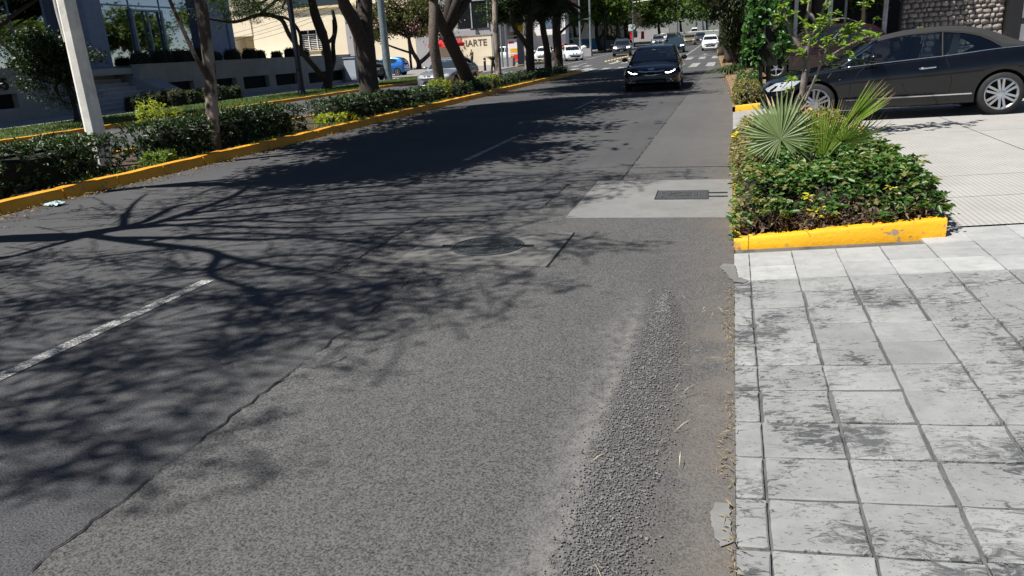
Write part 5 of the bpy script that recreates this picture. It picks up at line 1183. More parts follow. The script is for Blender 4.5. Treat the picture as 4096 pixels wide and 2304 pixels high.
# blue hatchback seen from behind
car('hatchback', 'bright blue small hatchback parked beyond the grey pole', (-28.05, 60.9, .09), math.pi + .05, HAT, HAT_C, P_blue, W=.80, wheels=(1.18, -1.18), tr=.30, sidew=SW_HAT, lamps=lamps_basic(.62, .74, W=.80), glass=M_glass_m, plate=False)
car('hatchback', 'dark hatchback half hidden by the thick forked trunk', (-26.9, 54.2, .03), math.pi - .5, HAT, HAT_C, P_black, W=.80, wheels=(1.18, -1.18), tr=.30, sidew=SW_HAT, lamps=lamps_basic(.62, .74, W=.80), detail=0, plate=False)
# white SUV behind the sign wall
car('suv', 'white SUV parked past the end of the sign wall', (-22.0, 78.2, .32), -.15, SUV, SUV_C, P_white, sidew=SW_SUV, wheels=(1.3, -1.35), tr=.36, lamps=lamps_basic(.74, .88), plate=False)
car('sedan', 'white sedan turning past the tip of the median', (-14.9, 74.5, zt(74)), -math.pi / 2 + .38, scaleS(SED, .9, .93), scaleC(SED_C, .9), P_white, W=.865, wheels=(1.26, -1.26), sidew=scaleP(SW_SED, .9), lamps=lamps_basic(.60, .73, W=.865))
car('sedan', 'white car half hidden behind the median trunks', (-18.6, 79.0, zt(79)), -math.pi / 2 + .1, scaleS(SED, .9, .93), scaleC(SED_C, .9), P_white, W=.865, wheels=(1.26, -1.26), sidew=scaleP(SW_SED, .9), lamps=lamps_basic(.60, .73, W=.865), detail=0)
car('hatchback', 'dark red car behind the white sedan', (-18.3, 85.5, zt(85)), -math.pi / 2, HAT, HAT_C, P_red, W=.80, wheels=(1.18, -1.18), tr=.30, sidew=SW_HAT, lamps=lamps_basic(.62, .74, W=.80), detail=0)
car('suv', 'dark grey SUV with bright headlamps in the far left lane', (-10.75, 80.2, zt(80)), -math.pi / 2 + .10, SUV, SUV_C, P_grey, sidew=SW_SUV, wheels=(1.3, -1.35), tr=.36, lamps=lamps_basic(.76, .90, M_drl2))
car('sedan', 'deep blue sedan following behind the black sedan', (-5.5, 81.5, zt(81)), -math.pi / 2 + .04, SED, SED_C, P_teal, sidew=SW_SED, lamps=lamps_basic(.62, .73, M_drl2), glass=M_glass_m)
car('suv', 'silver SUV far behind the dark grey SUV', (-9.7, 108.5, zt(108)), -math.pi / 2 + .1, SUV, SUV_C, P_silver, sidew=SW_SUV, wheels=(1.3, -1.35), tr=.36, lamps=lamps_basic(.76, .90), detail=0)
car('hatchback', 'white hatchback in the far right lane behind the lane line', (-2.15, 82.6, zt(82)), -math.pi / 2 + .03, scaleS(HAT, 1.12, 1.06), scaleC(HAT_C, 1.12), P_white, W=.85, wheels=(1.32, -1.32), tr=.31, sidew=scaleP(SW_HAT, 1.12), lamps=lamps_basic(.62, .72, W=.85))
car('sedan', 'gold sedan far down the avenue', (-5.6, 110, zt(110)), -math.pi / 2, scaleS(SED, .93, .93), scaleC(SED_C, .93), P_gold, W=.865, wheels=(1.3, -1.3), sidew=scaleP(SW_SED, .93), lamps=lamps_basic(.60, .73, W=.865), detail=0)
car('sedan', 'grey-blue sedan behind the gold sedan', (-4.6, 121, zt(121)), -math.pi / 2, scaleS(SED, .93, .93), scaleC(SED_C, .93), P_grey, W=.865, wheels=(1.3, -1.3), sidew=scaleP(SW_SED, .93), lamps=lamps_basic(.60, .73, W=.865), detail=0)
car('van', 'white van at the far end of the avenue', (-7.2, 160, zt(160)), -math.pi / 2, scaleS(SUV, 1.05, 1, 1.1), scaleC(SUV_C, 1.05, 1.25), P_white, W=.935, wheels=(1.36, -1.41), tr=.36, sidew=scaleP(SW_SUV, 1.05, 1.22), lamps=lamps_basic(.8, .95), detail=0)
car('sedan', 'small white car at the far end of the avenue', (-12.5, 150, zt(150)), -math.pi / 2, scaleS(SED, .93, .93), scaleC(SED_C, .93), P_white, W=.865, wheels=(1.3, -1.3), sidew=scaleP(SW_SED, .93), lamps=lamps_basic(.60, .73, W=.865), detail=0)
# dark red SUV parked behind the convertible (nose to the left)
car('suv', 'very dark maroon SUV parked in front of the posts', (2.72, 28.45, gz(2.7, 28)), math.pi, SUV, SUV_C, P_maroon, sidew=SW_SUV, wheels=(1.3, -1.35), tr=.36, lamps=lamps_basic(.76, .90), plate=False)
# ================================================================ people
def person_mesh(name, J, E_, RAD, sub=1):
    """one skin over a stick figure. J: dict joint->pos, E_: edges, RAD: joint->radius"""
    ks = list(J); me = bpy.data.meshes.new(name); me.from_pydata([J[k] for k in ks], [(ks.index(a), ks.index(b)) for a, b in E_], []); o = bpy.data.objects.new('tmp_p', me); COL.objects.link(o)
    sk = o.modifiers.new('s', 'SKIN'); sk.use_smooth_shade = True; lay = me.skin_vertices[0].data if me.skin_vertices else None
    if lay is None:
        o.data.attributes
    for i, k in enumerate(ks): lay[i].radius = (RAD[k], RAD[k] * (1.0 if k not in ('chest', 'pelvis', 'belly') else .68))
    lay[0].use_root = True; sb = o.modifiers.new('u', 'SUBSURF'); sb.levels = sub; sb.render_levels = sub
    dg = bpy.context.evaluated_depsgraph_get(); dg.update(); out = bpy.data.meshes.new_from_object(o.evaluated_get(dg)); bpy.data.objects.remove(o); return out
M_skin = simple('skin', (.36, .20, .13), .55, var=.12); M_hair = simple('hair_dark', (.012, .010, .009), .6)
def person(label, loc, rz, shirt, trousers, pose=0, cap=None, group=None, h=1.72):
    root = empty('person', loc, rz, label, 'person', group); k = h / 1.72; a = pose
    J = {'pelvis': (0, 0, .94), 'belly': (0, .0, 1.08), 'chest': (.02, 0, 1.30), 'neck': (.02, 0, 1.46), 'head': (.03, 0, 1.56), 'crown': (.03, 0, 1.68), 'face': (.09, 0, 1.585)}
    RAD = {'pelvis': .15, 'belly': .145, 'chest': .17, 'neck': .055, 'head': .085, 'crown': .075, 'face': .05}
    E_ = [('pelvis', 'belly'), ('belly', 'chest'), ('chest', 'neck'), ('neck', 'head'), ('head', 'crown'), ('head', 'face')]
    for s, n in ((1, 'l'), (-1, 'r')):
        J.update({'sh' + n: (.0, s * .19, 1.40), 'el' + n: (-.02 + .05 * a, s * .26, 1.13), 'wr' + n: (.16 * a + .05, s * (.26 - .08 * a), .90 + .18 * a), 'ha' + n: (.21 * a + .07, s * (.25 - .10 * a), .82 + .22 * a), 'hi' + n: (0, s * .10, .86), 'kn' + n: (.04 + .06 * s * a, s * .11, .48), 'an' + n: (-.01 + .05 * s * a, s * .12, .09), 'to' + n: (.15 + .05 * s * a, s * .13, .035)})
        RAD.update({'sh' + n: .062, 'el' + n: .043, 'wr' + n: .030, 'ha' + n: .034, 'hi' + n: .095, 'kn' + n: .062, 'an' + n: .042, 'to' + n: .036})
        E_ += [('chest', 'sh' + n), ('sh' + n, 'el' + n), ('el' + n, 'wr' + n), ('wr' + n, 'ha' + n), ('pelvis', 'hi' + n), ('hi' + n, 'kn' + n), ('kn' + n, 'an' + n), ('an' + n, 'to' + n)]
    me = person_mesh('body', J, E_, RAD)
    for m in (shirt, trousers, M_skin, M_hair, M_plastic): me.materials.append(m)
    ax = {n: Vector(p) for n, p in J.items()}
    for p in me.polygons:
        c = p.center; near = min(ax, key=lambda n: (ax[n] - c).length); z = c.z
        if near in ('head', 'crown', 'face', 'neck'): p.material_index = 3 if (z > 1.60 and c.x < .085) or (z > 1.52 and c.x < .0) else 2
        elif near[:2] in ('wr', 'ha'): p.material_index = 2
        elif near[:2] == 'to' or z < .07: p.material_index = 4
        elif z < .95 and near[:2] in ('pe', 'hi', 'kn', 'an') or near == 'pelvis': p.material_index = 1
        else: p.material_index = 0
    o = link('body', me, None, root); o.scale = (k, k, k)
    if cap: MB().lathe([(.105, 1.60), (.10, 1.66), (.07, 1.71), (0, 1.73)], 14, 'z', (.03, 0, 0)).build('cap', cap, root).scale = (k, k, k)
    return root
M_lblue = simple('light_blue_shirt', (.38, .52, .72), .8, var=.1); M_denim = simple('dark_trousers', (.02, .022, .035), .8); M_khaki = simple('pale_blue_trousers', (.32, .42, .6), .8, var=.1); M_olive = simple('olive_shirt', (.06, .055, .03), .8); M_navyc = simple('navy_trousers', (.012, .014, .028), .8)
person('worker in light blue shirt and dark trousers beside the van', (-21.4, 111.5, zt(111)), 2.6, M_lblue, M_denim, .6)
person('worker all in pale blue standing at the open van', (-19.9, 105.0, zt(105)), 2.0, M_lblue, M_khaki, .9)
person('person in olive shirt standing under the red parasol', (-24.35, 72.6, zt(72)), -2.2, M_olive, M_navyc, .9)
# ================================================================ the convertible
cv = empty('convertible', (2.745, 14.76, .117), math.pi, 'glossy blue-black convertible with black soft top leaving the driveway', 'car')
cv.rotation_euler = (0, R_(1.1), math.pi)
CV = [(2.24, .60, .55, .30, .62), (2.16, .68, .62, .22, .76), (1.95, .78, .72, .19, .85), (1.38, .88, .81, .19, .89), (.95, .94, .875, .19, .895), (.3, .95, .92, .19, .895), (-.6, .985, .965, .19, .895), (-1.38, 1.05, 1.02, .2, .893), (-1.9, 1.08, 1.03, .24, .86), (-2.3, 1.06, 1.0, .30, .80), (-2.46, .95, .89, .36, .70)]
bme = body_mesh(CV, .895, P_navy, (1.38, -1.38), .33, 54, crease=.012); link('body', bme, None, cv); bb = Caster(bme)
add_wheels(cv, (1.38, -1.38), .895, .333, .245, 6, True, M_rim, inset=.10)
M_fabric = simple('soft_top_fabric', (.022, .022, .023), .95, var=.25, scale=60, bump=.4, bscale=400)
belt = lambda x: interp_smooth([s[0] for s in CV], [s[2] for s in CV], x)
TOPX = [.44, .30, .0, -.5, -1.0, -1.35, -1.62, -1.85]; TOPZ = [1.285, 1.325, 1.385, 1.42, 1.39, 1.30, 1.17, 1.07]
EDX = [.44, .30, .0, -.5, -.85, -1.05, -1.25, -1.36, -1.5, -1.85]; EDZ = [1.262, 1.29, 1.325, 1.335, 1.29, 1.23, 1.12, 1.03, 1.02, 1.03]
def edge_z(x): return float(np.interp(x, EDX[::-1], EDZ[::-1]))
def side_w(z): return .80 - .46 * max(0, z - .95)
rows = []
for i in range(30):
    x = .44 + (-1.85 - .44) * i / 29; ze = max(edge_z(x), belt(x) - .01); zc = max(interp_smooth(TOPX, TOPZ, x), ze + .01); we = side_w(ze); ring = []
    for f, g_ in ((0, 0.0), (.10, .25), (.25, .5), (.45, .75), (.72, .93), (1, 1)):
        y = we * (1 - f); z = ze + (zc - ze) * g_
        wz = side_w(z); y = min(y, wz)
        if f == .10: y = min(we * .985, side_w(z))
        ring.append((x, y, z))
    rows.append(ring + [(p[0], -p[1], p[2]) for p in reversed(ring[:-1])])
link('soft_top', MB().grid(rows).mesh('soft_top', 45), M_fabric, cv)
# windscreen, pillars, side glass
def ws(u, t):      # u across -1..1, t up 0..1
    x = .98 + (.43 - .98) * t + .10 * (1 - u * u); y = u * (.73 + (.575 - .73) * t); z = .935 + (1.275 - .935) * t; return (x, y, z)
MB().grid([[ws(-1 + 2 * i / 10, j / 6) for i in range(11)] for j in range(7)]).build('windscreen', glass_mat('dusty_windscreen', (.30, .36, .33), .12, .8), cv, smooth=180)
for s in (1, -1):
    MB().tube([Vector(ws(s, t)) + Vector((-.01, s * .012, 0)) for t in (0, .25, .5, .75, 1)], [.028, .026, .025, .025, .026], 8).build('pillar', P_navy, cv, smooth=180)
    sh = .020 * s
    MB().tube([Vector(ws(s, t)) + Vector((-.035, s * .034, -.004)) for t in (-.06, .25, .5, .75, .97)], .013, 6).build('chrome_strip', M_chrome, cv, smooth=180)
    # belt chrome
    pts = [(x, s * (side_w(belt(x)) + .018), belt(x) + .008) for x in np.linspace(.98, -1.75, 16)]
    MB().tube(pts, .010, 6).build('chrome_strip', M_chrome, cv, smooth=180)
    def pane(x0, x1, n, top):
        r0 = []; r1 = []
        for x in np.linspace(x0, x1, n):
            zb_ = belt(x); zt_ = max(top(x), zb_ + .005); r0.append((x, s * (side_w(zb_) - .012), zb_)); r1.append((x, s * (side_w(zt_) - .012), zt_))
        return MB().grid([r0, r1])
    def wtop(x):
        a = np.interp(x, [.43, .98], [1.26, .935]) if x > .43 else 9; return min(a, edge_z(x) - .004)
    pane(.95, -.50, 14, wtop).build('side_window', M_clear, cv); pane(-.545, -1.33, 10, wtop).build('side_window', M_clear, cv)
    MB().tube([(-.52, s * (side_w(.96) - .006), .955), (-.53, s * (side_w(1.33) - .006), 1.33)], .012, 6).build('window_post', M_rim_d, cv)
    # mirror
    mo = MB(); mx, my, mz = .52, s * 1.005, 1.01
    for (dx, f) in ((.10, .45), (.07, .85), (.0, 1.0), (-.08, 1.0), (-.10, .9)):
        for k in range(12):
            a = 2 * math.pi * k / 12; ca, sa = math.cos(a), math.sin(a); mo.v.append((mx + dx, my + .115 * f * math.copysign(abs(ca) ** .7, ca), mz + .072 * f * math.copysign(abs(sa) ** .7, sa)))
    for i in range(4):
        for k in range(12): mo.f.append((i * 12 + k, i * 12 + (k + 1) % 12, (i + 1) * 12 + (k + 1) % 12, (i + 1) * 12 + k))
    mo.f.append(tuple(range(12))); mo.f.append(tuple(range(48, 60))); mo.bar((mx, s * .80, .95), (mx, s * .93, .97), .06, .03); mo.build('mirror', P_navy, cv, smooth=45)
    bb.decal('door_gap', strip([(.86, .30), (.84, .6), (.72, .80), (.60, .905)], .010), 'y', M_well, cv, .003, 2, s)
    bb.decal('door_gap', strip([(-.62, .28), (-.66, .6), (-.56, .93)], .010), 'y', M_well, cv, .003, 2, s)
    bb.decal('bonnet_gap', strip([(.62, .885), (1.1, .845), (1.6, .78), (2.05, .67)], .009), 'y', M_well, cv, .003, 2, s)
    bb.decal('side_trim', strip([(.90, .365), (-.96, .365)], .020), 'y', M_chrome, cv, .010, 3, s)
    for xx in (-.30,): MB().tube([(xx + .13, s * .905, .795), (xx + .09, s * .935, .80), (xx - .09, s * .935, .812), (xx - .13, s * .905, .815)], .016, 8).build('door_handle', M_chrome, cv, smooth=180)
    bb.decal('headlight', [(1.78, .60), (2.12, .56), (2.16, .60), (1.98, .70), (1.72, .735), (1.60, .73)], 'y', M_lens, cv, .010, 3, s)
    bb.decal('tail_light', [(-2.40, .74), (-2.05, .80), (-2.05, .90), (-2.38, .88)], 'y', M_red, cv, .008, 2, s)
    bb.decal('fender_marker', [(1.02, .70), (.99, .70), (.99, .715), (1.02, .715)], 'y', M_chrome, cv, .008, 1, s)
bb.decal('grille', [(-.36, .40), (.36, .40), (.42, .62), (-.42, .62)], 'x', M_plastic, cv, .012, 3)
for z in (.46, .52, .58): bb.decal('grille_bar', strip([(-.38, z), (.38, z)], .020), 'x', M_chrome, cv, .022, 2)
bb.decal('lower_intake', [(-.60, .26), (.60, .26), (.55, .36), (-.55, .36)], 'x', M_well, cv, .010, 2)
# cabin inside
M_beige = simple('beige_leather', (.42, .36, .27), .6, var=.1); M_int = simple('dark_interior', (.015, .014, .013), .8)
def seat(x, y, m):
    s_ = MB(); s_.box((x - .10, y, 1.0), (.13, .46, .38), ry=-.22); s_.box((x - .15, y, 1.21), (.09, .26, .15), ry=-.12); return s_.build('seat', m, cv)
for x, y, m in ((-.05, .36, M_int), (-.05, -.36, M_int), (-.62, .33, M_beige), (-.62, -.33, M_beige)): seat(x, y, m)
MB().box((.72, 0, .95), (.25, 1.3, .08)).build('dashboard', M_int, cv); MB().lathe([(.17, -.012), (.19, 0), (.17, .012), (.155, 0), (.17, -.012)], 22, 'x', (.45, .36, 1.0)).build('steering_wheel', M_int, cv)
J = {'pelvis': (.02, 0, .62), 'belly': (-.02, 0, .78), 'chest': (-.04, 0, .99), 'neck': (-.01, 0, 1.12), 'head': (.02, 0, 1.20), 'crown': (.02, 0, 1.29), 'face': (.09, 0, 1.21), 'sl': (-.02, .19, 1.06), 'el': (.20, .27, .90), 'wl': (.40, .20, 1.0), 'hl': (.46, .15, 1.03), 'f1': (.50, .12, 1.05), 'f2': (.51, .14, 1.03), 'f3': (.50, .155, 1.01), 'f4': (.49, .165, .995), 'th': (.46, .11, 1.045), 'sr': (-.02, -.19, 1.06), 'er': (.2, -.22, .88), 'wr': (.40, -.12, .99), 'hr': (.46, -.1, 1.02)}
RAD = {'pelvis': .15, 'belly': .15, 'chest': .17, 'neck': .055, 'head': .088, 'crown': .075, 'face': .05, 'sl': .065, 'el': .045, 'wl': .031, 'hl': .033, 'f1': .009, 'f2': .009, 'f3': .009, 'f4': .008, 'th': .010, 'sr': .065, 'er': .045, 'wr': .031, 'hr': .035}
ED = [('pelvis', 'belly'), ('belly', 'chest'), ('chest', 'neck'), ('neck', 'head'), ('head', 'crown'), ('head', 'face'), ('chest', 'sl'), ('sl', 'el'), ('el', 'wl'), ('wl', 'hl'), ('hl', 'f1'), ('hl', 'f2'), ('hl', 'f3'), ('hl', 'f4'), ('hl', 'th'), ('chest', 'sr'), ('sr', 'er'), ('er', 'wr'), ('wr', 'hr')]
pm_ = person_mesh('body', J, ED, RAD); M_shirt = simple('dark_shirt', (.02, .022, .03), .8)
for m in (M_shirt, M_skin, M_hair): pm_.materials.append(m)
for p in pm_.polygons:
    c = p.center; near = min(J, key=lambda n: (Vector(J[n]) - c).length)
    if near in ('head', 'crown', 'face', 'neck'): p.material_index = 2 if (c.z > 1.24 and c.x < .08) or c.x < -.02 else 1
    elif near in ('el', 'wl', 'hl', 'f1', 'f2', 'f3', 'f4', 'th', 'er', 'wr', 'hr'): p.material_index = 1
drv = empty('person', (0, 0, 0), 0, 'driver at the wheel of the convertible, bare forearm raised', 'person')
link('body', pm_, None, drv); drv.location = (2.745 - .06, 14.76 - .36, .117); drv.rotation_euler = (0, R_(1.1), math.pi)
# ================================================================ left side of the avenue
M_wallc = concrete('garden_wall_concrete', (.33, .328, .325), .14, (.25, .25, .25)); M_dark = simple('opening_dark', (.010, .010, .012), .9)
M_column = simple('column_paint', (.26, .30, .40), .7, var=.12, scale=3, bump=.2); M_cream = simple('cream_render', (.78, .68, .50), .9, var=.06, scale=.8); M_cream_d = simple('cream_render_warm', (.72, .58, .33), .9, var=.08)
M_peach = simple('peach_render', (.66, .48, .33), .9, var=.06, scale=.7); M_greyr = simple('grey_render', (.36, .35, .36), .9, var=.06, scale=.7); M_whitew = simple('white_wash', (.80, .79, .77), .9, var=.05, scale=.7); M_steel = simple('blue_steel', (.20, .28, .36), .4, .5)
M_win = NT('window_glass'); M_win = M_win.done((.012, .016, .018, 1), .04, 0, .7, .6)
M_facade = NT('facade_glass'); M_facade = M_facade.done((.010, .016, .015, 1), .03, 0, .9, .8)
lawn = tag(MB().grid([[(-18.80, y, .10), (-20, y, .07), (-24.4, y, .03)] for y in (4, 20, 40, 57)]).build('lawn', simple('lawn_soil', (.04, .06, .015), .95, var=.4, scale=6)), kind='structure')
grass('grass', 'mown grass strip between the far kerb and the footpath', -24.3, -18.9, 12, 56, 26000, (.05, .10), 25, lambda a, b: .10 - .013 * (-18.8 - a), M_grass)
tag(MB().grid([[(-24.4, y, .035), (-28.05, y, .035)] for y in (4, 20, 40, 57)]).build('footpath', M_path), kind='structure')
tag(MB().grid([[(-18.3 - (0 if y < 64 else 0), y, zt(y) + .03), (-60, y, zt(y) + .03)] for y in (57, 64, 70, 80, 95, 120, 160)]).build('forecourt', concrete('forecourt_concrete', (.22, .21, .20), .12)), kind='structure')
# ---------------- garden wall with low openings
gw = empty('garden_wall', (-28, 40, 0), 0, 'long grey concrete garden wall with a row of low dark openings', 'wall'); go = Vector(gw.location)
def wb(mb, x0, x1, y0, y1, z0, z1): mb.box(((x0 + x1) / 2 - go.x, (y0 + y1) / 2 - go.y, (z0 + z1) / 2), (abs(x1 - x0), abs(y1 - y0), abs(z1 - z0)))
op = [(33.9, 35.9, .36, 1.06), (36.95, 39.7, .34, 1.03), (40.4, 43.1, .31, 1.02), (43.85, 46.6, .31, 1.0), (47.9, 53.3, .22, .94)]
mb = MB(); wb(mb, -28.4, -28, 32.0, 54.4, 1.06, 1.96); wb(mb, -28.4, -28, 32.0, 54.4, -.05, .22)
ye = 32.0
for (a, b, c, d) in op: wb(mb, -28.4, -28, ye, a, .22, 1.06); wb(mb, -28.4, -28, a, b, d, 1.06) if d < 1.055 else None; wb(mb, -28.4, -28, a, b, .22, c) if c > .225 else None; ye = b
wb(mb, -28.4, -28, ye, 54.4, .22, 1.06); mb.build('wall_body', M_wallc, gw)
for (a, b, c, d) in op: m2 = MB(); wb(m2, -28.34, -28.30, a, b, c, d); m2.build('opening', M_dark, gw)
m2 = MB(); wb(m2, -28.42, -27.97, 31.95, 54.45, 1.963, 2.03); m2.build('coping', M_wallc, gw)
# left piece with the house number
gw2 = empty('garden_wall', (-28, 20, 0), 0, 'grey concrete wall with house number left of the steps', 'wall'); go = Vector(gw2.location)
mb = MB(); wb(mb, -28.4, -28, 12, 27.4, 1.12, 2.12); wb(mb, -28.4, -28, 12, 27.4, -.05, .55); wb(mb, -28.4, -28, 24.95, 27.4, .55, 1.12); wb(mb, -28.4, -28, 12, 22.0, .55, 1.12); mb.build('wall_body', M_wallc, gw2)
m2 = MB(); wb(m2, -28.34, -28.3, 22, 24.95, .55, 1.12); m2.build('opening', M_dark, gw2)
def text_obj(name, s, loc, rot, size, m, parent=None, ext=.02, align='LEFT', bold=0.0):
    cu = bpy.data.curves.new('txt', 'FONT'); cu.body = s; cu.size = size; cu.extrude = ext; cu.offset = bold; cu.align_x = align
    o = bpy.data.objects.new('txt', cu); COL.objects.link(o); dg = bpy.context.evaluated_depsgraph_get(); dg.update(); me = bpy.data.meshes.new_from_object(o.evaluated_get(dg)); bpy.data.objects.remove(o)
    return link(name, me, m, parent, loc=loc, rot=rot)
text_obj('house_number', '095', (-27.98 - go.x, 23.72 - go.y, 1.30), (R_(90), 0, R_(90)), .62, simple('number_dark', (.012, .012, .013), .6), gw2, .015, bold=.025)
# ---------------- steps
stp = empty('steps', (-27, 29.6, 0), 0, 'broad grey concrete steps leading up to the glass building', 'steps'); go = Vector(stp.location)
M_step = concrete('step_stone', (.38, .385, .40), .12)
M_lit_edge = concrete('lit_edge_stone', (.5, .5, .5), .1)
for i in range(8):
    m2 = MB(); wb(m2, -31.6, -26.6 - i * .42, 27.45, 31.95, i * .2, i * .2 + .2 + .0005 * i); m2.build('step', M_step, stp); m3 = MB(); wb(m3, -26.68 - i * .42, -26.585 - i * .42, 27.46, 31.94, i * .2 + .165, i * .2 + .206); m3.build('lit_edge', M_lit_edge, stp)  # paler strips added along the treads, so their edges look lit
m2 = MB()   # sloping cheek wall on the right of the steps
for y in (31.96, 32.0): pass
m2.add([(-26.5 - go.x, 31.96 - go.y, .0), (-31.5 - go.x, 31.96 - go.y, 0), (-31.5 - go.x, 31.96 - go.y, 2.0), (-29.5 - go.x, 31.96 - go.y, 2.0), (-26.5 - go.x, 31.96 - go.y, .6), (-26.5 - go.x, 33.3 - go.y, .0), (-31.5 - go.x, 33.3 - go.y, 0), (-31.5 - go.x, 33.3 - go.y, 2.0), (-29.5 - go.x, 33.3 - go.y, 2.0), (-26.5 - go.x, 33.3 - go.y, .6)], [(0, 1, 2, 3, 4), (9, 8, 7, 6, 5), (0, 4, 9, 5), (4, 3, 8, 9), (3, 2, 7, 8), (2, 1, 6, 7)])
m2.build('cheek_wall', concrete('cheek_plaster', (.26, .27, .29), .1), stp)
# ---------------- terrace behind the wall
tag(MB().box((-36, 34, 1.75), (15.2, 46, .3)).build('terrace', M_step), kind='structure')
grass('grass', 'thin grass along the top of the long garden wall', -29.6, -28.45, 32, 54.3, 3500, (.06, .14), 26, lambda a, b: 1.92, M_grass)
tag(MB().grid([[(-28.42, y, 1.93), (-29.7, y, 1.93)] for y in (32, 54.3)]).build('terrace_bed', M_soil), kind='structure')
bl = ['leftmost', 'second', 'third', 'fourth', 'fifth', 'sixth', 'seventh', 'eighth', 'ninth', 'tenth', 'eleventh', 'twelfth']
for i, (y, r_) in enumerate(((33.4, .5), (35.0, .55), (36.5, .55), (38.0, .6), (39.4, .42), (41.1, .5), (42.9, .5), (43.9, .42), (45.9, .36), (47.7, .5), (49.3, .42), (52.6, .36))):
    box_shrub('round_bush', '%s dark ball-shaped bush along the top of the garden wall' % bl[i], (-29.0, y), (r_ * .9, r_), r_ * 1.45, 900, M_leaf_d, (.04, .07), 'bush', 'ball bushes on the garden wall', seed=120 + i, z0=1.92, rosette=5)
for i, (y, r_, m) in enumerate(((29.5, .4, M_leaf_d), (30.6, .45, M_leaf_o), (31.9, .5, M_leaf_o), (33.1, .5, M_leaf_m), (34.3, .45, M_leaf_o), (35.4, .45, M_leaf_d), (36.3, .5, M_leaf_m))):
    box_shrub('low_bush', '%s low shrub planted at the foot of the garden wall' % bl[i], (-25.0 - .1 * (i % 2), y - 1.5), (r_, r_ * 1.1), .62 + .06 * (i % 3), 700, m, (.05, .10), 'bush', 'shrubs at the foot of the wall', seed=140 + i, z0=.03, rosette=5, asp=.35, lump=.2)
# ---------------- glass building
gb = empty('glass_building', (-32.3, 34, 1.9), 0, 'dark glass-fronted building with blue-grey columns behind the terrace', 'building'); go = Vector(gb.location)
def bx(name, m, x0, x1, y0, y1, z0, z1, parent=None): 
    return MB().box(((x0 + x1) / 2 - go.x, (y0 + y1) / 2 - go.y, (z0 + z1) / 2 - go.z), (abs(x1 - x0), abs(y1 - y0), abs(z1 - z0))).build(name, m, parent or gb)
bx('roof_slab', M_column, -45, -31.6, 14, 46.4, 8.0, 8.6); bx('shade_block', M_column, -45, -32.2, 14, 46.3, 8.605, 17); bx('back_wall', simple('interior_dark', (.035, .032, .028), .9), -45, -44.6, 14, 46, 1.9, 8); bx('end_wall', M_column, -45, -32.2, 45.7, 46.2, 1.9, 8)  # block over the roof slab is added, unseen, to shade steps and wall
for y in (14.0, 19.5, 26.0): bx('column', M_column, -32.6, -31.9, y, y + 1.1, 1.9, 8)
MB().box((.25, -.15, 2.9), (.75, 1.15, 6.6)).build('column', M_column, gb)
bx('column', M_column, -33.4, -32.3, 43.8, 45.65, 1.9, 8)
M_pane = glass_mat('shop_glass', (.45, .52, .50), .02, .62)
ys = [14, 17, 20, 22.5, 25, 27.5, 30, 32, 35.0, 37.9, 40.4, 43.8]
for a, b in zip(ys[:-1], ys[1:]): bx('pane', M_pane, -33.02, -33.0, a + .03, b - .03, 1.95, 8)
for y in ys[1:-1]: bx('mullion', M_steel, -33.06, -32.96, y - .03, y + .03, 1.95, 8)
bx('transom', M_steel, -33.06, -32.95, 35, 43.8, 5.25, 5.33)
bx('door_frame', M_steel, -32.9, -32.8, 37.85, 37.97, 1.95, 5.1); bx('door_frame', M_steel, -32.9, -32.8, 40.25, 40.4, 1.95, 5.1); bx('door_frame', M_steel, -32.9, -32.8, 37.97, 40.25, 5.0, 5.1); bx('door_stile', M_steel, -32.9, -32.8, 39.05, 39.15, 1.95, 5.0)
MB().tube([(-32.75 - go.x, 38.9 - go.y, 1.1), (-32.65 - go.x, 38.9 - go.y, 1.15), (-32.65 - go.x, 38.9 - go.y, 1.75), (-32.75 - go.x, 38.9 - go.y, 1.8)], .02, 6).build('door_handle', M_steel, gb)
bx('floor_inside', M_step, -44.6, -33.1, 14, 45.7, 1.86, 1.94); bx('bright_blind', M_whitew, -33.9, -33.85, 40.6, 43.5, 2.0, 4.4)
bx('poster', M_whitew, -33.9, -33.86, 38.4, 39.9, 2.2, 4.9); bx('screen_wall', simple('pale_panel', (.40, .38, .34), .8), -38.0, -37.9, 21, 27, 3.6, 5.6); bx('counter', simple('counter_wood', (.12, .06, .03), .6), -35.2, -34.6, 22, 31, 1.95, 3.0)
M_glow = NT('lamp_glow'); M_glow = M_glow.done((.9, .7, .4, 1), .4, 0, .3, 0, (1, .62, .26, 1), 2.4)
M_spark = NT('bulb_glow'); M_spark = M_spark.done((.9, .7, .4, 1), .4, 0, .3, 0, (1, .70, .35, 1), 14.0)
for y, z, lb in ((37.0, 4.05, 'round glowing globe lamp hanging behind the glass near the column'), (39.7, 4.22, 'round glowing globe lamp hanging behind the glass by the door')):
    l_ = empty('globe_lamp', (-34.0, y, z), 0, lb, 'lamp', 'globe lamps'); MB().lathe([(.0, -.17), (.09, -.15), (.15, -.08), (.17, 0), (.15, .08), (.09, .15), (.0, .17)], 16).build('globe', M_glow, l_, smooth=180); MB().tube([(0, 0, .16), (0, 0, 3.8)], .012, 5).build('cord', M_plastic, l_)
for i, (x, y, z) in enumerate(((-36, 24.5, 5.75), (-36, 27.0, 5.75), (-36, 28.6, 5.85), (-36, 31.6, 5.65), (-36, 30.2, 4.95), (-36, 31.9, 5.05))):
    l_ = empty('ceiling_bulb', (x, y, z), 0, 'small warm spot bulb glowing inside the glass building', 'lamp', 'spot bulbs inside the glass building'); MB().lathe([(0, -.07), (.06, -.03), (.06, .04), (0, .07)], 10).build('bulb', M_spark, l_); MB().tube([(0, 0, .05), (0, 0, 2.3)], .01, 4).build('cord', M_plastic, l_)
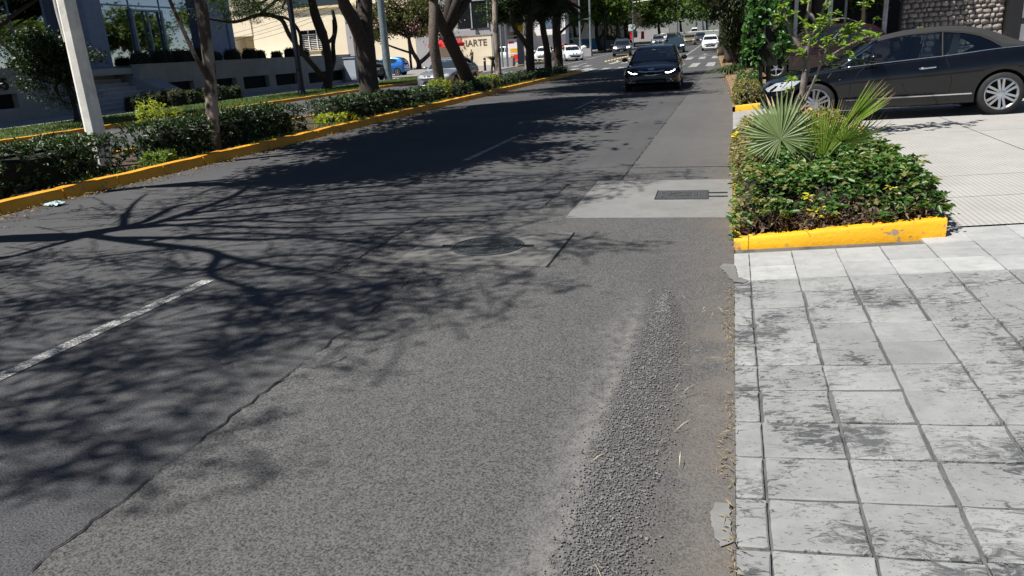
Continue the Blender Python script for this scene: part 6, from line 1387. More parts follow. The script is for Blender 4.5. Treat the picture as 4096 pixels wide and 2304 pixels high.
# little green tree in front of the wall, left
tree('garden_tree', 'dark bushy tree growing in front of the house-number wall', [(-23.4, 23.1, .02), (-23.4, 23.1, .8), (-23.5, 23.0, 1.6)], [.09, .08, .06], [], [(CM(CROWN[1], M_leaf_s), (-23.5, 22.6, 2.3), (1.3, 1.6, 1.2), M_leaf_s), (CM(CROWN_S, M_leaf_s), (-23.4, 23.0, .95), (.8, .9, .6), M_leaf_s)], M_bark_d, None, seed=33)
tree('garden_tree', 'dark leafy tree overhanging the top left corner', [(-22.0, 17.6, .05), (-22, 17.6, 2.5), (-21.9, 18.2, 4.4)], [.2, .17, .14], [([(-22, 17.7, 2.2), (-22, 19.6, 3.3), (-22, 21.2, 4.1)], [.09, .07, .04])], [(CM(CROWN[0], M_leaf_d), (-21.5, 20.6, 5.7), (2.8, 3.0, 1.5), M_leaf_d)], M_bark_d, None, seed=34)
# ---------------- verge trees and posts
tree('street_tree', 'black V-forked tree on the grass beside the dark lamp post', [(-23.4, 42.0, .02), (-23.4, 42.2, .5), (-23.4, 42.5, 1.1), (-23.4, 42.5, 2.5), (-23.5, 42.4, 3.2), (-23.6, 42.0, 4.4), (-23.6, 41.8, 6)], [.30, .26, .22, .24, .30, .26, .18],
     [([(-23.4, 42.0, .4), (-23.4, 41.0, 1.2), (-23.4, 39.6, 2.2), (-23.4, 38.6, 3.1), (-23.3, 37.8, 3.9), (-23.3, 36.0, 4.1), (-23.2, 33.6, 3.7), (-23.2, 31.6, 3.8)], [.17, .16, .14, .13, .12, .10, .08, .05]), ([(-23.4, 39.6, 2.2), (-23.4, 39.7, 3.2), (-23.4, 38.8, 3.9), (-23.3, 37.0, 4.1)], [.10, .09, .08, .06]),
      ([(-23.4, 42.4, .8), (-23.4, 43.2, 1.6), (-23.4, 43.4, 2.6), (-23.4, 44.0, 3.6), (-23.5, 44.0, 4.6)], [.15, .14, .13, .12, .1]), ([(-23.4, 42.6, 2.6), (-23.4, 43.6, 3.1), (-23.4, 43.8, 4.0)], [.12, .1, .08]), ([(-23.4, 36.5, 4.1), (-23.4, 35.8, 4.7), (-23.4, 35.6, 5.4)], [.07, .06, .04])],
     [(CM(CROWN_M, M_leaf_d), (-23.2, 33.4, 4.5), (1.6, 3.4, 1.3), M_leaf_d), (CM(CROWN_M, M_leaf_d), (-23.2, 36.5, 4.5), (1.3, 2.6, .9), M_leaf_d), (CM(CROWN[0], M_leaf_d), (-23.3, 40.5, 7.0), (3.0, 4.0, 1.8), M_leaf_d)], M_bark_d, None, ntw=4, seed=35)
def post(name, label, x, y, r0, r1, h, m, cat='post', group=None, n=10, rim=None):
    z = zt(y); root = empty(name, (x, y, z), 0, label, cat, group); MB().tube([(0, 0, -.1), (0, 0, h)], [r0, r1], n).build('shaft', m, root, smooth=60)
    if rim: MB().lathe([(r0 * 1.7, 0), (r0 * 1.7, .12), (r0 * 1.1, .3)], 10).build('base', m, root)
    return root
M_navyp = simple('navy_post_paint', (.008, .012, .025), .5); M_galv = simple('galvanised', (.22, .27, .29), .5, .4, var=.25, scale=4)
post('lamp_post', 'dark navy lamp post on the far grass verge', -20.9, 34.9, .15, .12, 9, M_navyp, rim=True)
post('utility_pole', 'grey banded utility pole with cables behind the silver sedan', -24.9, 54.1, .30, .22, 10, M_galv, n=12)
post('lamp_post', 'thin dark post left of the flowering tree trunk', -33.2, 78.2, .14, .12, 10, M_navyp); post('lamp_post', 'thin dark-green post among the pink-flowering branches', -36.9, 90.0, .14, .10, 11, simple('dark_green_paint', (.012, .03, .025), .5))
cab = empty('utility_cabinet', (-27.2, 53.2, 0), 0, 'white two-door utility cabinet at the end of the garden wall', 'cabinet'); M_cab = simple('cabinet_paint', (.42, .47, .52), .6, var=.08, scale=3)
MB().box((0, 0, .86), (.9, 1.35, 1.72)).build('body', M_cab, cab); MB().box((0, 0, 1.76), (1.0, 1.45, .06)).build('top', M_cab, cab)
for s in (-1, 1): MB().box((.455, s * .33, .95), (.01, .60, 1.3)).build('door', M_cab, cab)
MB().box((0, 0, .1), (.98, 1.42, .22)).build('plinth', M_wallc, cab)
# ---------------- cream building (sunlit, facing us)
cb_ = empty('cream_building', (-40, 70, 0), 0, 'sunlit cream rendered building with louvred window behind the wall', 'building'); go = Vector(cb_.location)
def by(name, m, x0, x1, y0, y1, z0, z1, parent=None, root=None): return MB().box(((x0 + x1) / 2 - go.x, (y0 + y1) / 2 - go.y, (z0 + z1) / 2 - go.z), (abs(x1 - x0), abs(y1 - y0), abs(z1 - z0))).build(name, m, parent or root or cb_)
Yc = 70.0
by('wall', M_cream, -46.6, -41.4, Yc, Yc + 9, 0, 11); by('wall', M_cream, -38.7, -27, Yc, Yc + 9, 0, 11); by('wall', M_cream, -41.4, -38.7, Yc, Yc + 9, 0, 2.75); by('wall', M_cream, -41.4, -38.7, Yc, Yc + 9, 4.65, 11)
win = by('window', M_dark, -41.4, -38.7, Yc + .5, Yc + .55, 2.75, 4.65)
for i in range(9): z = 2.85 + .17 * i; by('louvre', M_whitew, -41.35, -38.75, Yc + .30, Yc + .36, z, z + .05, win)
for x in (-41.35, -40.5, -39.6, -38.8): by('frame', M_whitew, x, x + .06, Yc + .2, Yc + .28, 2.75, 4.65, win)
by('frame', M_whitew, -41.4, -38.7, Yc + .2, Yc + .28, 4.2, 4.27, win)
by('sill', M_cream_d, -41.5, -38.6, Yc - .12, Yc, 2.66, 2.75)
by('ledge', M_cream_d, -42, -35, Yc - .25, Yc, 6.55, 6.75); by('upper_window', M_win, -41.6, -36, Yc - .03, Yc, 6.75, 8.2); by('pilaster', M_greyr, -36.05, -35.4, Yc - .3, Yc, 0, 6.2)
by('parapet_block', M_whitew, -43.3, -42.2, Yc - 2.6, Yc - 2.3, 1.9, 2.55)
# porch on its left, in warm ochre
by('porch_wall', M_cream_d, -49.5, -46.6, Yc + 2.8, Yc + 3.0, 0, 6); by('porch_beam', M_cream, -49.6, -46.6, Yc - .1, Yc + 2.8, 4.55, 8); by('porch_pier', M_cream, -50.3, -49.5, Yc - .1, Yc + 3, 0, 11)
dr = by('door', simple('door_dark', (.03, .02, .015), .6), -48.45, -47.6, Yc + 2.74, Yc + 2.8, 2.0, 4.2); by('handle', M_chrome, -48.35, -48.28, Yc + 2.68, Yc + 2.74, 3.0, 3.1, dr)
by('step', M_whitew, -49.5, -42, Yc - 1.6, Yc + 2.7, 0, 2.0); by('side_wall', M_whitew, -52, -50.3, Yc - .2, Yc + 9, 0, 9); by('blind_wall', M_greyr, -52.2, -50.32, Yc - .26, Yc - .2, 7.2, 9)
cb_.location = (-48, 84, -.32); cb_.scale = (1.2, 1.2, 1.2)
# cables across it
def cable(name, label, a, b, sag, r_=.012, n=12, group='overhead cables'):
    a = Vector(a); b = Vector(b); P = [a + (b - a) * (i / n) - Vector((0, 0, sag * 4 * (i / n) * (1 - i / n))) for i in range(n + 1)]
    return tag(MB().tube(P, r_, 5, False).build(name, M_plastic), label, 'cable', group)
for i, (z0, z1, sg) in enumerate(((6.1, 6.9, .5), (5.2, 6.4, .4), (4.9, 6.2, .5), (4.6, 5.6, .3))):
    cable('cable', ['highest', 'second', 'third', 'lowest'][i] + ' thin dark cable slung in front of the cream building', (-47.5 + i * .3, 64, z0 - .9), (-24.9, 54.1, z1 + .6), sg, .014)
cable('cable', 'slack cable dropping beside the cream window', (-44.5, 66, 3.9), (-36, 66, 5.6), .2, .016)
# ---------------- flowering tree with pink blossom
def pink(root, b):
    r = np.random.default_rng(3); 
tree('street_tree', 'pink-blossoming tree in front of the cream building', [(-31.0, 75.0, .25), (-31.0, 75, 1.0), (-31.6, 75, 2.2), (-31.8, 75, 3.4)], [.30, .24, .2, .16], [([(-31, 75, .8), (-29.6, 75, 1.8), (-28.8, 75, 3.2), (-28.6, 75, 4.6)], [.22, .2, .17, .12]), ([(-31.4, 75, 1.8), (-33.6, 75, 2.6), (-35.4, 75, 3.4)], [.12, .10, .05])],
     [(CM(CROWN_F[0], M_leaf_o), (-33.2, 74.5, 5.6), (3.2, 2.6, 2.7), M_leaf_o), (CM(CROWN_F[1], M_leaf_o), (-29.4, 74.8, 5.4), (2.4, 2.2, 2.7), M_leaf_o), (CM(CROWN_P, M_flower_p), (-33.4, 74.1, 5.6), (3.3, 2.8, 2.8), M_flower_p), (CM(CROWN_P, M_flower_p), (-29.2, 74.5, 5.0), (2.6, 2.4, 2.8), M_flower_p)], M_bark_d, None, ntw=4, seed=36)
# ---------------- sign wall, grey house, peach house
sg = empty('sign_wall', (-23.6, 73.5, 0), 0, 'low cream wall lettered IARTE beside the red parasols', 'wall'); go = Vector(sg.location)
by('wall', M_cream, -28.4, -22.9, 74.6, 75.0, 0, 3.15, root=sg); by('coping', M_wallc, -28.4, -22.85, 74.55, 75.05, 3.15, 3.22, root=sg); by('end', M_wallc, -22.89, -22.72, 74.62, 76.5, 0, 3.12, root=sg)
text_obj('lettering', 'IARTE', (-23.35 - go.x, 74.585 - go.y, 2.20), (R_(90), 0, 0), .86, simple('letter_grey', (.10, .095, .075), .6), sg, .01, 'RIGHT', .012)
gh = empty('grey_house', (-27, 82, 0), 0, 'grey rendered house with a tall dark window behind the sign wall', 'building'); go = Vector(gh.location)
by('wall', M_greyr, -34, -26.9, 82, 92, 0, 3.9, root=gh); by('wall', M_greyr, -26.9, -24.9, 83, 92, 0, 9.5, root=gh); by('wall', M_greyr, -34, -26.9, 84, 92, 3.9, 9.5, root=gh); w_ = by('window', M_win, -29.2, -25.6, 82.9, 82.98, 4.1, 6.9, root=gh)
for x in (-27.6, -25.75): by('frame', M_greyr, x, x + .12, 82.84, 82.92, 4.1, 6.9, w_)
by('ledge', M_greyr, -29.4, -25.2, 82.8, 83.0, 6.9, 7.05, root=gh)
ph = empty('peach_house', (-20, 90, 0), 0, 'tall peach-coloured house with a white porch and mustard awning', 'building'); go = Vector(ph.location)
by('upper_wall', M_peach, -27.0, -19.0, 92, 100, 5.7, 14, root=ph); by('porch_front', M_whitew, -27.0, -18.6, 88.6, 89.0, 3.6, 5.7, root=ph); by('porch_wall', M_whitew, -24.3, -18.6, 90, 92, 0, 5.65, root=ph); by('doorway', M_dark, -26.9, -24.4, 90.5, 90.6, .5, 5.0, root=ph)
by('awning', simple('mustard_awning', (.52, .34, .015), .8), -24.2, -22.1, 88.45, 88.58, 3.5, 5.6, root=ph); by('blue_panel', simple('blue_grey_panel', (.10, .15, .22), .6), -21.2, -18.8, 88.5, 88.58, 3.75, 5.2, root=ph); by('cornice', M_whitew, -27.1, -18.9, 91.7, 92.0, 5.7, 5.9, root=ph)
# red parasols of the street stall
M_redc = NT('red_canvas'); M_redc = M_redc.done((.50, .02, .02, 1), .8)
for i, (x, y, r_, lb) in enumerate(((-26.35, 73.0, 1.15, 'red parasol in front of the sign wall lettering'), (-28.1, 73.6, 1.1, 'red parasol seen between the two leaning trunks'))):
    u = empty('parasol', (x, y, zt(y)), 0, lb, 'parasol', 'red parasols'); MB().tube([(0, 0, 0), (0, 0, 2.7)], .025, 6).build('pole', M_galv, u)
    mbp = MB(); n = 8; mbp.v.append((0, 0, 2.75))
    for ring, (rr_, zz) in enumerate(((.55, 2.62), (1.0, 2.3), (1.02, 2.02))):
        for k in range(16): a = 2 * math.pi * k / 16; s = r_ * rr_ * (1 if k % 2 == 0 else .95); mbp.v.append((s * math.cos(a), s * math.sin(a), zz + (.04 if k % 2 else 0) - (.05 if ring == 2 and k % 2 else 0)))
    for k in range(16): mbp.f.append((0, 1 + k, 1 + (k + 1) % 16))
    for q in range(2):
        for k in range(16): a = 1 + q * 16; mbp.f.append((a + k, a + (k + 1) % 16, a + 16 + (k + 1) % 16, a + 16 + k))
    mbp.build('canopy', M_redc, u)
# bollard, planter box, bus shelter, black board
bo = empty('bollard', (-19.15, 60.2, zt(60)), 0, 'short black bollard on the far pavement corner', 'bollard'); MB().tube([(0, 0, 0), (0, 0, .95)], [.10, .10], 12).build('shaft', M_navyp, bo); MB().tube([(0, 0, .80), (0, 0, .86)], [.105, .105], 12).build('band', M_whitew, bo); MB().lathe([(.11, .95), (.09, 1.02), (0, 1.05)], 12).build('cap', M_navyp, bo)
pb = empty('planter_box', (-19.9, 68.0, zt(68)), 0, 'grey concrete planter box beside the bus shelter', 'planter'); MB().box((0, 0, .38), (2.0, .8, .76), taper=1.05).build('box', M_wallc, pb); MB().box((0, 0, .775), (1.8, .6, .02)).build('soil', M_soil, pb)
bsr = empty('bus_shelter', (-18.9, 69.3, zt(69)), 0, 'bus shelter with curved roof and red and orange advert panel', 'bus shelter')
for x, y in ((-.9, 0), (.6, 0), (-.9, 2.4), (.6, 2.4)): MB().box((x, y, 1.25), (.09, .09, 2.5)).build('post', M_navyp, bsr)
MB().grid([[(x, y, 2.5 + .16 * math.cos((x + .15) / 1.1 * 1.3)) for y in (-.3, 2.9)] for x in np.linspace(-1.25, 1.0, 8)] ).build('roof', simple('brown_roof', (.14, .10, .07), .6), bsr)
ad = MB().box((-.15, -.02, 1.35), (1.3, .10, 2.0)).build('advert_panel', M_whitew, bsr)
for (x, z, w, h, c) in ((-.15, .65, .9, .55, (.70, .10, .02)), (-.05, .80, .45, .35, (.75, .02, .02)), (-.15, 1.35, .9, .35, (.75, .42, .03)), (-.45, 2.05, .5, .18, (.6, .02, .02)), (.2, 2.1, .3, .16, (.45, .42, .4)), (.35, 1.85, .18, .16, (.7, .02, .05)), (-.15, 1.05, 1.0, .08, (.7, .6, .4))):
    MB().box((x, -.075 - .004 * (z < .9) * (w < .6), z), (w, .008, h)).build('print', simple('print_%d' % int(x * 100 + z * 1000), c, .6), ad)
MB().box((-.2, 1.9, .45), (1.2, .4, .06)).build('bench', M_galv, bsr)
bbd = empty('black_board', (-18.25, 68.3, zt(68)), 0, 'tall narrow black information board by the bus shelter', 'sign'); MB().box((0, 0, 1.25), (.62, .14, 2.5)).build('panel', M_navyp, bbd); MB().box((0, 0, .05), (.8, .3, .1)).build('foot', M_navyp, bbd)
post('lamp_post', 'slim steel pole rising through the bus shelter', -19.5, 66.5, .09, .08, 9, M_galv); post('lamp_post', 'pale double pole beside the bus shelter roof', -19.15, 66.9, .10, .09, 9, simple('pale_pole', (.5, .5, .48), .5))
# ================================================================ far end of the avenue
GF = 'trees far along the avenue'
M_leaf_far = leaf_mat('leaf_far_green', (.05, .10, .015, 1), (.15, .23, .04, 1), .5, .35); M_leaf_far2 = leaf_mat('leaf_far_blue', (.035, .06, .02, 1), (.10, .13, .05, 1), .55, .25)
FT = [(-16.6, 103.5, 7.4, 4.2, 'sunlit green tree with dark forked trunk before the white wall', M_leaf_far, 0), (-22.5, 118, 10, 6.0, 'large lit green tree behind the white wall', M_leaf_far, 1), (-14.6, 121, 9.0, 4.6, 'dark leaning tree at the far left kerb', M_leaf_m, 0),
      (-17.5, 138, 11, 6.0, 'tall green tree beyond the dark leaning tree', M_leaf_far2, 1), (-13.0, 152, 10, 5.2, 'olive tree in the far middle of the avenue', M_leaf_far2, 0), (-10.2, 172, 11, 6.0, 'broad dark tree closing the view', M_leaf_m, 1), (-5.2, 185, 12, 6.5, 'broad green tree over the far carriageway', M_leaf_far2, 0),
      (-1.5, 165, 11, 6.2, 'lit green tree on the far right', M_leaf_far, 1), (-27, 150, 13, 8, 'tall pale green tree far behind the left houses', M_leaf_far, 0), (-34, 128, 12, 7, 'tree rising behind the blue-footed wall', M_leaf_far, 1), (-19, 210, 15, 9, 'hazy tree at the end of the left row', M_leaf_far2, 0), (-8, 240, 16, 10, 'hazy tree at the very end of the avenue', M_leaf_far2, 1), (3, 230, 15, 10, 'hazy tree at the end of the right row', M_leaf_far, 0)]
for i, (x, y, top, s, lb, m, v) in enumerate(FT):
    z = zt(y); lean = (.5 if i == 0 else (1.2 if i == 2 else 0))
    tree('avenue_tree', lb, [(x, y, z), (x - .35 - lean * .4, y, z + 1.6), (x - .5 - lean * .3, y, z + 3.2)], [.36 if i < 3 else .3, .28, .2], [([(x - .4, y, z + 1.5), (x + .5, y, z + 2.6), (x + .9, y, z + 3.6)], [.2, .15, .1])] if i < 3 else [],
         [(CM(CROWN_F[v], m), (x + (.8 if i == 2 else 0), y, z + max(top - s * .6, s * .82 + 2.7)), (s, s, s * .82), m)] + ([(CM(CROWN_F[1 - v], m), (x + 1.5, y - 1, z + 4.2), (2.0, 2.0, 1.9), m)] if i == 2 else []), M_bark_d, None, group=GF, seed=50 + i)
# dry bare shrub
box_shrub('dry_bush', 'leafless grey-brown bush by the wooden pole', (-14.6, 113.5), (2.2, 1.6), 3.0, 2600, simple('dry_twig_grey', (.20, .16, .14), .9), (.12, .3), 'bush', seed=171, z0=zt(113) + 1.8, rosette=4, asp=.08, core=False, lump=.3)
box_shrub('round_bush', 'yellow-green bush against the grey far wall', (-17.2, 117), (1.3, .9), 1.7, 900, M_leaf_l, (.12, .22), 'bush', seed=172, z0=zt(117) + 1.2, rosette=4, lump=.3)
# white wall with blue foot
ww = empty('boundary_wall', (-22, 114, 0), 0, 'long white wall with a blue painted foot on the far left', 'wall'); go = Vector(ww.location)
def bz(name, m, x0, x1, y0, y1, z0, z1, root): return MB().box(((x0 + x1) / 2 - go.x, (y0 + y1) / 2 - go.y, (z0 + z1) / 2 - go.z), (abs(x1 - x0), abs(y1 - y0), abs(z1 - z0))).build(name, m, root)
bz('wall', M_whitew, -33, -19.6, 118, 118.3, 2.5, 5.6, ww); bz('blue_foot', simple('blue_paint_wall', (.04, .20, .42), .8, var=.1), -33, -19.58, 117.95, 118.3, .6, 2.5, ww)
bz('side_wall', M_greyr, -19.57, -19.3, 117.96, 150, 2.6, 5.5, ww); bz('side_foot', simple('slate_paint', (.05, .06, .08), .8), -19.56, -19.25, 118.3, 150, .8, 2.6, ww)
for i in range(5): bz('red_sign', M_redc, -23.5 + i * 1.3, -22.6 + i * 1.3, 119, 119.1, 5.65, 6.5, ww)
hs = empty('white_house', (-27, 112, 0), 0, 'white house with sloping roof behind the work van', 'building'); go = Vector(hs.location)
bz('wall', M_whitew, -34, -26.4, 112, 120, .5, 6.4, hs); bz('wall', M_greyr, -26.4, -23.6, 112.5, 120, .5, 7, hs); bz('window', M_win, -32.5, -30.5, 111.95, 112, 3.2, 4.6, hs); bz('door', M_dark, -29, -28, 111.95, 112, .7, 3, hs)
pb2 = empty('pale_house', (-30, 100, 0), 0, 'pale two-storey house seen between the median trunks', 'building'); go = Vector(pb2.location)
bz('wall', M_whitew, -33, -22.6, 100, 108, .5, 9, pb2); bz('window', M_win, -27.6, -25.4, 99.95, 100, 4.6, 6.4, pb2); bz('window', M_win, -31, -29, 99.95, 100, 4.6, 6.4, pb2); bz('door', M_dark, -25, -24, 99.95, 100, .7, 3.2, pb2); bz('balcony', M_greyr, -28, -24.6, 99, 100, 4.0, 4.4, pb2)
bd = empty('distant_wall', (-5, 200, 0), 0, 'white building glimpsed through trunks at the end', 'building'); go = Vector(bd.location)
bz('wall', M_greyr, -24, -12.5, 165, 166, 1.5, 4.0, bd); bz('wall', simple('pale_far_wall', (.22, .24, .22), .9), -30, 20, 262, 263, 2.5, 9, bd); bz('window', M_win, -21, -19, 164.95, 165, 2.6, 3.8, bd)
# work van: box body with open back, racks
car('van', 'white work van with roof rack stopped by the white wall', (-20.6, 104.2, zt(104)), -.35, scaleS(SUV, 1.1, 1, 1.05), scaleC(SUV_C, 1.1, 1.15), P_white, W=.935, wheels=(1.43, -1.48), tr=.36, sidew=scaleP(SW_SUV, 1.1, 1.13), lamps=lamps_basic(.8, .95), detail=0, plate=False)
bvan = empty('delivery_van', (-23.6, 108, zt(108)), .1, 'blue and white box van parked behind the workers', 'van'); MB().box((0, 0, 1.6), (4.2, 1.9, 2.0)).build('box', simple('blue_van_paint', (.03, .14, .36), .4), bvan); MB().box((2.5, 0, 1.2), (1.0, 1.8, 1.5), taper=.85).build('cab', P_white, bvan); add_wheels(bvan, (2.0, -1.2), .95, .36); MB().box((0, -.96, 1.9), (2.2, .02, .5)).build('lettering', M_whitew, bvan); MB().box((2.56, 0, 1.65), (.92, 1.7, .45), taper=.85).build('windscreen', M_glass_d, bvan)
# traffic gantries and poles
def gantry(label, x, y, h, arms, r_=.11, m=M_galv, twin=0.0):
    z = zt(y); root = empty('signal_mast', (x, y, z), 0, label, 'mast'); MB().tube([(0, 0, 0), (0, 0, h)], [r_, r_ * .8], 8).build('mast', m, root)
    if twin: MB().tube([(twin, 0, 0), (twin, 0, h)], [r_, r_ * .8], 8).build('mast', m, root); [MB().box((twin / 2, 0, q), (twin, .08, .12)).build('brace', m, root) for q in (3.9, 6.6)]
    for (zz, l_, dz) in arms: MB().tube([(0, 0, zz), (l_, 0, zz + dz)], [.07, .045], 6).build('arm', M_whitew, root)
    return root
gantry('twin-mast green steel frame standing in a concrete block', -16.15, 86.0, 9.5, [(6.75, 5.2, .25)], .12, twin=1.15)
gb2 = empty('concrete_block', (-15.6, 85.9, zt(86)), 0, 'squat grey concrete block holding the twin masts', 'block'); MB().box((0, 0, .42), (1.5, 1.0, .84), taper=.92).build('block', M_wallc, gb2)
tag(MB().lathe([(.28, 0), (.33, .12), (.24, .26), (0, .32)], 10, 'z', (-15.75, 85.8, zt(86) + .85)).build('rubbish_bag', simple('white_bag', (.7, .7, .7), .6)), 'white rubbish bag dumped on the concrete block', 'bag')
gantry('single green mast with a long white arm', -13.6, 113, 7.6, [(6.1, 5.6, .35)], .10)
wp = post('utility_pole', 'leaning wooden pole with whitewashed foot', -14.9, 106, .22, .14, 12, simple('pole_wood', (.10, .075, .06), .9)); wp.rotation_euler = (0, R_(2), 0); MB().tube([(0, 0, 0), (0, 0, 1.5)], [.24, .23], 10).build('painted_foot', M_whitew, wp)
post('lamp_post', 'black post beside the sunlit far tree', -15.75, 101, .14, .13, 7, M_navyp); post('lamp_post', 'dark slender post left of the work van', -20.8, 98, .10, .09, 8, M_bark_d); post('utility_pole', 'reddish wooden post behind the white sedan', -21.6, 97, .14, .12, 7, simple('red_wood', (.12, .06, .045), .9))
for i, (x, y, h, lb) in enumerate(((-9.8, 150, 9, 'white far lamp post left of the avenue trees'), (-7.6, 176, 9, 'first of the thin pale posts down the avenue'), (-6.4, 182, 10, 'second of the thin pale posts down the avenue'), (-5.2, 178, 10, 'third of the thin pale posts down the avenue'), (-1.9, 150, 9, 'white post on the far right of the avenue'))): post('lamp_post', lb, x, y, .14, .12, h, M_whitew)
for i in range(4): cable('cable', ['topmost', 'second', 'third', 'lowest'][i] + ' long overhead cable running down the avenue', (-15 + i * .25, 90, zt(90) + 7.6 - .5 * i), (-12.5 + .3 * i, 190, zt(190) + 8.0 - .5 * i), 1.0, .03)
# pedestrian footbridge / barrier glimpsed far off
br_ = empty('barrier', (-4, 140, zt(140)), 0, 'long pale green barrier across the far road', 'barrier'); MB().box((0, 0, .9), (14, .15, .9)).build('panel', simple('pale_green', (.30, .35, .30), .8), br_); MB().box((0, 0, 1.45), (14, .2, .14)).build('rail', M_whitew, br_)
# red-clothed street seller stall far off
for i, (x, y, lb) in enumerate(((-14.3, 117, 'red garment hanging by the leafless bush'), (-12.9, 119, 'red garment hanging by the dark far trunk'))): tag(MB().box((x, y, zt(y) + 1.6), (.5, .12, 1.1), taper=.8).build('red_garment', M_redc), lb, 'garment')
# yellow road studs
st_me = MB().lathe([(.13, 0), (.12, .04), (.07, .075), (0, .085)], 10).mesh('road_stud', 60); st_me.materials.append(simple('stud_yellow', (.55, .42, .12), .6))
for i in range(9):
    y = 66.5 + 1.35 * i; tag(link('road_stud', st_me, None, None, loc=(-10.3 + .06 * i, y, zt(y))), 'domed yellow road stud in the row past the median tip', 'road stud', 'yellow road studs')
for i in range(3):
    y = 65.6 + 2.4 * i; tag(link('road_stud', st_me, None, None, loc=(-9.2 + .2 * i, y, zt(y))), 'domed yellow road stud set apart from the main row', 'road stud', 'stray yellow road studs')
# ================================================================ right-hand building: stone wall and posts
M_stone = NT('field_stone'); _g = M_stone.n('ShaderNodeObjectInfo'); _c = M_stone.mix(_g.outputs['Random'], (.12, .108, .105, 1), (.30, .265, .245, 1)); _c = M_stone.mix(M_stone.ramp(M_stone.noise(7, 4.0), .4, .75), _c, (.36, .32, .29, 1)); M_stone.bump(M_stone.noise(18, 5.0, .65), .8, .02); M_stone = M_stone.done(_c, .9, 0, .25)
M_mortar = simple('mortar', (.10, .095, .09), .95)
sw = empty('stone_wall', (7.4, 31.2, gz(7.4, 31)), 0, 'rough grey stone wall behind the convertible', 'wall')
MB().box((0, .18, 2.2), (3.24, .3, 4.4)).build('mortar', M_mortar, sw)
r = random.Random(8)
def stone(w, h, d):
    mb = MB(); P = []
    for k in range(8):
        a = 2 * math.pi * k / 8 + .2; ca, sa = math.cos(a), math.sin(a); s = 1 / max(abs(ca), abs(sa)) * r.uniform(.86, 1.02) * .95; P.append((ca * s * w / 2, sa * s * h / 2))
    n = 8; back = [(p[0], 0, p[1]) for p in P]; mid = [(p[0] * .97, -d * .7, p[1] * .97) for p in P]; fr = [(p[0] * .88, -d * r.uniform(.8, 1.2), p[1] * .86) for p in P]
    mb.add(back + mid + fr, [(i, (i + 1) % n, n + (i + 1) % n, n + i) for i in range(n)] + [(n + i, n + (i + 1) % n, 2 * n + (i + 1) % n, 2 * n + i) for i in range(n)] + [tuple(2 * n + i for i in range(n))]); me = mb.mesh('stone', 40); me.materials.append(M_stone); return me
protos = [stone(1, 1, .07) for _ in range(14)]; z = .02; cnt = 0; rest = MB()
while z < 4.3:
    h = r.uniform(.13, .23); x = -1.61
    while x < 1.6:
        w = min(r.uniform(.12, .32), 1.62 - x)
        if 1.62 - (x + w) < .09: w = 1.62 - x
        pr_ = protos[r.randrange(14)]; lc = Vector((x + w / 2, .03 + r.uniform(-.012, .014), z + h / 2 + r.uniform(-.012, .012))); ro = r.uniform(-.06, .06); sy = r.uniform(.7, 1.3); hh = h * r.uniform(.94, 1.06)
        if z > .95 and cnt < 298:
            o = link('stone', pr_, None, sw, loc=lc, rot=(0, ro, 0)); o.scale = (w * 1.02, sy, hh); cnt += 1
        else: rest.add([lc + Vector((v.co.x * w, v.co.y * sy, v.co.z * hh)) for v in pr_.vertices], [tuple(p.vertices) for p in pr_.polygons])
        x += w
    z += h
tag(rest.build('stones', M_stone, sw), kind='stuff')
rb = empty('gate_column', (9.25, 31.1, gz(9, 31)), 0, 'black painted column at the right end of the stone wall', 'column'); MB().box((0, 0, 2.3), (.42, .6, 4.6)).build('shaft', M_plastic, rb); MB().box((.28, -.2, 1.25), (.16, .2, .2)).build('latch', M_plastic, rb)
wb2 = empty('white_gate_wall', (11.5, 31.4, gz(9, 31)), 0, 'glaring white sunlit wall at the right edge', 'wall'); MB().box((0, 0, 2.4), (4.0, .3, 4.8)).build('wall', M_whitew, wb2); MB().box((-1.97, -.16, 2.4), (.05, .03, 4.8)).build('blue_edge', simple('blue_edge_paint', (.05, .20, .55), .6), wb2)
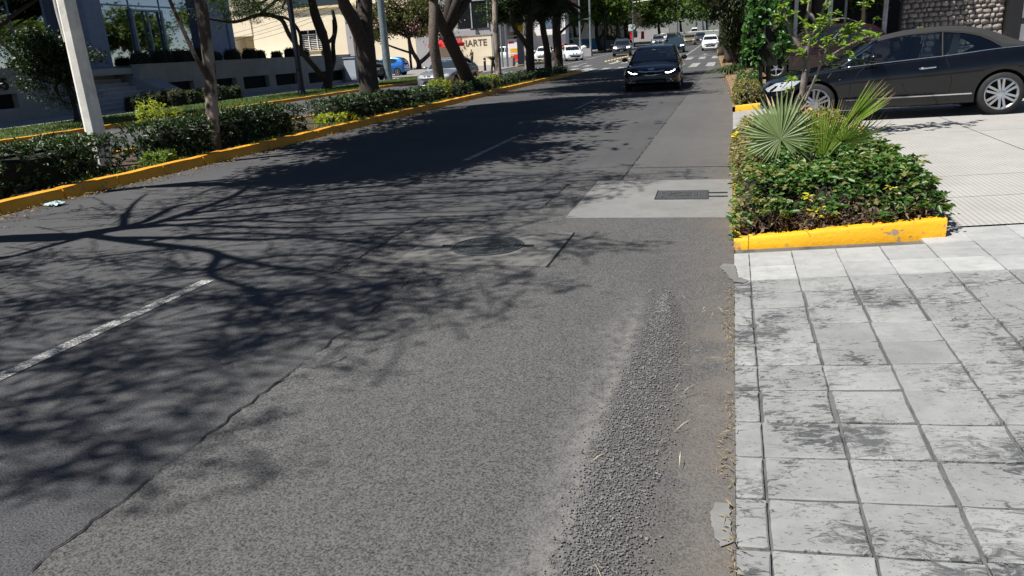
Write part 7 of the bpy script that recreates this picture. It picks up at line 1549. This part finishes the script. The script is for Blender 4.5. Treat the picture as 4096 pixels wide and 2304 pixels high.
# posts, dark porch behind
dp = empty('dark_porch', (3.2, 34.2, gz(3, 33)), 0, 'dark recessed porch behind the maroon SUV', 'building'); MB().box((1.1, 2.2, 2.6), (6.2, .3, 5.2)).build('back_wall', simple('porch_dark', (.03, .03, .032), .9), dp); MB().box((.2, 0, 4.6), (4.4, 4.2, .3)).build('roof', simple('porch_roof', (.05, .05, .05), .9), dp); MB().box((2.25, .2, .55), (.1, 3, .8)).build('low_wall', M_wallc, dp); MB().box((1.9, -1.0, .45), (1.3, .2, .75)).build('ledge', M_whitew, dp)
for i, (x, w, m, lb) in enumerate(((2.25, .13, M_whitew, 'first white porch post behind the maroon SUV'), (3.42, .15, M_whitew, 'second white porch post behind the maroon SUV'), (3.95, .08, M_galv, 'thin grey porch post behind the maroon SUV'), (4.55, .11, simple('tan_post', (.36, .25, .15), .8), 'tan wooden post in front of the clipped topiary'), (5.28, .15, simple('weathered_post', (.42, .42, .44), .8, var=.35, scale=5), 'weathered pale post next to the stone wall'))):
    pt = empty('porch_post', (x, 31.4, gz(x, 31)), 0, lb, 'post'); MB().box((0, 0, 2.2), (w, w, 4.4)).build('shaft', m, pt); MB().box((0, 0, .05), (w * 1.6, w * 1.6, .1)).build('base', m, pt)
box_shrub('topiary', 'bright green clipped topiary hanging behind the posts', (4.75, 32.2), (.75, .4), .9, 2600, M_leaf_l, (.05, .09), 'bush', seed=181, z0=2.15, rosette=5, lump=.06)
MB().tube([(0, 0, -2), (0, 0, .2)], [.05, .04], 6).build('stem', M_bark, bpy.data.objects[[o.name for o in bpy.data.objects if o.name.startswith('topiary')][0]])
sgn = empty('small_sign', (6.35, 31.05, gz(6, 31) + 1.25), 0, 'little green and yellow sign hung on the stone wall', 'sign'); MB().box((0, 0, 0), (.26, .02, .20)).build('board', simple('sign_green', (.05, .16, .12), .6), sgn); MB().box((.09, -.013, 0), (.12, .008, .18)).build('print', simple('sign_yellow', (.7, .5, .04), .6), sgn); MB().box((-.02, -.013, 0), (.06, .008, .18)).build('print', M_whitew, sgn)
